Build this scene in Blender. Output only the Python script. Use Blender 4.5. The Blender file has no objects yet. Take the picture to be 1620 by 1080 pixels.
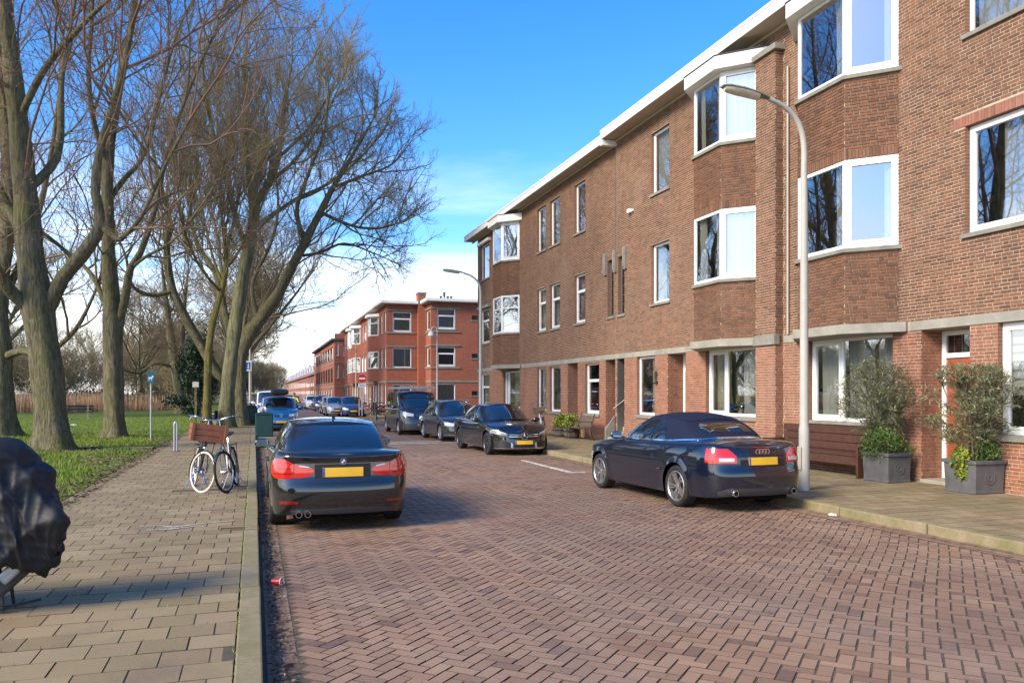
import bpy, bmesh, math, random
import numpy as np
from mathutils import Vector, Matrix
R = math.radians
rnd = random.Random(7)
NR = np.random.RandomState(11)
scene = bpy.context.scene
COL = scene.collection

# ---------------------------------------------------------------- camera
TH = math.atan(408 / 1270.0)            # street runs along +Y, camera turned right of it
cd = bpy.data.cameras.new('camera')
cam = bpy.data.objects.new('camera', cd)
COL.objects.link(cam)
cam.location = (0, 0, 1.78)
cam.rotation_euler = (R(90), 0, -TH)
cd.sensor_width = 36
cd.lens = 1270 / 1620 * 36
cd.shift_y = 82 / 1620
cd.clip_start = 0.05
cd.clip_end = 3000
scene.camera = cam

# ---------------------------------------------------------------- sky, sun, exposure
SUN = Vector((-0.76, -0.30, 0.54)).normalized()
w = bpy.data.worlds.new('World')
scene.world = w
w.use_nodes = True
nt = w.node_tree
for n in list(nt.nodes):
    nt.nodes.remove(n)
N = nt.nodes.new
LK = nt.links.new
wo = N('ShaderNodeOutputWorld')
bg = N('ShaderNodeBackground')
bg.inputs['Strength'].default_value = 0.14
sky = N('ShaderNodeTexSky')
sky.sky_type = 'NISHITA'
sky.sun_disc = False
sky.sun_elevation = math.asin(SUN.z)
sky.sun_rotation = math.atan2(SUN.x, SUN.y)
sky.altitude = 0
sky.air_density = 1.0
sky.dust_density = 0.6
sky.ozone_density = 3.5
hs = N('ShaderNodeHueSaturation')
hs.inputs['Saturation'].default_value = 1.34
hs.inputs['Hue'].default_value = 0.508
hs.inputs['Value'].default_value = 1.15
tc = N('ShaderNodeTexCoord')
sep = N('ShaderNodeSeparateXYZ')
LK(tc.outputs['Generated'], sep.inputs[0])
# thin cloud: wisps on a plane high above, thicker towards the horizon all round
dv = N('ShaderNodeMath'); dv.operation = 'MAXIMUM'; dv.inputs[1].default_value = 0.04
LK(sep.outputs['Z'], dv.inputs[0])
vm = N('ShaderNodeVectorMath'); vm.operation = 'DIVIDE'
cmb = N('ShaderNodeCombineXYZ')
for i in range(3):
    LK(dv.outputs[0], cmb.inputs[i])
LK(tc.outputs['Generated'], vm.inputs[0])
LK(cmb.outputs[0], vm.inputs[1])
nz = N('ShaderNodeTexNoise')
nz.inputs['Scale'].default_value = 0.55
nz.inputs['Detail'].default_value = 7
nz.inputs['Roughness'].default_value = 0.62
nz.inputs['Distortion'].default_value = 0.6
mp = N('ShaderNodeMapping')
mp.inputs['Scale'].default_value = (0.5, 1.0, 0.0)
mp.inputs['Location'].default_value = (3.1, 1.7, 0)
LK(vm.outputs[0], mp.inputs[0])
LK(mp.outputs[0], nz.inputs['Vector'])
hz = N('ShaderNodeMapRange')            # horizon veil
hz.inputs['From Min'].default_value = 0.02
hz.inputs['From Max'].default_value = 0.37
hz.inputs['To Min'].default_value = 0.47
hz.inputs['To Max'].default_value = -0.30
LK(sep.outputs['Z'], hz.inputs[0])
ad = N('ShaderNodeMath'); ad.operation = 'ADD'
LK(nz.outputs['Fac'], ad.inputs[0]); LK(hz.outputs[0], ad.inputs[1])
cr = N('ShaderNodeMapRange')
cr.interpolation_type = 'SMOOTHSTEP'
cr.inputs['From Min'].default_value = 0.42
cr.inputs['From Max'].default_value = 0.98
cr.inputs['To Max'].default_value = 0.85
LK(ad.outputs[0], cr.inputs[0])
mx = N('ShaderNodeMix'); mx.data_type = 'RGBA'
mx.inputs[7].default_value = (6.2, 6.1, 6.0, 1)
LK(sky.outputs[0], hs.inputs['Color'])
LK(hs.outputs[0], mx.inputs[6])
LK(cr.outputs[0], mx.inputs[0])
LK(mx.outputs[2], bg.inputs['Color'])
LK(bg.outputs[0], wo.inputs[0])

sl = bpy.data.lights.new('sun', 'SUN')
sl.energy = 2.9
sl.angle = R(20)
sl.color = (1.0, 0.86, 0.66)
sun = bpy.data.objects.new('sun', sl)
COL.objects.link(sun)
sun.rotation_euler = (-SUN).to_track_quat('-Z', 'Y').to_euler()
sun.location = (-20, 5, 30)

scene.view_settings.view_transform = 'Standard'
scene.view_settings.look = 'None'
scene.view_settings.gamma = 1
scene.view_settings.exposure = 1.1
scene.render.engine = 'CYCLES'
scene.render.resolution_x = 1024
scene.render.resolution_y = 682
scene.cycles.max_bounces = 6
scene.cycles.transparent_max_bounces = 12

# ---------------------------------------------------------------- helpers
def camZ(X, Y):
    return X * math.sin(TH) + Y * math.cos(TH)
def proj(X, Y, z):                       # photograph pixel of a point (used only to rank pieces by size)
    Z = camZ(X, Y)
    return 810 + 1270 * (X * math.cos(TH) - Y * math.sin(TH)) / Z, 622 - (z - 1.78) * 1270 / Z

ORG = {}
def org(p):
    return ORG.get(p.name, Vector((0, 0, 0))) if p else Vector((0, 0, 0))

def thing(name, label, cat, loc=(0, 0, 0), rotz=0.0, group=None):
    o = bpy.data.objects.new(name, None)
    COL.objects.link(o)
    o.empty_display_size = 0.2
    o.location = loc
    o.rotation_euler = (0, 0, rotz)
    tag(o, label, cat, group)
    ORG[o.name] = Vector(loc)
    return o

def tag(o, label=None, cat=None, group=None, kind=None):
    if label: o['label'] = label
    if cat: o['category'] = cat
    if group: o['group'] = group
    if kind: o['kind'] = kind
    return o

def mesh_np(name, V, Fq, mats, parent=None, smooth=False, world=False, mi=None, kind=None):
    """mesh from numpy verts (n,3) and faces (m,3|4)"""
    V = np.asarray(V, dtype=np.float32)
    Fq = np.asarray(Fq, dtype=np.int32)
    if world and parent:
        V = V - np.array(org(parent), dtype=np.float32)
    k = Fq.shape[1]
    me = bpy.data.meshes.new(name)
    me.vertices.add(len(V)); me.vertices.foreach_set('co', V.ravel())
    me.loops.add(len(Fq) * k); me.loops.foreach_set('vertex_index', Fq.ravel())
    me.polygons.add(len(Fq))
    me.polygons.foreach_set('loop_start', np.arange(0, len(Fq) * k, k, dtype=np.int32))
    me.polygons.foreach_set('use_smooth', np.full(len(Fq), bool(smooth)))
    if mi is not None:
        me.polygons.foreach_set('material_index', np.asarray(mi, dtype=np.int32))
    for m in (mats if isinstance(mats, (list, tuple)) else [mats]):
        me.materials.append(M(m) if isinstance(m, str) else m)
    me.update(calc_edges=True)
    me.validate()
    o = bpy.data.objects.new(name, me)
    COL.objects.link(o)
    if parent:
        o.parent = parent
        ORG[o.name] = org(parent)
    else:
        ORG[o.name] = Vector((0, 0, 0))
    if kind: o['kind'] = kind
    return o

class MB:
    def __init__(s):
        s.v = []; s.f = []; s.m = []
    def add(s, vs, fs, mi=0):
        o = len(s.v)
        s.v += [tuple(p) for p in vs]
        s.f += [tuple(i + o for i in f) for f in fs]
        s.m += [mi] * len(fs)
        return s
    def box(s, x0, x1, y0, y1, z0, z1, mi=0):
        return s.add([(x0, y0, z0), (x1, y0, z0), (x1, y1, z0), (x0, y1, z0), (x0, y0, z1), (x1, y0, z1), (x1, y1, z1), (x0, y1, z1)],
                     [(0, 3, 2, 1), (4, 5, 6, 7), (0, 1, 5, 4), (1, 2, 6, 5), (2, 3, 7, 6), (3, 0, 4, 7)], mi)
    def obox(s, c, a, b, d, mi=0):       # centre and three half vectors
        c, a, b, d = Vector(c), Vector(a), Vector(b), Vector(d)
        if a.cross(b).dot(d) < 0: d = -d
        P = [c - a - b - d, c + a - b - d, c + a + b - d, c - a + b - d, c - a - b + d, c + a - b + d, c + a + b + d, c - a + b + d]
        return s.add(P, [(0, 3, 2, 1), (4, 5, 6, 7), (0, 1, 5, 4), (1, 2, 6, 5), (2, 3, 7, 6), (3, 0, 4, 7)], mi)
    def tube(s, pts, r, n=8, mi=0, cap=True, closed=False):
        pts = [Vector(p) for p in pts]
        k = len(pts)
        rs = r if isinstance(r, (list, tuple)) else [r] * k
        rings = []
        prev = None
        for i, p in enumerate(pts):
            if closed:
                t = pts[(i + 1) % k] - pts[(i - 1) % k]
            else:
                t = pts[min(i + 1, k - 1)] - pts[max(i - 1, 0)]
            t.normalize()
            if prev is None:
                a = t.orthogonal().normalized()
            else:
                a = prev - t * prev.dot(t)
                a = a.normalized() if a.length > 1e-6 else t.orthogonal().normalized()
            prev = a
            b = t.cross(a)
            rings.append([p + (a * math.cos(6.28318 * j / n) + b * math.sin(6.28318 * j / n)) * rs[i] for j in range(n)])
        V = [q for ring in rings for q in ring]
        Fs = []
        for i in range(k if closed else k - 1):
            i2 = (i + 1) % k
            for j in range(n):
                Fs.append((i * n + j, i * n + (j + 1) % n, i2 * n + (j + 1) % n, i2 * n + j))
        if cap and not closed:
            Fs.append(tuple(range(n - 1, -1, -1)))
            Fs.append(tuple((k - 1) * n + j for j in range(n)))
        return s.add(V, Fs, mi)
    def lathe(s, prof, n=24, c=(0, 0, 0), axis='z', mi=0, closed=False):
        """prof: list of (r, h)"""
        V = []; Fs = []
        k = len(prof)
        for (r, h) in prof:
            for j in range(n):
                a = 6.283185307 * j / n
                x, y = r * math.cos(a), r * math.sin(a)
                if axis == 'z': p = (c[0] + x, c[1] + y, c[2] + h)
                elif axis == 'x': p = (c[0] + h, c[1] + x, c[2] + y)
                else: p = (c[0] + y, c[1] + h, c[2] + x)
                V.append(p)
        for i in range(k if closed else k - 1):
            i2 = (i + 1) % k
            for j in range(n):
                Fs.append((i * n + j, i * n + (j + 1) % n, i2 * n + (j + 1) % n, i2 * n + j))
        if not closed:
            if prof[0][0] > 1e-5: Fs.append(tuple(range(n - 1, -1, -1)))
            if prof[-1][0] > 1e-5: Fs.append(tuple((k - 1) * n + j for j in range(n)))
        return s.add(V, Fs, mi)
    def prism(s, poly, z0, z1, mi=0):    # polygon in xy, counter-clockwise
        n = len(poly)
        V = [(x, y, z0) for x, y in poly] + [(x, y, z1) for x, y in poly]
        Fs = [tuple(range(n - 1, -1, -1)), tuple(range(n, 2 * n))] + [(i, (i + 1) % n, n + (i + 1) % n, n + i) for i in range(n)]
        return s.add(V, Fs, mi)
    def build(s, name, mats, parent=None, smooth=0, bevel=0, world=False, kind=None, seg=2):
        me = bpy.data.meshes.new(name)
        vs = s.v
        if world and parent:
            o3 = org(parent)
            vs = [(a - o3.x, b - o3.y, c - o3.z) for a, b, c in vs]
        me.from_pydata(vs, [], s.f)
        mats = mats if isinstance(mats, (list, tuple)) else [mats]
        for m in mats:
            me.materials.append(M(m) if isinstance(m, str) else m)
        if len(mats) > 1:
            me.polygons.foreach_set('material_index', s.m)
        me.update()
        if smooth:
            me.polygons.foreach_set('use_smooth', [True] * len(me.polygons))
            if smooth < 180:
                me.set_sharp_from_angle(angle=R(smooth))
        o = bpy.data.objects.new(name, me)
        COL.objects.link(o)
        if parent:
            o.parent = parent
            ORG[o.name] = org(parent)
        else:
            ORG[o.name] = Vector((0, 0, 0))
        if bevel:
            b = o.modifiers.new('bevel', 'BEVEL')
            b.width = bevel; b.segments = seg; b.limit_method = 'ANGLE'; b.angle_limit = R(40)
        if kind: o['kind'] = kind
        return o

def copy_tree(o, parent=None, loc=None, rotz=None, label=None):
    c = o.copy()
    COL.objects.link(c)
    c.parent = parent
    if loc is not None: c.location = loc
    if rotz is not None: c.rotation_euler = (0, 0, rotz)
    if label: c['label'] = label
    for ch in [x for x in bpy.data.objects if x.parent == o]:
        copy_tree(ch, c)
    return c

def boxes_np(P, U, V, Nn, ins=0.0):
    """many bricks at once: corner P, edge vectors U, V and outward Nn; the outer face is set in by ins"""
    P, U, V, Nn = [np.asarray(a, dtype=np.float64) for a in (P, U, V, Nn)]
    lu = np.linalg.norm(U, axis=1, keepdims=True); lv = np.linalg.norm(V, axis=1, keepdims=True)
    iu = U / lu * ins; iv = V / lv * ins
    T = P + Nn
    vs = np.stack([P, P + U, P + U + V, P + V, T + iu + iv, T + U - iu + iv, T + U - iu + V - iv, T + V + iu - iv], axis=1)
    n = len(P)
    f = np.array([[4, 5, 6, 7], [0, 1, 5, 4], [1, 2, 6, 5], [2, 3, 7, 6], [3, 0, 4, 7]])
    hand = np.einsum('ij,ij->i', np.cross(U, V), Nn) < 0
    Fq = (np.arange(n) * 8)[:, None, None] + f[None]
    Fq[hand] = Fq[hand][:, :, ::-1]
    return vs.reshape(-1, 3), Fq.reshape(-1, 4)

def pieces(name, P, U, V, Nn, ins, mat, parent, nparts, rest_name, size_ref):
    """lay bricks: the nparts that show largest become single objects sharing one mesh, the rest one joined part"""
    P, U, V, Nn = [np.asarray(a, dtype=np.float64) for a in (P, U, V, Nn)]
    c = P + U / 2 + V / 2 + Nn
    Z = c[:, 0] * math.sin(TH) + c[:, 1] * math.cos(TH)
    xs = 810 + 1270 * (c[:, 0] * math.cos(TH) - c[:, 1] * math.sin(TH)) / Z
    ys = 622 - (c[:, 2] - 1.78) * 1270 / Z
    ok = (Z > 0.5) & (xs > 0) & (xs < 1620) & (ys > 0) & (ys < 1080)
    lu = np.linalg.norm(U, axis=1); lv = np.linalg.norm(V, axis=1)
    full = (abs(lu - size_ref[0]) < 1e-3) & (abs(lv - size_ref[1]) < 1e-3)
    nn = Nn / np.linalg.norm(Nn, axis=1, keepdims=True)
    view = c - np.array([0, 0, 1.78])
    d = np.linalg.norm(view, axis=1)
    area = -np.einsum('ij,ij->i', nn, view) / d ** 3
    score = np.where(ok & full, area, -1)
    idx = np.argsort(-score)[:nparts]
    idx = [i for i in idx if score[i] > 0]
    sel = np.zeros(len(P), bool); sel[idx] = True
    vs, fq = boxes_np(P[~sel], U[~sel], V[~sel], Nn[~sel], ins)
    rest = mesh_np(rest_name, vs, fq, mat, parent, world=True, kind='stuff')
    o3 = np.array(org(parent))
    cache = {}
    for i in idx:
        key = tuple(np.round(np.concatenate([U[i], V[i], Nn[i]]), 3))
        if key not in cache:
            v1, f1 = boxes_np([[0, 0, 0]], [U[i]], [V[i]], [Nn[i]], ins)
            o = mesh_np(name, v1, f1, mat, parent)
            cache[key] = o.data
        else:
            o = bpy.data.objects.new(name, cache[key])
            COL.objects.link(o)
            o.parent = parent
        o.location = P[i] - o3
    return rest

# ---------------------------------------------------------------- materials
_mats = {}
_defs = {}
def M(name):
    if name not in _mats:
        _mats[name] = _defs[name](name)
    return _mats[name]
def defm(name, fn):
    _defs[name] = fn

class NT:
    """tiny node-tree helper"""
    def __init__(s, name):
        s.mat = bpy.data.materials.new(name)
        s.mat.use_nodes = True
        s.t = s.mat.node_tree
        s.b = s.t.nodes['Principled BSDF']
        s.out = s.t.nodes['Material Output']
    def n(s, typ, **kw):
        nd = s.t.nodes.new('ShaderNode' + typ)
        for k, v in kw.items():
            setattr(nd, k, v)
        return nd
    def l(s, a, b):
        s.t.links.new(a, b)
    def coord(s, kind='Object'):
        return s.n('TexCoord').outputs[kind]
    def noise(s, scale, detail=4, rough=0.55, vec=None, dist=0.0, stretch=None):
        nd = s.n('TexNoise')
        nd.inputs['Scale'].default_value = scale
        nd.inputs['Detail'].default_value = detail
        nd.inputs['Roughness'].default_value = rough
        nd.inputs['Distortion'].default_value = dist
        v = vec if vec is not None else s.pos()
        if stretch:
            m = s.n('Mapping')
            m.inputs['Scale'].default_value = stretch
            s.l(v, m.inputs[0]); v = m.outputs[0]
        s.l(v, nd.inputs['Vector'])
        return nd.outputs['Fac']
    def pos(s):
        return s.n('NewGeometry').outputs['Position']
    def ramp(s, fac, stops):
        nd = s.n('ValToRGB')
        e = nd.color_ramp.elements
        while len(e) < len(stops): e.new(0.5)
        for i, (p, c) in enumerate(stops):
            e[i].position = p
            e[i].color = (c[0], c[1], c[2], 1) if len(c) == 3 else c
        s.l(fac, nd.inputs[0])
        return nd.outputs[0]
    def mix(s, fac, a, b, mode='MIX'):
        nd = s.n('Mix', data_type='RGBA', blend_type=mode)
        for sock, v in ((0, fac), (6, a), (7, b)):
            if isinstance(v, (int, float)):
                nd.inputs[sock].default_value = v
            elif isinstance(v, tuple):
                nd.inputs[sock].default_value = (v[0], v[1], v[2], 1)
            else:
                s.l(v, nd.inputs[sock])
        return nd.outputs[2]
    def math(s, op, a, b=0.5, clamp=False):
        nd = s.n('Math', operation=op, use_clamp=clamp)
        for i, v in enumerate((a, b)):
            if isinstance(v, (int, float)): nd.inputs[i].default_value = v
            else: s.l(v, nd.inputs[i])
        return nd.outputs[0]
    def rng(s, v, a, b, c=0.0, d=1.0):
        nd = s.n('MapRange')
        nd.inputs['From Min'].default_value = a; nd.inputs['From Max'].default_value = b
        nd.inputs['To Min'].default_value = c; nd.inputs['To Max'].default_value = d
        s.l(v, nd.inputs[0])
        return nd.outputs[0]
    def rand(s):
        """one random number for each piece, joined or single"""
        a = s.n('NewGeometry').outputs['Random Per Island']
        b = s.n('ObjectInfo').outputs['Random']
        return s.math('FRACT', s.math('ADD', a, b))
    def base(s, c):
        if isinstance(c, tuple): s.b.inputs['Base Color'].default_value = (c[0], c[1], c[2], 1)
        else: s.l(c, s.b.inputs['Base Color'])
    def rough(s, v):
        if isinstance(v, (int, float)): s.b.inputs['Roughness'].default_value = v
        else: s.l(v, s.b.inputs['Roughness'])
    def bump(s, h, strength=0.3, dist=0.01):
        nd = s.n('Bump')
        nd.inputs['Strength'].default_value = strength
        nd.inputs['Distance'].default_value = dist
        s.l(h, nd.inputs['Height'])
        s.l(nd.outputs[0], s.b.inputs['Normal'])
    def set(s, **kw):
        for k, v in kw.items():
            s.b.inputs[k.replace('_', ' ')].default_value = v
        return s

def brickmat(stops, dirt=(0.06, 0.045, 0.035), soot=0.35):
    def fn(name):
        t = NT(name)
        c = t.ramp(t.rand(), stops)
        big = t.noise(0.7, 5, 0.6)
        c = t.mix(t.rng(big, 0.45, 0.8, 0, soot), c, dirt)
        fine = t.noise(60, 4, 0.6)
        c = t.mix(t.rng(fine, 0.35, 0.75, 0.0, 0.22), c, (0.40, 0.30, 0.22))
        stk = t.noise(3.0, 5, 0.65, stretch=(1, 1, 0.10))
        c = t.mix(t.rng(stk, 0.5, 0.75, 0, 0.45), c, tuple(x * .8 for x in dirt))
        pale = t.noise(0.45, 4, 0.6)
        c = t.mix(t.rng(pale, 0.52, 0.7, 0, 0.22), c, (0.36, 0.24, 0.16))
        pat = t.noise(9, 3, 0.6)
        c = t.mix(t.rng(pat, 0.5, 0.8, 0, 0.4), c, dirt)
        t.base(c); t.rough(0.9); t.set(Specular_IOR_Level=0.25)
        t.bump(t.noise(90, 4, 0.7), 0.5, 0.004)
        return t.mat
    return fn
BROWN = [(0.0, (0.098, 0.040, 0.021)), (0.25, (0.145, 0.060, 0.030)), (0.5, (0.178, 0.076, 0.039)), (0.8, (0.212, 0.094, 0.048)), (1.0, (0.158, 0.054, 0.028))]
REDB = [(0.0, (0.20, 0.066, 0.036)), (0.3, (0.275, 0.096, 0.050)), (0.6, (0.32, 0.118, 0.062)), (1.0, (0.25, 0.082, 0.042))]
ORNG = [(0.0, (0.30, 0.085, 0.045)), (0.5, (0.39, 0.115, 0.06)), (1.0, (0.34, 0.10, 0.05))]
defm('brick_brown', brickmat(BROWN))
defm('brick_red', brickmat(REDB, soot=0.3))
defm('brick_lintel', brickmat([(0, (0.27, 0.105, 0.07)), (1, (0.33, 0.135, 0.09))], soot=0.15))

def plain(col, rough=0.6, var=0.12, scale=6, spec=0.4, metal=0.0, bump=0.0, coat=0.0, dirt=None, dirtamt=0.3):
    def fn(name):
        t = NT(name)
        n = t.noise(scale, 5, 0.6)
        a = tuple(max(0, x * (1 - var)) for x in col); b = tuple(min(1, x * (1 + var)) for x in col)
        c = t.ramp(n, [(0.3, a), (0.7, b)])
        if dirt:
            d = t.noise(scale * 0.4, 6, 0.65)
            c = t.mix(t.rng(d, 0.45, 0.8, 0, dirtamt), c, dirt)
        t.base(c)
        t.rough(t.rng(t.noise(scale * 3, 3), 0.3, 0.7, max(0.02, rough - 0.08), min(1, rough + 0.08)))
        t.set(Specular_IOR_Level=spec, Metallic=metal)
        if coat: t.set(Coat_Weight=coat, Coat_Roughness=0.04)
        if bump: t.bump(t.noise(scale * 12, 4, 0.65), bump, 0.006)
        return t.mat
    return fn
defm('mortar', plain((0.46, 0.38, 0.29), 0.95, 0.25, 5, 0.2, bump=0.3, dirt=(0.22, 0.175, 0.13), dirtamt=.55))
defm('mortar_brown', plain((0.45, 0.37, 0.28), 0.95, 0.25, 5, 0.2, bump=0.3, dirt=(0.22, 0.18, 0.13)))
defm('stone_band', plain((0.30, 0.285, 0.235), 0.85, 0.15, 4, 0.3, bump=0.3, dirt=(0.14, 0.14, 0.09), dirtamt=0.6))
defm('sill_stone', plain((0.235, 0.225, 0.19), 0.85, 0.18, 5, 0.3, bump=0.3, dirt=(0.11, 0.11, 0.08), dirtamt=0.5))
defm('white_paint', plain((0.80, 0.80, 0.78), 0.35, 0.03, 3, 0.5, dirt=(0.62, 0.60, 0.55), dirtamt=0.25))
defm('fascia_white', plain((0.78, 0.77, 0.74), 0.5, 0.05, 2, 0.4, dirt=(0.5, 0.47, 0.4), dirtamt=0.45))
defm('soffit', plain((0.50, 0.43, 0.35), 0.7, 0.08, 2, 0.3, dirt=(0.3, 0.25, 0.2), dirtamt=0.4))
defm('roof_felt', plain((0.07, 0.07, 0.07), 0.9))
defm('interior', plain((0.10, 0.09, 0.08), 0.9, 0.3, 1))
defm('curtain_white', plain((0.55, 0.535, 0.49), 0.9, 0.06, 8))
defm('curtain_green', plain((0.42, 0.48, 0.42), 0.9, 0.08, 8))
defm('curtain_blue', plain((0.05, 0.11, 0.17), 0.9, 0.1, 8))
defm('curtain_cream', plain((0.55, 0.50, 0.38), 0.9, 0.1, 8))
defm('curtain_pink', plain((0.45, 0.30, 0.29), 0.9, 0.1, 8))
defm('door_red', plain((0.30, 0.075, 0.035), 0.4, 0.15, 8, 0.5))
defm('door_dark', plain((0.055, 0.045, 0.04), 0.4, 0.15, 8, 0.5))
defm('cream_paint', plain((0.55, 0.45, 0.22), 0.5, 0.08, 6))
defm('lead', plain((0.10, 0.10, 0.095), 0.6))
defm('black_metal', plain((0.02, 0.02, 0.02), 0.45, 0.2, 8, 0.5))
defm('galv', plain((0.42, 0.43, 0.43), 0.45, 0.12, 9, 0.5, 0.6, dirt=(0.25, 0.24, 0.22)))
defm('lamp_grey', plain((0.40, 0.385, 0.335), 0.55, 0.08, 5, 0.4, 0.0, dirt=(0.33, 0.34, 0.27), dirtamt=0.5))
defm('lamp_lens', plain((0.62, 0.58, 0.45), 0.25, 0.1, 12, 0.5, dirt=(0.35, 0.30, 0.18), dirtamt=0.7))
defm('lamp_top', plain((0.17, 0.17, 0.15), 0.8, 0.3, 12, 0.3, dirt=(0.3, 0.28, 0.12), dirtamt=0.6))
def glassmat(tint=(0.88, 0.92, 0.91), refl=0.34):
    def fn(name):
        t = NT(name)
        tr = t.n('BsdfTransparent'); tr.inputs[0].default_value = (*tint, 1)
        gl = t.n('BsdfGlossy'); gl.inputs['Roughness'].default_value = 0.012
        gl.inputs[0].default_value = (0.95, 0.97, 1, 1)
        # old panes are never quite flat
        nb = t.n('Bump'); nb.inputs['Strength'].default_value = 0.02; nb.inputs['Distance'].default_value = 0.02
        t.l(t.noise(2.6, 1, 0.4), nb.inputs['Height'])
        t.l(nb.outputs[0], gl.inputs['Normal'])
        fr = t.n('Fresnel'); fr.inputs[0].default_value = 1.5
        f = t.math('ADD', t.math('MULTIPLY', fr.outputs[0], 1.0), refl, clamp=True)
        ms = t.n('MixShader')
        t.l(f, ms.inputs[0]); t.l(tr.outputs[0], ms.inputs[1]); t.l(gl.outputs[0], ms.inputs[2])
        t.l(ms.outputs[0], t.out.inputs[0])
        return t.mat
    return fn
defm('glass', glassmat())
defm('glass_grey', glassmat((0.30, 0.31, 0.30), 0.12))
# ================================================================ setting
XF = 11.9          # facade plane of the brown houses
KL = 0.052         # road face of the left kerb
KR = 8.12          # road face of the right kerb
PZ = 0.12          # pavement level

def fn(name):
    t = NT(name)
    c = t.ramp(t.noise(0.8, 6, 0.6), [(0.3, (0.07, 0.055, 0.035)), (0.6, (0.075, 0.085, 0.03)), (0.8, (0.06, 0.09, 0.025))])
    t.base(c); t.rough(0.95); t.bump(t.noise(20, 5, 0.7), 0.6, 0.02)
    return t.mat
defm('earth', fn)
def fn(name):
    t = NT(name)
    g = t.ramp(t.noise(3.0, 6, 0.65), [(0.30, (0.075, 0.095, 0.018)), (0.5, (0.12, 0.17, 0.022)), (0.72, (0.165, 0.225, 0.032))])
    d = t.noise(0.55, 6, 0.7, dist=0.4)
    c = t.mix(t.rng(d, 0.53, 0.68, 0, 0.8), g, (0.085, 0.06, 0.035))
    t.base(c); t.rough(0.95); t.set(Specular_IOR_Level=0.15)
    t.bump(t.noise(45, 4, 0.7), 0.8, 0.03)
    return t.mat
defm('lawn', fn)
def fn(name):
    t = NT(name)
    c = t.ramp(t.noise(5, 6, 0.65), [(0.3, (0.06, 0.045, 0.033)), (0.6, (0.105, 0.08, 0.056)), (0.8, (0.085, 0.09, 0.03))])
    t.base(c); t.rough(0.95); t.bump(t.noise(60, 4, 0.7), 0.6, 0.01)
    return t.mat
defm('joint_sand', fn)
def fn(name):
    t = NT(name)
    r = t.rand()
    c = t.ramp(r, [(0.0, (0.125, 0.072, 0.058)), (0.1, (0.205, 0.115, 0.066)), (0.3, (0.275, 0.162, 0.094)), (0.55, (0.31, 0.188, 0.110)), (0.8, (0.242, 0.134, 0.081)), (1.0, (0.35, 0.215, 0.125))])
    big = t.noise(0.35, 4, 0.6)
    c = t.mix(t.rng(big, 0.42, 0.62, 0, 0.65), c, (0.175, 0.108, 0.080))
    c = t.mix(t.rng(t.noise(0.8, 5, 0.6), 0.46, 0.7, 0, 0.6), c, (0.31, 0.225, 0.155))
    wt = t.noise(0.5, 4, 0.6, stretch=(1.6, .12, 1))
    c = t.mix(t.rng(wt, 0.5, 0.68, 0, 0.45), c, (0.145, 0.088, 0.07))
    c = t.mix(t.rng(t.noise(40, 5, 0.65), 0.4, 0.8, 0, 0.4), c, (0.26, 0.2, 0.15))
    st = t.noise(1.7, 6, 0.7, dist=0.6)
    c = t.mix(t.rng(st, 0.64, 0.72, 0, 0.5), c, (0.05, 0.035, 0.032))
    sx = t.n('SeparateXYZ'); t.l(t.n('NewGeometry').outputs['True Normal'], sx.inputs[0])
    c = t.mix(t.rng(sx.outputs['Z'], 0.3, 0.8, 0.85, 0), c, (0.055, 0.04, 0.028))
    t.base(c)
    t.rough(t.rng(t.noise(8, 4), 0.3, 0.7, 0.55, 0.8)); t.set(Specular_IOR_Level=0.35)
    t.bump(t.noise(110, 4, 0.7), 0.45, 0.004)
    return t.mat
defm('clinker', fn)
def fn(name):
    t = NT(name)
    br = t.n('TexBrick')
    m = t.n('Mapping'); m.inputs['Rotation'].default_value = (0, 0, R(45))
    t.l(t.pos(), m.inputs[0]); t.l(m.outputs[0], br.inputs['Vector'])
    br.inputs['Scale'].default_value = 1
    br.inputs['Brick Width'].default_value = 0.21; br.inputs['Row Height'].default_value = 0.105
    br.inputs['Mortar Size'].default_value = 0.008
    br.inputs['Color1'].default_value = (0.15, 0.092, 0.074, 1); br.inputs['Color2'].default_value = (0.21, 0.135, 0.105, 1)
    br.inputs['Mortar'].default_value = (0.05, 0.038, 0.03, 1)
    c = t.mix(t.rng(t.noise(0.4, 4), 0.45, 0.75, 0, 0.5), br.outputs['Color'], (0.13, 0.08, 0.075))
    t.base(c); t.rough(0.75)
    return t.mat
defm('clinker_far', fn)
def tilemat(moss):
    def fn(name):
        t = NT(name)
        c = t.ramp(t.rand(), [(0.0, (0.215, 0.158, 0.080)), (0.4, (0.268, 0.196, 0.102)), (0.75, (0.305, 0.23, 0.125)), (1.0, (0.232, 0.158, 0.09))])
        c = t.mix(t.rng(t.noise(0.7, 5, 0.65), 0.42, 0.72, 0, moss), c, (0.135, 0.128, 0.042))
        c = t.mix(t.rng(t.noise(1.3, 6, 0.7), 0.5, 0.75, 0, 0.55), c, (0.105, 0.082, 0.062))
        c = t.mix(t.rng(t.noise(70, 4, 0.7), 0.45, 0.8, 0, 0.45), c, (0.33, 0.28, 0.2))
        v = t.n('TexVoronoi'); v.inputs['Scale'].default_value = 6; t.l(t.pos(), v.inputs['Vector'])
        c = t.mix(t.rng(v.outputs['Distance'], 0.0, 0.09, 0.35, 0), c, (0.06, 0.05, 0.04))
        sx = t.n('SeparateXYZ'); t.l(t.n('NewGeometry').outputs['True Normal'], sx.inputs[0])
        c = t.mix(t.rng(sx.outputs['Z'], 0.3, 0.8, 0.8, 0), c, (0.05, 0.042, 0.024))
        t.base(c); t.rough(0.85); t.set(Specular_IOR_Level=0.3)
        t.bump(t.noise(130, 4, 0.7), 0.5, 0.004)
        return t.mat
    return fn
defm('tile', tilemat(0.45))
defm('tile_mossy', tilemat(0.85))
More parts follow.
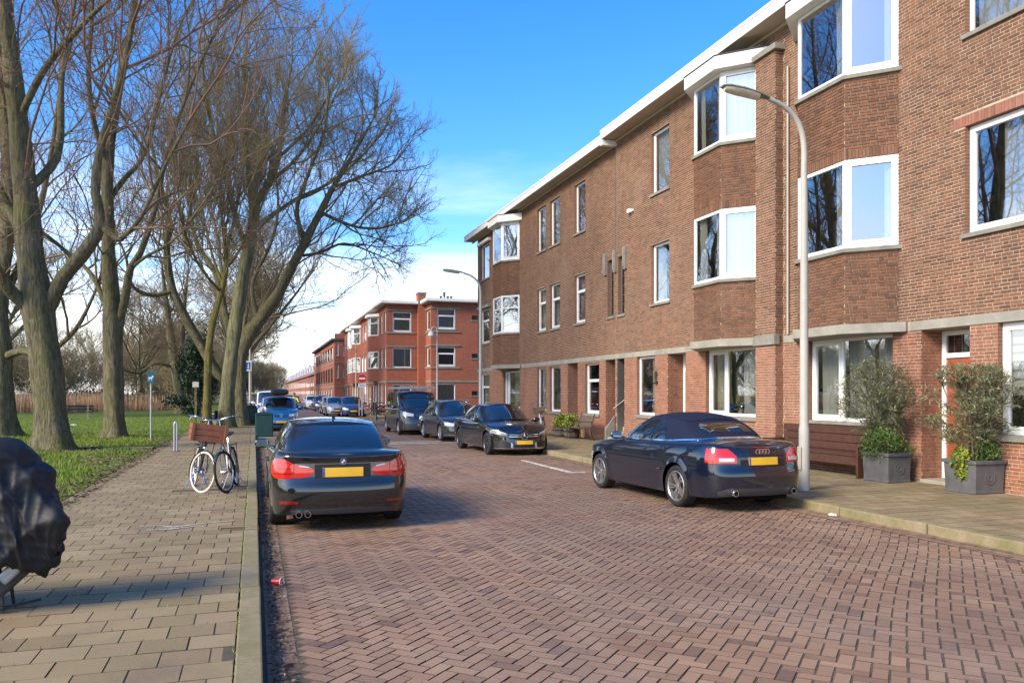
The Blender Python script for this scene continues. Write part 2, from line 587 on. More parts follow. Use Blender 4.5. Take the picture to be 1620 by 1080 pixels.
def fn(name):
    t = NT(name)
    c = t.ramp(t.noise(4, 6, 0.65), [(0.3, (0.175, 0.155, 0.06)), (0.55, (0.25, 0.20, 0.11)), (0.75, (0.33, 0.27, 0.175))])
    c = t.mix(t.rng(t.noise(1.1, 6, 0.7), 0.45, 0.7, 0, 0.5), c, (0.16, 0.155, 0.05))
    c = t.mix(t.rng(t.noise(25, 4, 0.7), 0.55, 0.75, 0, 0.5), c, (0.08, 0.07, 0.05))
    t.base(c); t.rough(0.9); t.bump(t.noise(70, 5, 0.7), 0.6, 0.006)
    return t.mat
defm('kerbstone', fn)

def struct(o, kind='structure'):
    o['kind'] = kind
    return o

def sheet(name, x0, x1, y0, y1, z, mat, parent=None):
    mb = MB()
    mb.add([(x0, y0, z), (x1, y0, z), (x1, y1, z), (x0, y1, z)], [(0, 1, 2, 3)])
    return mb.build(name, mat, parent)

g = struct(sheet('ground', -900, 900, -60, 2200, -0.06, 'earth'))

# lawn of the park, a slightly uneven sheet
xs = np.concatenate([np.linspace(-95, -20, 20), np.linspace(-19, -2.86, 46)])
ys = np.concatenate([np.linspace(-12, 50, 110), np.linspace(51.5, 260, 60)])
gx, gy = np.meshgrid(xs, ys)
gz = 0.105 + 0.035 * np.sin(gx * 1.3 + gy * 0.5) * np.sin(gy * 0.7) * np.clip((-3.2 - gx) / 1.5, 0, 1) + 0.02 * np.clip((-3.0 - gx), 0, 1)
V = np.stack([gx.ravel(), gy.ravel(), gz.ravel()], 1)
nx = len(xs)
ii, jj = np.meshgrid(np.arange(len(ys) - 1), np.arange(nx - 1), indexing='ij')
a = (ii * nx + jj).ravel()
lawn = struct(mesh_np('park_lawn', V, np.stack([a, a + 1, a + nx + 1, a + nx], 1), 'lawn', smooth=True))
def lawn_z(x, y):
    return 0.105 + 0.035 * math.sin(x * 1.3 + y * 0.5) * math.sin(y * 0.7) * min(1, max(0, (-3.2 - x) / 1.5)) + 0.02 * min(1, max(0, -3.0 - x))

# ------------------------------------------------ road
road = struct(sheet('road', KL - 0.02, KR + 0.02, -14, 60, -0.0075, 'joint_sand'))
struct(sheet('far_road', KL - 0.02, KR + 0.02, 44.6, 420, -0.008, 'clinker_far'))
struct(sheet('side_road', KR + 0.022, 70, 46.6, 56.6, -0.007, 'clinker_far'))
W2 = 0.105
B = []
s45 = math.sqrt(0.5)
for i in range(-40, 470):
    for j in range(-420, 330):
        m = (i - j) % 4
        if m == 0: cx, cy, hor = i + 1.0, j + 0.5, True
        elif m == 3: cx, cy, hor = i + 0.5, j + 1.0, False
        else: continue
        X = (cx - cy) * W2 * s45 + 0.5
        if X < 0.355 or X > 7.745: continue
        Y = (cx + cy) * W2 * s45 - 1.0
        if Y < 1.5 or Y > 44.5: continue
        B.append((X, Y, hor))
B = np.array([(x, y, 1.0 if h else 0.0) for x, y, h in B])
n = len(B)
hor = B[:, 2] > 0.5
ex = np.array([s45, s45, 0]); ey = np.array([-s45, s45, 0])
gap = 0.0075
lu = np.where(hor, 2 * W2, W2) - gap; lv = np.where(hor, W2, 2 * W2) - gap
# courses wander a little and no stone lies quite true
wx_ = B[:, 0] + np.sin(np.pi * np.clip((B[:, 0] - .355) / 7.39, 0, 1)) * (.040 * np.sin(.45 * B[:, 1] + .3 * B[:, 0]) + .022 * np.sin(1.3 * B[:, 1] - .5 * B[:, 0]))
wy_ = B[:, 1] + .030 * np.sin(.55 * B[:, 0] + 1) + .020 * np.sin(1.2 * B[:, 0] + .3 * B[:, 1])
yw = NR.normal(0, .008, n)
rx = np.stack([np.cos(yw), np.sin(yw)], 1)
U = np.stack([ex[0] * rx[:, 0] - ex[1] * rx[:, 1], ex[0] * rx[:, 1] + ex[1] * rx[:, 0], 0 * yw], 1) * lu[:, None]
V2 = np.stack([ey[0] * rx[:, 0] - ey[1] * rx[:, 1], ey[0] * rx[:, 1] + ey[1] * rx[:, 0], 0 * yw], 1) * lv[:, None]
c = np.stack([wx_ + NR.normal(0, .0008, n), wy_ + NR.normal(0, .0008, n), np.zeros(n)], 1)
# long waves of a settled street plus the unevenness of each stone
und = 0.010 * np.sin(c[:, 0] * 1.1 + 0.4 * np.sin(c[:, 1] * 0.5)) + 0.008 * np.sin(c[:, 1] * 0.8 + c[:, 0] * 0.5)
top = und * 0.16 + NR.normal(0, 0.0011, n)
P = c - U / 2 - V2 / 2
P[:, 2] = -0.06 + top
Nn = np.tile(np.array([[0, 0, 0.06]]), (n, 1))
# gutter and edge courses laid lengthwise
E_ = []
for x0 in (0.075, 0.18, 7.80, 7.905, 8.01):
    y = 1.5 + rnd.random() * 0.2
    while y < 44.4:
        E_.append((x0, y)); y += 0.21
E_ = np.array(E_)
ne = len(E_)
P2 = np.stack([E_[:, 0] + .004, E_[:, 1], -0.06 + NR.normal(-0.002, 0.002, ne) - np.where(E_[:, 0] < 1, 0.003, 0)], 1)
U2 = np.tile([[0.0, 0.2025, 0]], (ne, 1)); V22 = np.tile([[0.0975, 0, 0]], (ne, 1)); N2 = np.tile([[0, 0, 0.06]], (ne, 1))
U1 = np.where(hor[:, None], U, V2); V1 = np.where(hor[:, None], V2, U)
pieces('paver', np.vstack([P, P2]), np.vstack([U1, U2]), np.vstack([V1, V22]), np.vstack([Nn, N2]), 0.003, 'clinker', road, 300, 'paver_field', (0.2025, 0.0975))
# pale crossing strips of the raised table
mb = MB()
for y in (28.1, 29.0):
    x = 0.10
    while x < KR - 0.5:
        mb.box(x, x + 0.49, y, y + 0.16, -0.05, 0.022)
        x += 0.5
o = mb.build('paving_strip', plain((0.36, 0.34, 0.29), 0.9, 0.2, 5, 0.3, dirt=(0.2, 0.17, 0.14))('strip_concrete'), road, bevel=0.006)
o['kind'] = 'stuff'
# white parking line
def fn(name):
    t = NT(name)
    c = t.mix(t.rng(t.noise(9, 6, 0.7), 0.42, 0.6, 0, 0.9), (0.62, 0.61, 0.58), (0.2, 0.14, 0.115))
    t.base(c); t.rough(0.7)
    return t.mat
defm('worn_white', fn)
mb = MB()
mb.box(6.74, 6.84, 16.7, 20.2, -0.02, 0.012)
mb.box(6.845, 7.1, 16.7, 16.80, -0.02, 0.012)
mb.build('parking_line', 'worn_white', road)

# ------------------------------------------------ left pavement
def fn(name):
    t = NT(name)
    t.base(t.mix(t.rng(t.noise(30, 5, 0.7), 0.42, 0.62, 0, 0.95), (0.55, 0.53, 0.49), (0.24, 0.18, 0.11))); t.rough(0.9)
    return t.mat
defm('chalk', fn)
pl = struct(sheet('pavement', -2.83, KL - 0.17, -14, 50, PZ - 0.006, 'joint_sand'))
struct(sheet('far_pavement', -2.83, KL - 0.02, 49.9, 400, PZ - 0.006, 'tile'))
P = []; U = []
hole = [(-1.05, 14.75, 0.26), (-0.22, 14.95, 0.24), (-0.65, 14.7, 0.2)]
row = 0
y = 1.4
while y < 49.8:
    x = -2.815 - (0.15 if row % 2 else 0)
    while x < -0.13:
        a, b = max(x, -2.815), min(x + 0.3, -0.118)
        if b - a > 0.05 and not any((0.5 * (a + b) - hx) ** 2 + (y + .15 - hy) ** 2 < hr ** 2 for hx, hy, hr in hole):
            if not (10.28 < y + 0.15 < 10.52 and a > -0.42):
                P.append((a + 0.0025, y + 0.0025)); U.append(b - a - 0.005)
        x += 0.3
    row += 1; y += 0.3
P = np.array(P); U = np.array(U); n = len(P)
z = PZ - 0.05 + NR.normal(0, 0.0011, n) + 0.0015 * np.sin(P[:, 1] * 0.9 + P[:, 0])
P3 = np.stack([P[:, 0] + NR.normal(0, .0009, n), P[:, 1] + NR.normal(0, .0009, n), z], 1)
U3 = np.stack([U, 0 * U, NR.normal(0, 0.0025, n)], 1) * np.array([1, 0, 1])
U3[:, 2] = np.where(abs(U - 0.295) < 1e-6, 0, U3[:, 2])
pieces('tile', P3, U3, np.tile([[0, 0.295, 0]], (n, 1)), np.tile([[0, 0, 0.05]], (n, 1)), 0.0025, 'tile', pl, 300, 'tile_field', (0.295, 0.295))
mb = MB()
for pts in ([(-1.35, 10.95), (-1.1, 10.9), (-.95, 10.75), (-.75, 10.85), (-.5, 11.0), (-.25, 11.05)], [(-1.05, 10.72), (-.9, 10.65), (-.7, 10.72)], [(-1.25, 10.62), (-1.0, 10.58), (-.88, 10.66)]):
    P_, R_ = [], []
    for i in range(len(pts) - 1):
        (xa, ya), (xb, yb) = pts[i], pts[i + 1]
        wd_ = .018 + .016 * rnd.random(); nx_, ny_ = -(yb - ya), xb - xa; l_ = math.hypot(nx_, ny_); nx_ *= wd_ / l_; ny_ *= wd_ / l_
        mb.add([(xa - nx_, ya - ny_, PZ + .008), (xb - nx_, yb - ny_, PZ + .0085), (xb + nx_, yb + ny_, PZ + .0085), (xa + nx_, ya + ny_, PZ + .008)], [(0, 1, 2, 3)])
mb.build('paint_marks', 'chalk', pl)['kind'] = 'stuff'
# left kerb
lk = struct(sheet('kerb', KL - 0.165, KL - 0.005, -14, 60, -0.03, 'joint_sand'))
y = 0.3
kb = MB(); kb.box(0, 0.162, 0, 0.978, 0, 0.15)
kmesh = None
while y < 60:
    if kmesh is None:
        o = kb.build('kerb_stone', 'kerbstone', lk, bevel=0.012); kmesh = o
    else:
        o = kmesh.copy(); COL.objects.link(o)
    o.location = (KL - 0.165 + rnd.uniform(-.004, .004), y, PZ - 0.148 + rnd.uniform(-.004, .004))
    o.rotation_euler = (0, 0, rnd.uniform(-.004, .004))
    y += 1.0
struct(sheet('far_kerb', KL - 0.165, KL, 60, 400, PZ, 'kerbstone'))
# ------------------------------------------------ right pavement
pr = struct(sheet('pavement_right', KR + 0.13, XF + 0.02, -14, 45.0, PZ - 0.006, 'joint_sand'))
P = []; U = []
row = 0; y = 3.0
while y < 44.9:
    x = 8.27 - (0.15 if row % 2 else 0)
    while x < XF - 0.02:
        a, b = max(x, 8.27), min(x + 0.3, XF - 0.005)
        if b - a > 0.05:
            P.append((a + 0.003, y + 0.003)); U.append(b - a - 0.006)
        x += 0.3
    row += 1; y += 0.3
P = np.array(P); U = np.array(U); n = len(P)
z = PZ - 0.05 + NR.normal(0, 0.001, n) + 0.0015 * np.sin(P[:, 1] * 0.7)
pieces('tile', np.stack([P[:, 0], P[:, 1], z], 1), np.stack([U, 0 * U, 0 * U], 1), np.tile([[0, 0.294, 0]], (n, 1)), np.tile([[0, 0, 0.05]], (n, 1)), 0.004, 'tile_mossy', pr, 300, 'tile_field', (0.294, 0.294))
rk = struct(sheet('kerb_right', KR + 0.005, KR + 0.145, -14, 45, -0.03, 'joint_sand'))
kb = MB(); kb.box(0, 0.145, 0, 1.578, 0, 0.155)
kmesh = None
y = 8.1 - 1.6 * 4
while y < 44.5:
    if kmesh is None:
        o = kb.build('kerb_stone', 'kerbstone', rk, bevel=0.018); kmesh = o
    else:
        o = kmesh.copy(); COL.objects.link(o)
    o.location = (KR + rnd.uniform(-.006, .006), y, PZ - 0.15 + rnd.uniform(-.005, .005))
    o.rotation_euler = (0, 0, rnd.uniform(-.004, .004))
    y += 1.6
# far side of the crossing
mb = MB(); mb.box(KR, 60, 56.6, 300, -0.1, PZ)
struct(mb.build('far_pavement_right', 'tile_mossy'))
# footpath branching into the park
mb = MB()
pts = [(-2.9, 26.4), (-5.5, 27.3), (-9, 28.4), (-16, 30), (-30, 32)]
for i in range(len(pts) - 1):
    (xa, ya), (xb, yb) = pts[i], pts[i + 1]
    mb.add([(xa, ya - .35, .152), (xb, yb - .35, .156), (xb, yb + .35, .156), (xa, ya + .35, .152)], [(0, 3, 2, 1)])
defm('dirt_path', plain((0.20, 0.16, 0.105), 0.95, 0.25, 3, 0.2, bump=0.5, dirt=(0.1, 0.075, 0.05)))
struct(mb.build('park_path', 'dirt_path'))

# ------------------------------------------------ grass, leaves, reeds
def blades(name, xy, h, wid, mat, lean=0.4, z0=None, parent=None, kind='stuff', bend=True):
    n = len(xy)
    ang = NR.uniform(0, 6.283, n)
    hh = h[0] + (h[1] - h[0]) * NR.rand(n)
    if z0 is None:
        z0 = np.array([lawn_z(x, y) for x, y in xy])
    b = np.stack([xy[:, 0], xy[:, 1], z0], 1)
    d = np.stack([np.cos(ang), np.sin(ang), 0 * ang], 1)
    wv = d * (wid * (0.6 + 0.8 * NR.rand(n)))[:, None]
    la = NR.uniform(0, 6.283, n)
    ln = np.stack([np.cos(la), np.sin(la), 0 * la], 1) * (hh * lean * NR.rand(n))[:, None]
    tip = b + ln + np.array([0, 0, 1])[None] * hh[:, None]
    V = np.stack([b - wv, b + wv, tip], 1).reshape(-1, 3)
    return mesh_np(name, V, np.arange(3 * n).reshape(-1, 3), mat, parent, kind=kind)

def grassmat(stops):
    def fn(name):
        t = NT(name)
        c = t.ramp(t.rand(), stops)
        c = t.mix(t.rng(t.noise(0.6, 5, 0.6), 0.35, 0.7, 0.0, 0.4), c, (0.12, 0.17, 0.015))
        t.base(c); t.rough(0.7); t.set(Specular_IOR_Level=0.2)
        return t.mat
    return fn
defm('grass', grassmat([(0, (0.13, 0.19, 0.02)), (0.5, (0.18, 0.255, 0.03)), (0.85, (0.23, 0.29, 0.045)), (1, (0.28, 0.26, 0.09))]))
def bare(x, y):                          # worn, leafy patches along the path
    for tx, ty, tr in ((-5.5, 26.4, 1.25), (-5.0, 33.2, 1.1), (-9.0, 35.3, 1.2)):
        if (x - tx) ** 2 + (y - ty) ** 2 < tr * tr: return True
    return math.sin(x * 1.7 + 1.1 * math.sin(y * 0.6)) + math.sin(y * 0.45 + x * 0.4) > 0.75 or abs(y - (26.4 + (-2.9 - x) * 0.3)) < 0.45
xy = []
while len(xy) < 52000:
    x = -2.85 - 9 * rnd.random() ** 1.2; y = 7 + 30 * rnd.random() ** 1.3
    if bare(x, y) and rnd.random() < 0.8: continue
    if x > -3.15 and rnd.random() < 0.6: continue
    xy.append((x, y))
while len(xy) < 75000:
    xy.append((-2.9 - 14 * rnd.random(), 30 + 30 * rnd.random()))
xy = np.array(xy)
tag(blades('lawn_grass', xy, (0.04, 0.12), 0.008, 'grass', 0.8), 'short green grass growing on the park lawn', 'grass')
xy = np.array([(-2.78 + 0.35 * rnd.random() ** 2, 8 + 8 * rnd.random()) for _ in range(900)] + [(-2.3 + rnd.gauss(0, .25), 8.2 + rnd.gauss(0, .06)) for _ in range(250)] + [(-1.9 + rnd.gauss(0, .15), 8.9 + rnd.gauss(0, .05)) for _ in range(150)] + [(-2.75 + 2.5 * rnd.random() ** 2.2, 1.4 + .3 * rnd.randint(10, 75) + rnd.gauss(0, .006)) for _ in range(1500)] + [(-.12 + rnd.gauss(0, .01), 4 + 20 * rnd.random()) for _ in range(500)])
tag(blades('weed_tufts', xy, (0.012, 0.04), 0.005, 'grass', 1.0, z0=np.full(len(xy), PZ - 0.01)), 'weed tufts growing in the joints between pavement tiles', 'weeds')

def litter(name, xy, z0, size, mat, label, cat):
    n = len(xy)
    ang = NR.uniform(0, 6.283, n)
    s = size[0] + (size[1] - size[0]) * NR.rand(n)
    u = np.stack([np.cos(ang), np.sin(ang), NR.normal(0, .25, n)], 1) * s[:, None]
    v = np.stack([-np.sin(ang), np.cos(ang), NR.normal(0, .25, n)], 1) * (s * 0.55)[:, None]
    c = np.stack([xy[:, 0], xy[:, 1], z0 + 0.012 + 0.01 * NR.rand(n)], 1)
    V = np.stack([c - u, c - v * .9 , c + u, c + v * .9], 1).reshape(-1, 3)
    return tag(mesh_np(name, V, np.arange(4 * n).reshape(-1, 4), mat, kind='stuff'), label, cat)
defm('dead_leaf', grassmat([(0, (0.10, 0.06, 0.03)), (0.5, (0.17, 0.10, 0.05)), (0.9, (0.24, 0.16, 0.09)), (1, (0.4, 0.33, 0.2))]))
def fn(name):
    t = NT(name)
    t.base(t.ramp(t.rand(), [(0, (0.065, 0.038, 0.022)), (0.4, (0.11, 0.065, 0.036)), (0.75, (0.17, 0.105, 0.055)), (0.97, (0.24, 0.17, 0.10)), (1, (0.4, 0.36, 0.28))]))
    t.rough(0.8)
    return t.mat
defm('dead_leaf', fn)
xy = []
while len(xy) < 5200:
    x = -2.6 - 4.5 * rnd.random() ** 1.3; y = 9 + 24 * rnd.random()
    if bare(x, y) or x > -3.3 or rnd.random() < 0.15: xy.append((x, y))
for tx, ty in ((-5.5, 26.4), (-5.0, 33.2)):
    for _ in range(350):
        a_ = rnd.random() * 6.28; r_ = .5 + .9 * rnd.random(); xy.append((tx + r_ * math.cos(a_), ty + r_ * math.sin(a_)))
xy = np.array(xy)
litter('fallen_leaves', xy, np.array([lawn_z(x, y) + .015 for x, y in xy]), (0.025, 0.06), 'dead_leaf', 'brown fallen leaves lying on the lawn edge', 'leaves')
xy = np.array([(0.11 + abs(rnd.gauss(0, 0.075)), 3.5 + 30 * rnd.random() ** 1.4) for _ in range(4200)])
litter('gutter_leaves', xy, np.full(len(xy), 0.0), (0.01, 0.03), 'dead_leaf', 'brown leaf litter gathered in the gutter along the kerb', 'leaves')
xy = np.array([(0.2 + 7.6 * rnd.random(), 4 + 22 * rnd.random() ** 1.4) for _ in range(420)] + [(-2.7 + 2.5 * rnd.random(), 4.3 + 24 * rnd.random()) for _ in range(160)] + [(-1.4 + 1.2 * rnd.random(), 15 + 14 * rnd.random()) for _ in range(400)])
litter('scattered_litter', xy, np.where(xy[:, 0] < 0, PZ, 0.004), (0.006, 0.018), 'dead_leaf', 'bits of leaf and twig scattered over the paving', 'leaves')

defm('reed', grassmat([(0, (0.26, 0.155, 0.07)), (0.5, (0.36, 0.22, 0.105)), (1, (0.46, 0.31, 0.17))]))
def fn(name):
    t = NT(name)
    t.base(t.ramp(t.rand(), [(0, (0.36, 0.21, 0.10)), (0.5, (0.50, 0.31, 0.16)), (1, (0.60, 0.42, 0.25))]))
    t.rough(0.8)
    return t.mat
defm('reed', fn)
xy = []
for _ in range(26000):
    s = rnd.random()
    cx, cy = (-60 + 56 * s, 52 + 34 * s)
    d = rnd.random() * 6
    xy.append((cx - 0.5 * d, cy + 0.86 * d))
xy = np.array(xy)
tag(blades('reed_bed', xy, (0.9, 2.1), 0.022, 'reed', 0.16, z0=np.full(len(xy), 0.08)), 'golden dry reed bed at the far edge of the lawn', 'reeds')
# ================================================================ brown terrace on the right
def subtract(a, b, cuts):
    segs = [(a, b)]
    for c0, c1 in cuts:
        out = []
        for s0, s1 in segs:
            if c1 <= s0 or c0 >= s1: out.append((s0, s1)); continue
            if c0 > s0: out.append((s0, c0))
            if c1 < s1: out.append((c1, s1))
        segs = out
    return segs

class Panel:
    """vertical brick plane: origin (x,y), unit direction d, outward normal n"""
    def __init__(s, o, d, n):
        s.o = Vector((o[0], o[1], 0)); s.d = Vector((d[0], d[1], 0)).normalized(); s.n = Vector((n[0], n[1], 0)).normalized()
    def p(s, u, z, off=0.0):
        q = s.o + s.d * u + s.n * off
        return (q.x, q.y, z)
CH = 0.0625
def lay(pn, u0, u1, z0, z1, cuts, acc, ch=CH, st=0.21, hd=0.10, j=0.010, thick=0.005, flemish=True):
    """lay brick courses on a panel; cuts = openings (u0,u1,z0,z1)"""
    k0 = int(math.floor(z0 / ch + 1e-6))
    k = k0
    while k * ch < z1 - 0.02:
        za, zb = max(k * ch + j * .5, z0), min((k + 1) * ch - j * .5, z1)
        if zb - za < 0.015: k += 1; continue
        zc = 0.5 * (za + zb)
        segs = subtract(u0, u1, [(c[0], c[1]) for c in cuts if c[2] < zc < c[3]])
        mod = (st + hd + 2 * j) if flemish else (st + j)
        off = (k % 2) * mod * 0.5 + ((k * 7919) % 13) * 0.004
        for s0, s1 in segs:
            x = math.floor((s0 - off) / mod) * mod + off
            while x < s1:
                for (a, b) in (((x, x + st), (x + st + j, x + st + j + hd)) if flemish else ((x, x + st),)):
                    ca, cb = max(a, s0), min(b, s1)
                    if cb - ca > 0.025:
                        P = pn.o + pn.d * ca
                        e = thick + rnd.uniform(-0.0015, 0.0025)
                        acc.append(((P.x, P.y, za), tuple(pn.d * (cb - ca)), (0, 0, zb - za), tuple(pn.n * e)))
                x += mod
        k += 1

def soldiers(pn, u0, u1, z0, h, acc, w=0.055, j=0.01, thick=0.011):
    n = max(1, int(round((u1 - u0) / (w + j))))
    step = (u1 - u0) / n
    for i in range(n):
        P = pn.o + pn.d * (u0 + i * step + j / 2)
        acc.append(((P.x, P.y, z0), tuple(pn.d * (step - j)), (0, 0, h), tuple(pn.n * (thick + rnd.uniform(-.001, .002)))))

def mortar_sheet(mb, pn, u0, u1, z0, z1, cuts, off=0.0):
    us = sorted({u0, u1} | {min(max(c[i], u0), u1) for c in cuts for i in (0, 1)})
    zs = sorted({z0, z1} | {min(max(c[i], z0), z1) for c in cuts for i in (2, 3)})
    for i in range(len(us) - 1):
        for k in range(len(zs) - 1):
            a, b, c_, d_ = us[i], us[i + 1], zs[k], zs[k + 1]
            um, zm = (a + b) / 2, (c_ + d_) / 2
            if b - a < 1e-5 or d_ - c_ < 1e-5: continue
            if any(c[0] < um < c[1] and c[2] < zm < c[3] for c in cuts): continue
            mb.add([pn.p(a, c_, off), pn.p(b, c_, off), pn.p(b, d_, off), pn.p(a, d_, off)], [(0, 1, 2, 3)])

def pbox(mb, pn, u0, u1, z0, z1, o0, o1, mi=0):
    c = Vector(pn.p((u0 + u1) / 2, (z0 + z1) / 2, (o0 + o1) / 2))
    mb.obox(c, pn.d * (u1 - u0) / 2, Vector((0, 0, (z1 - z0) / 2)), pn.n * (o1 - o0) / 2, mi)

def fn(name):
    t = NT(name)
    sp = t.n('SeparateXYZ'); t.l(t.pos(), sp.inputs[0])
    f = t.math('FRACT', t.math('DIVIDE', sp.outputs['Z'], CH))
    f = t.math('ABSOLUTE', t.math('SUBTRACT', f, 0.5))
    mort = t.rng(f, 0.42, 0.46, 0, 1)
    c = t.ramp(t.noise(14, 3), [(0.3, (0.13, 0.06, 0.036)), (0.7, (0.22, 0.105, 0.06))])
    t.base(t.mix(mort, c, (0.28, 0.22, 0.165))); t.rough(0.9)
    return t.mat
defm('brick_reveal', fn)

def reveal(mb, pn, u0, u1, z0, z1, depth):
    for (a, b) in ((u0, 0), (u1, 1)):
        q = [pn.p(a, z0, 0.008), pn.p(a, z1, 0.008), pn.p(a, z1, -depth), pn.p(a, z0, -depth)]
        mb.add(q, [(0, 1, 2, 3) if b else (3, 2, 1, 0)])
    mb.add([pn.p(u0, z1, .008), pn.p(u1, z1, .008), pn.p(u1, z1, -depth), pn.p(u0, z1, -depth)], [(0, 1, 2, 3)])

def curtain(parent, pn, u0, u1, z0, z1, off, mat, folds=14, amp=0.03, name='curtain'):
    n = max(8, int((u1 - u0) * 40))
    ph = rnd.random() * 6
    V = []; Fq = []
    for i in range(n + 1):
        t = i / n
        u = u0 + (u1 - u0) * t
        o = off + amp * math.sin(ph + t * folds * 3.3 + 1.3 * math.sin(t * folds)) 
        V += [pn.p(u, z0, o - 0.02), pn.p(u, z1, o)]
        if i: Fq.append((2 * i - 2, 2 * i, 2 * i + 1, 2 * i - 1))
    return mesh_np(name, V, Fq, mat, parent, smooth=True, world=True)

def window(house, pn, u0, u1, z0, z1, style='one', set_in=0.09, sill=True, fr=0.065, cur=None, sillo=0.06, sill_u=None, glass='glass', split=0.68, col='white_paint', sillh=0.085, posts=True):
    """window part (white frame) with panes, sill and curtain as its sub-parts"""
    mb = MB()
    o0, o1 = -set_in - 0.07, -set_in
    pbox(mb, pn, u0, u1, z0, z0 + fr * 1.15, o0, o1)
    pbox(mb, pn, u0, u1, z1 - fr, z1, o0, o1)
    pbox(mb, pn, u0, u0 + fr, z0 + fr * 1.15, z1 - fr, o0, o1)
    pbox(mb, pn, u1 - fr, u1, z0 + fr * 1.15, z1 - fr, o0, o1)
    a, b, c, d = u0 + fr, u1 - fr, z0 + fr * 1.15, z1 - fr
    cells = []
    def sash(a, b, c, d, s=0.05, pr=0.012):
        pbox(mb, pn, a + .004, b - .004, c + .004, c + s, o0 + .01, o1 + pr)
        pbox(mb, pn, a + .004, b - .004, d - s, d - .004, o0 + .01, o1 + pr)
        pbox(mb, pn, a + .004, a + s, c + s, d - s, o0 + .01, o1 + pr)
        pbox(mb, pn, b - s, b - .004, c + s, d - s, o0 + .01, o1 + pr)
        return (a + s, b - s, c + s, d - s)
    if style == 'one':
        cells = [(a, b, c, d)]
    elif style == 'sash':
        cells = [sash(a, b, c, d)]
    elif style == 'transom':                # fixed light above, sash below
        zc = c + (d - c) * split
        pbox(mb, pn, a, b, zc - .03, zc + .03, o0, o1)
        cells = [sash(a, b, c, zc - .03, 0.045), (a, b, zc + .03, d)]
    elif style == 'side':                   # narrow sash at the far end and a wide pane
        uc = a + (b - a) * split
        pbox(mb, pn, uc - .035, uc + .035, c, d, o0, o1)
        cells = [(a, uc - .035, c, d), sash(uc + .035, b, c, d, 0.06)]
    elif style == 'cross':
        zc = c + (d - c) * split
        pbox(mb, pn, a, b, zc - .03, zc + .03, o0, o1)
        cells = [(a, b, c, zc - .03), (a, b, zc + .03, d)]
    wn = mb.build('window', col, house, bevel=0.004, world=True, seg=1)
    for (a, b, c, d) in cells:
        g = MB()
        tilt = rnd.uniform(-0.004, 0.004); t2 = rnd.uniform(-0.003, 0.003)
        om = -set_in - 0.03
        out_ = pn.d.cross(Vector((0, 0, 1))).dot(pn.n) > 0      # the pane faces outwards
        g.add([pn.p(a - .003, c - .003, om - tilt), pn.p(b + .003, c - .003, om + tilt + t2), pn.p(b + .003, d + .003, om + tilt), pn.p(a - .003, d + .003, om - tilt - t2)], [(0, 1, 2, 3) if out_ else (3, 2, 1, 0)])
        g.build('pane', glass, wn, world=True)
    if sill:
        s = MB()
        su = sill_u or (u0 - 0.06, u1 + 0.06)
        pbox(s, pn, su[0], su[1], z0 - sillh, z0 - 0.004, -set_in - 0.06, sillo)
        s.build('sill', 'sill_stone', wn, bevel=0.008, world=True)
    if cur:
        for cc in cur:                      # (fraction a, fraction b, material)
            ca, cb = u0 + .04 + (u1 - u0 - .08) * cc[0], u0 + .04 + (u1 - u0 - .08) * cc[1]
            curtain(wn, pn, ca, cb, z0 + (cc[3] if len(cc) > 3 else 0.03), z1 - 0.02, -set_in - 0.16, cc[2], folds=max(3, int((cb - ca) * 12)))
    return wn

class House:
    def __init__(s, name, label, y0, y1):
        s.y0, s.y1 = y0, y1
        s.e = thing(name, label, 'house', (XF, (y0 + y1) / 2, PZ))
        s.pn = Panel((XF, 0), (0, 1), (-1, 0))
        s.cuts = []          # openings of the main wall
        s.up = []; s.lo = []; s.lin = []
        s.mort = MB(); s.rev = []
    def open(s, u0, u1, z0, z1, rev=0.10, soldier=None):
        s.cuts.append((u0, u1, z0, z1))
        if rev:
            q = MB(); reveal(q, s.pn, u0, u1, z0, z1, rev); s.rev.append(q)
    def finish(s, nparts, lo_split=3.14, band=True, lintel_mat='brick_lintel'):
        pn = s.pn
        lay(pn, s.y0, s.y1, PZ, 2.97, s.cuts, s.lo)
        lay(pn, s.y0, s.y1, lo_split, 10.40, s.cuts + s.extra_up, s.up)
        mortar_sheet(s.mort, pn, s.y0, s.y1, PZ - .05, 10.45, s.cuts)
        wall = s.mort.build('wall', 'mortar', s.e, world=True)
        for q in s.rev:
            q.build('reveal', 'brick_reveal', wall, world=True)
        for acc, mat, npt, nm in ((s.up, 'brick_brown', nparts[0], 'upper_brickwork'), (s.lo, 'brick_red', nparts[1], 'lower_brickwork'), (s.lin, lintel_mat, 0, 'lintel_brickwork')):
            if not acc: continue
            P, U, V, Nn = zip(*acc)
            pieces('brick', P, U, V, Nn, 0.002, mat, wall, npt, nm, (0.21, CH - 0.01))
        return wall
    extra_up = []

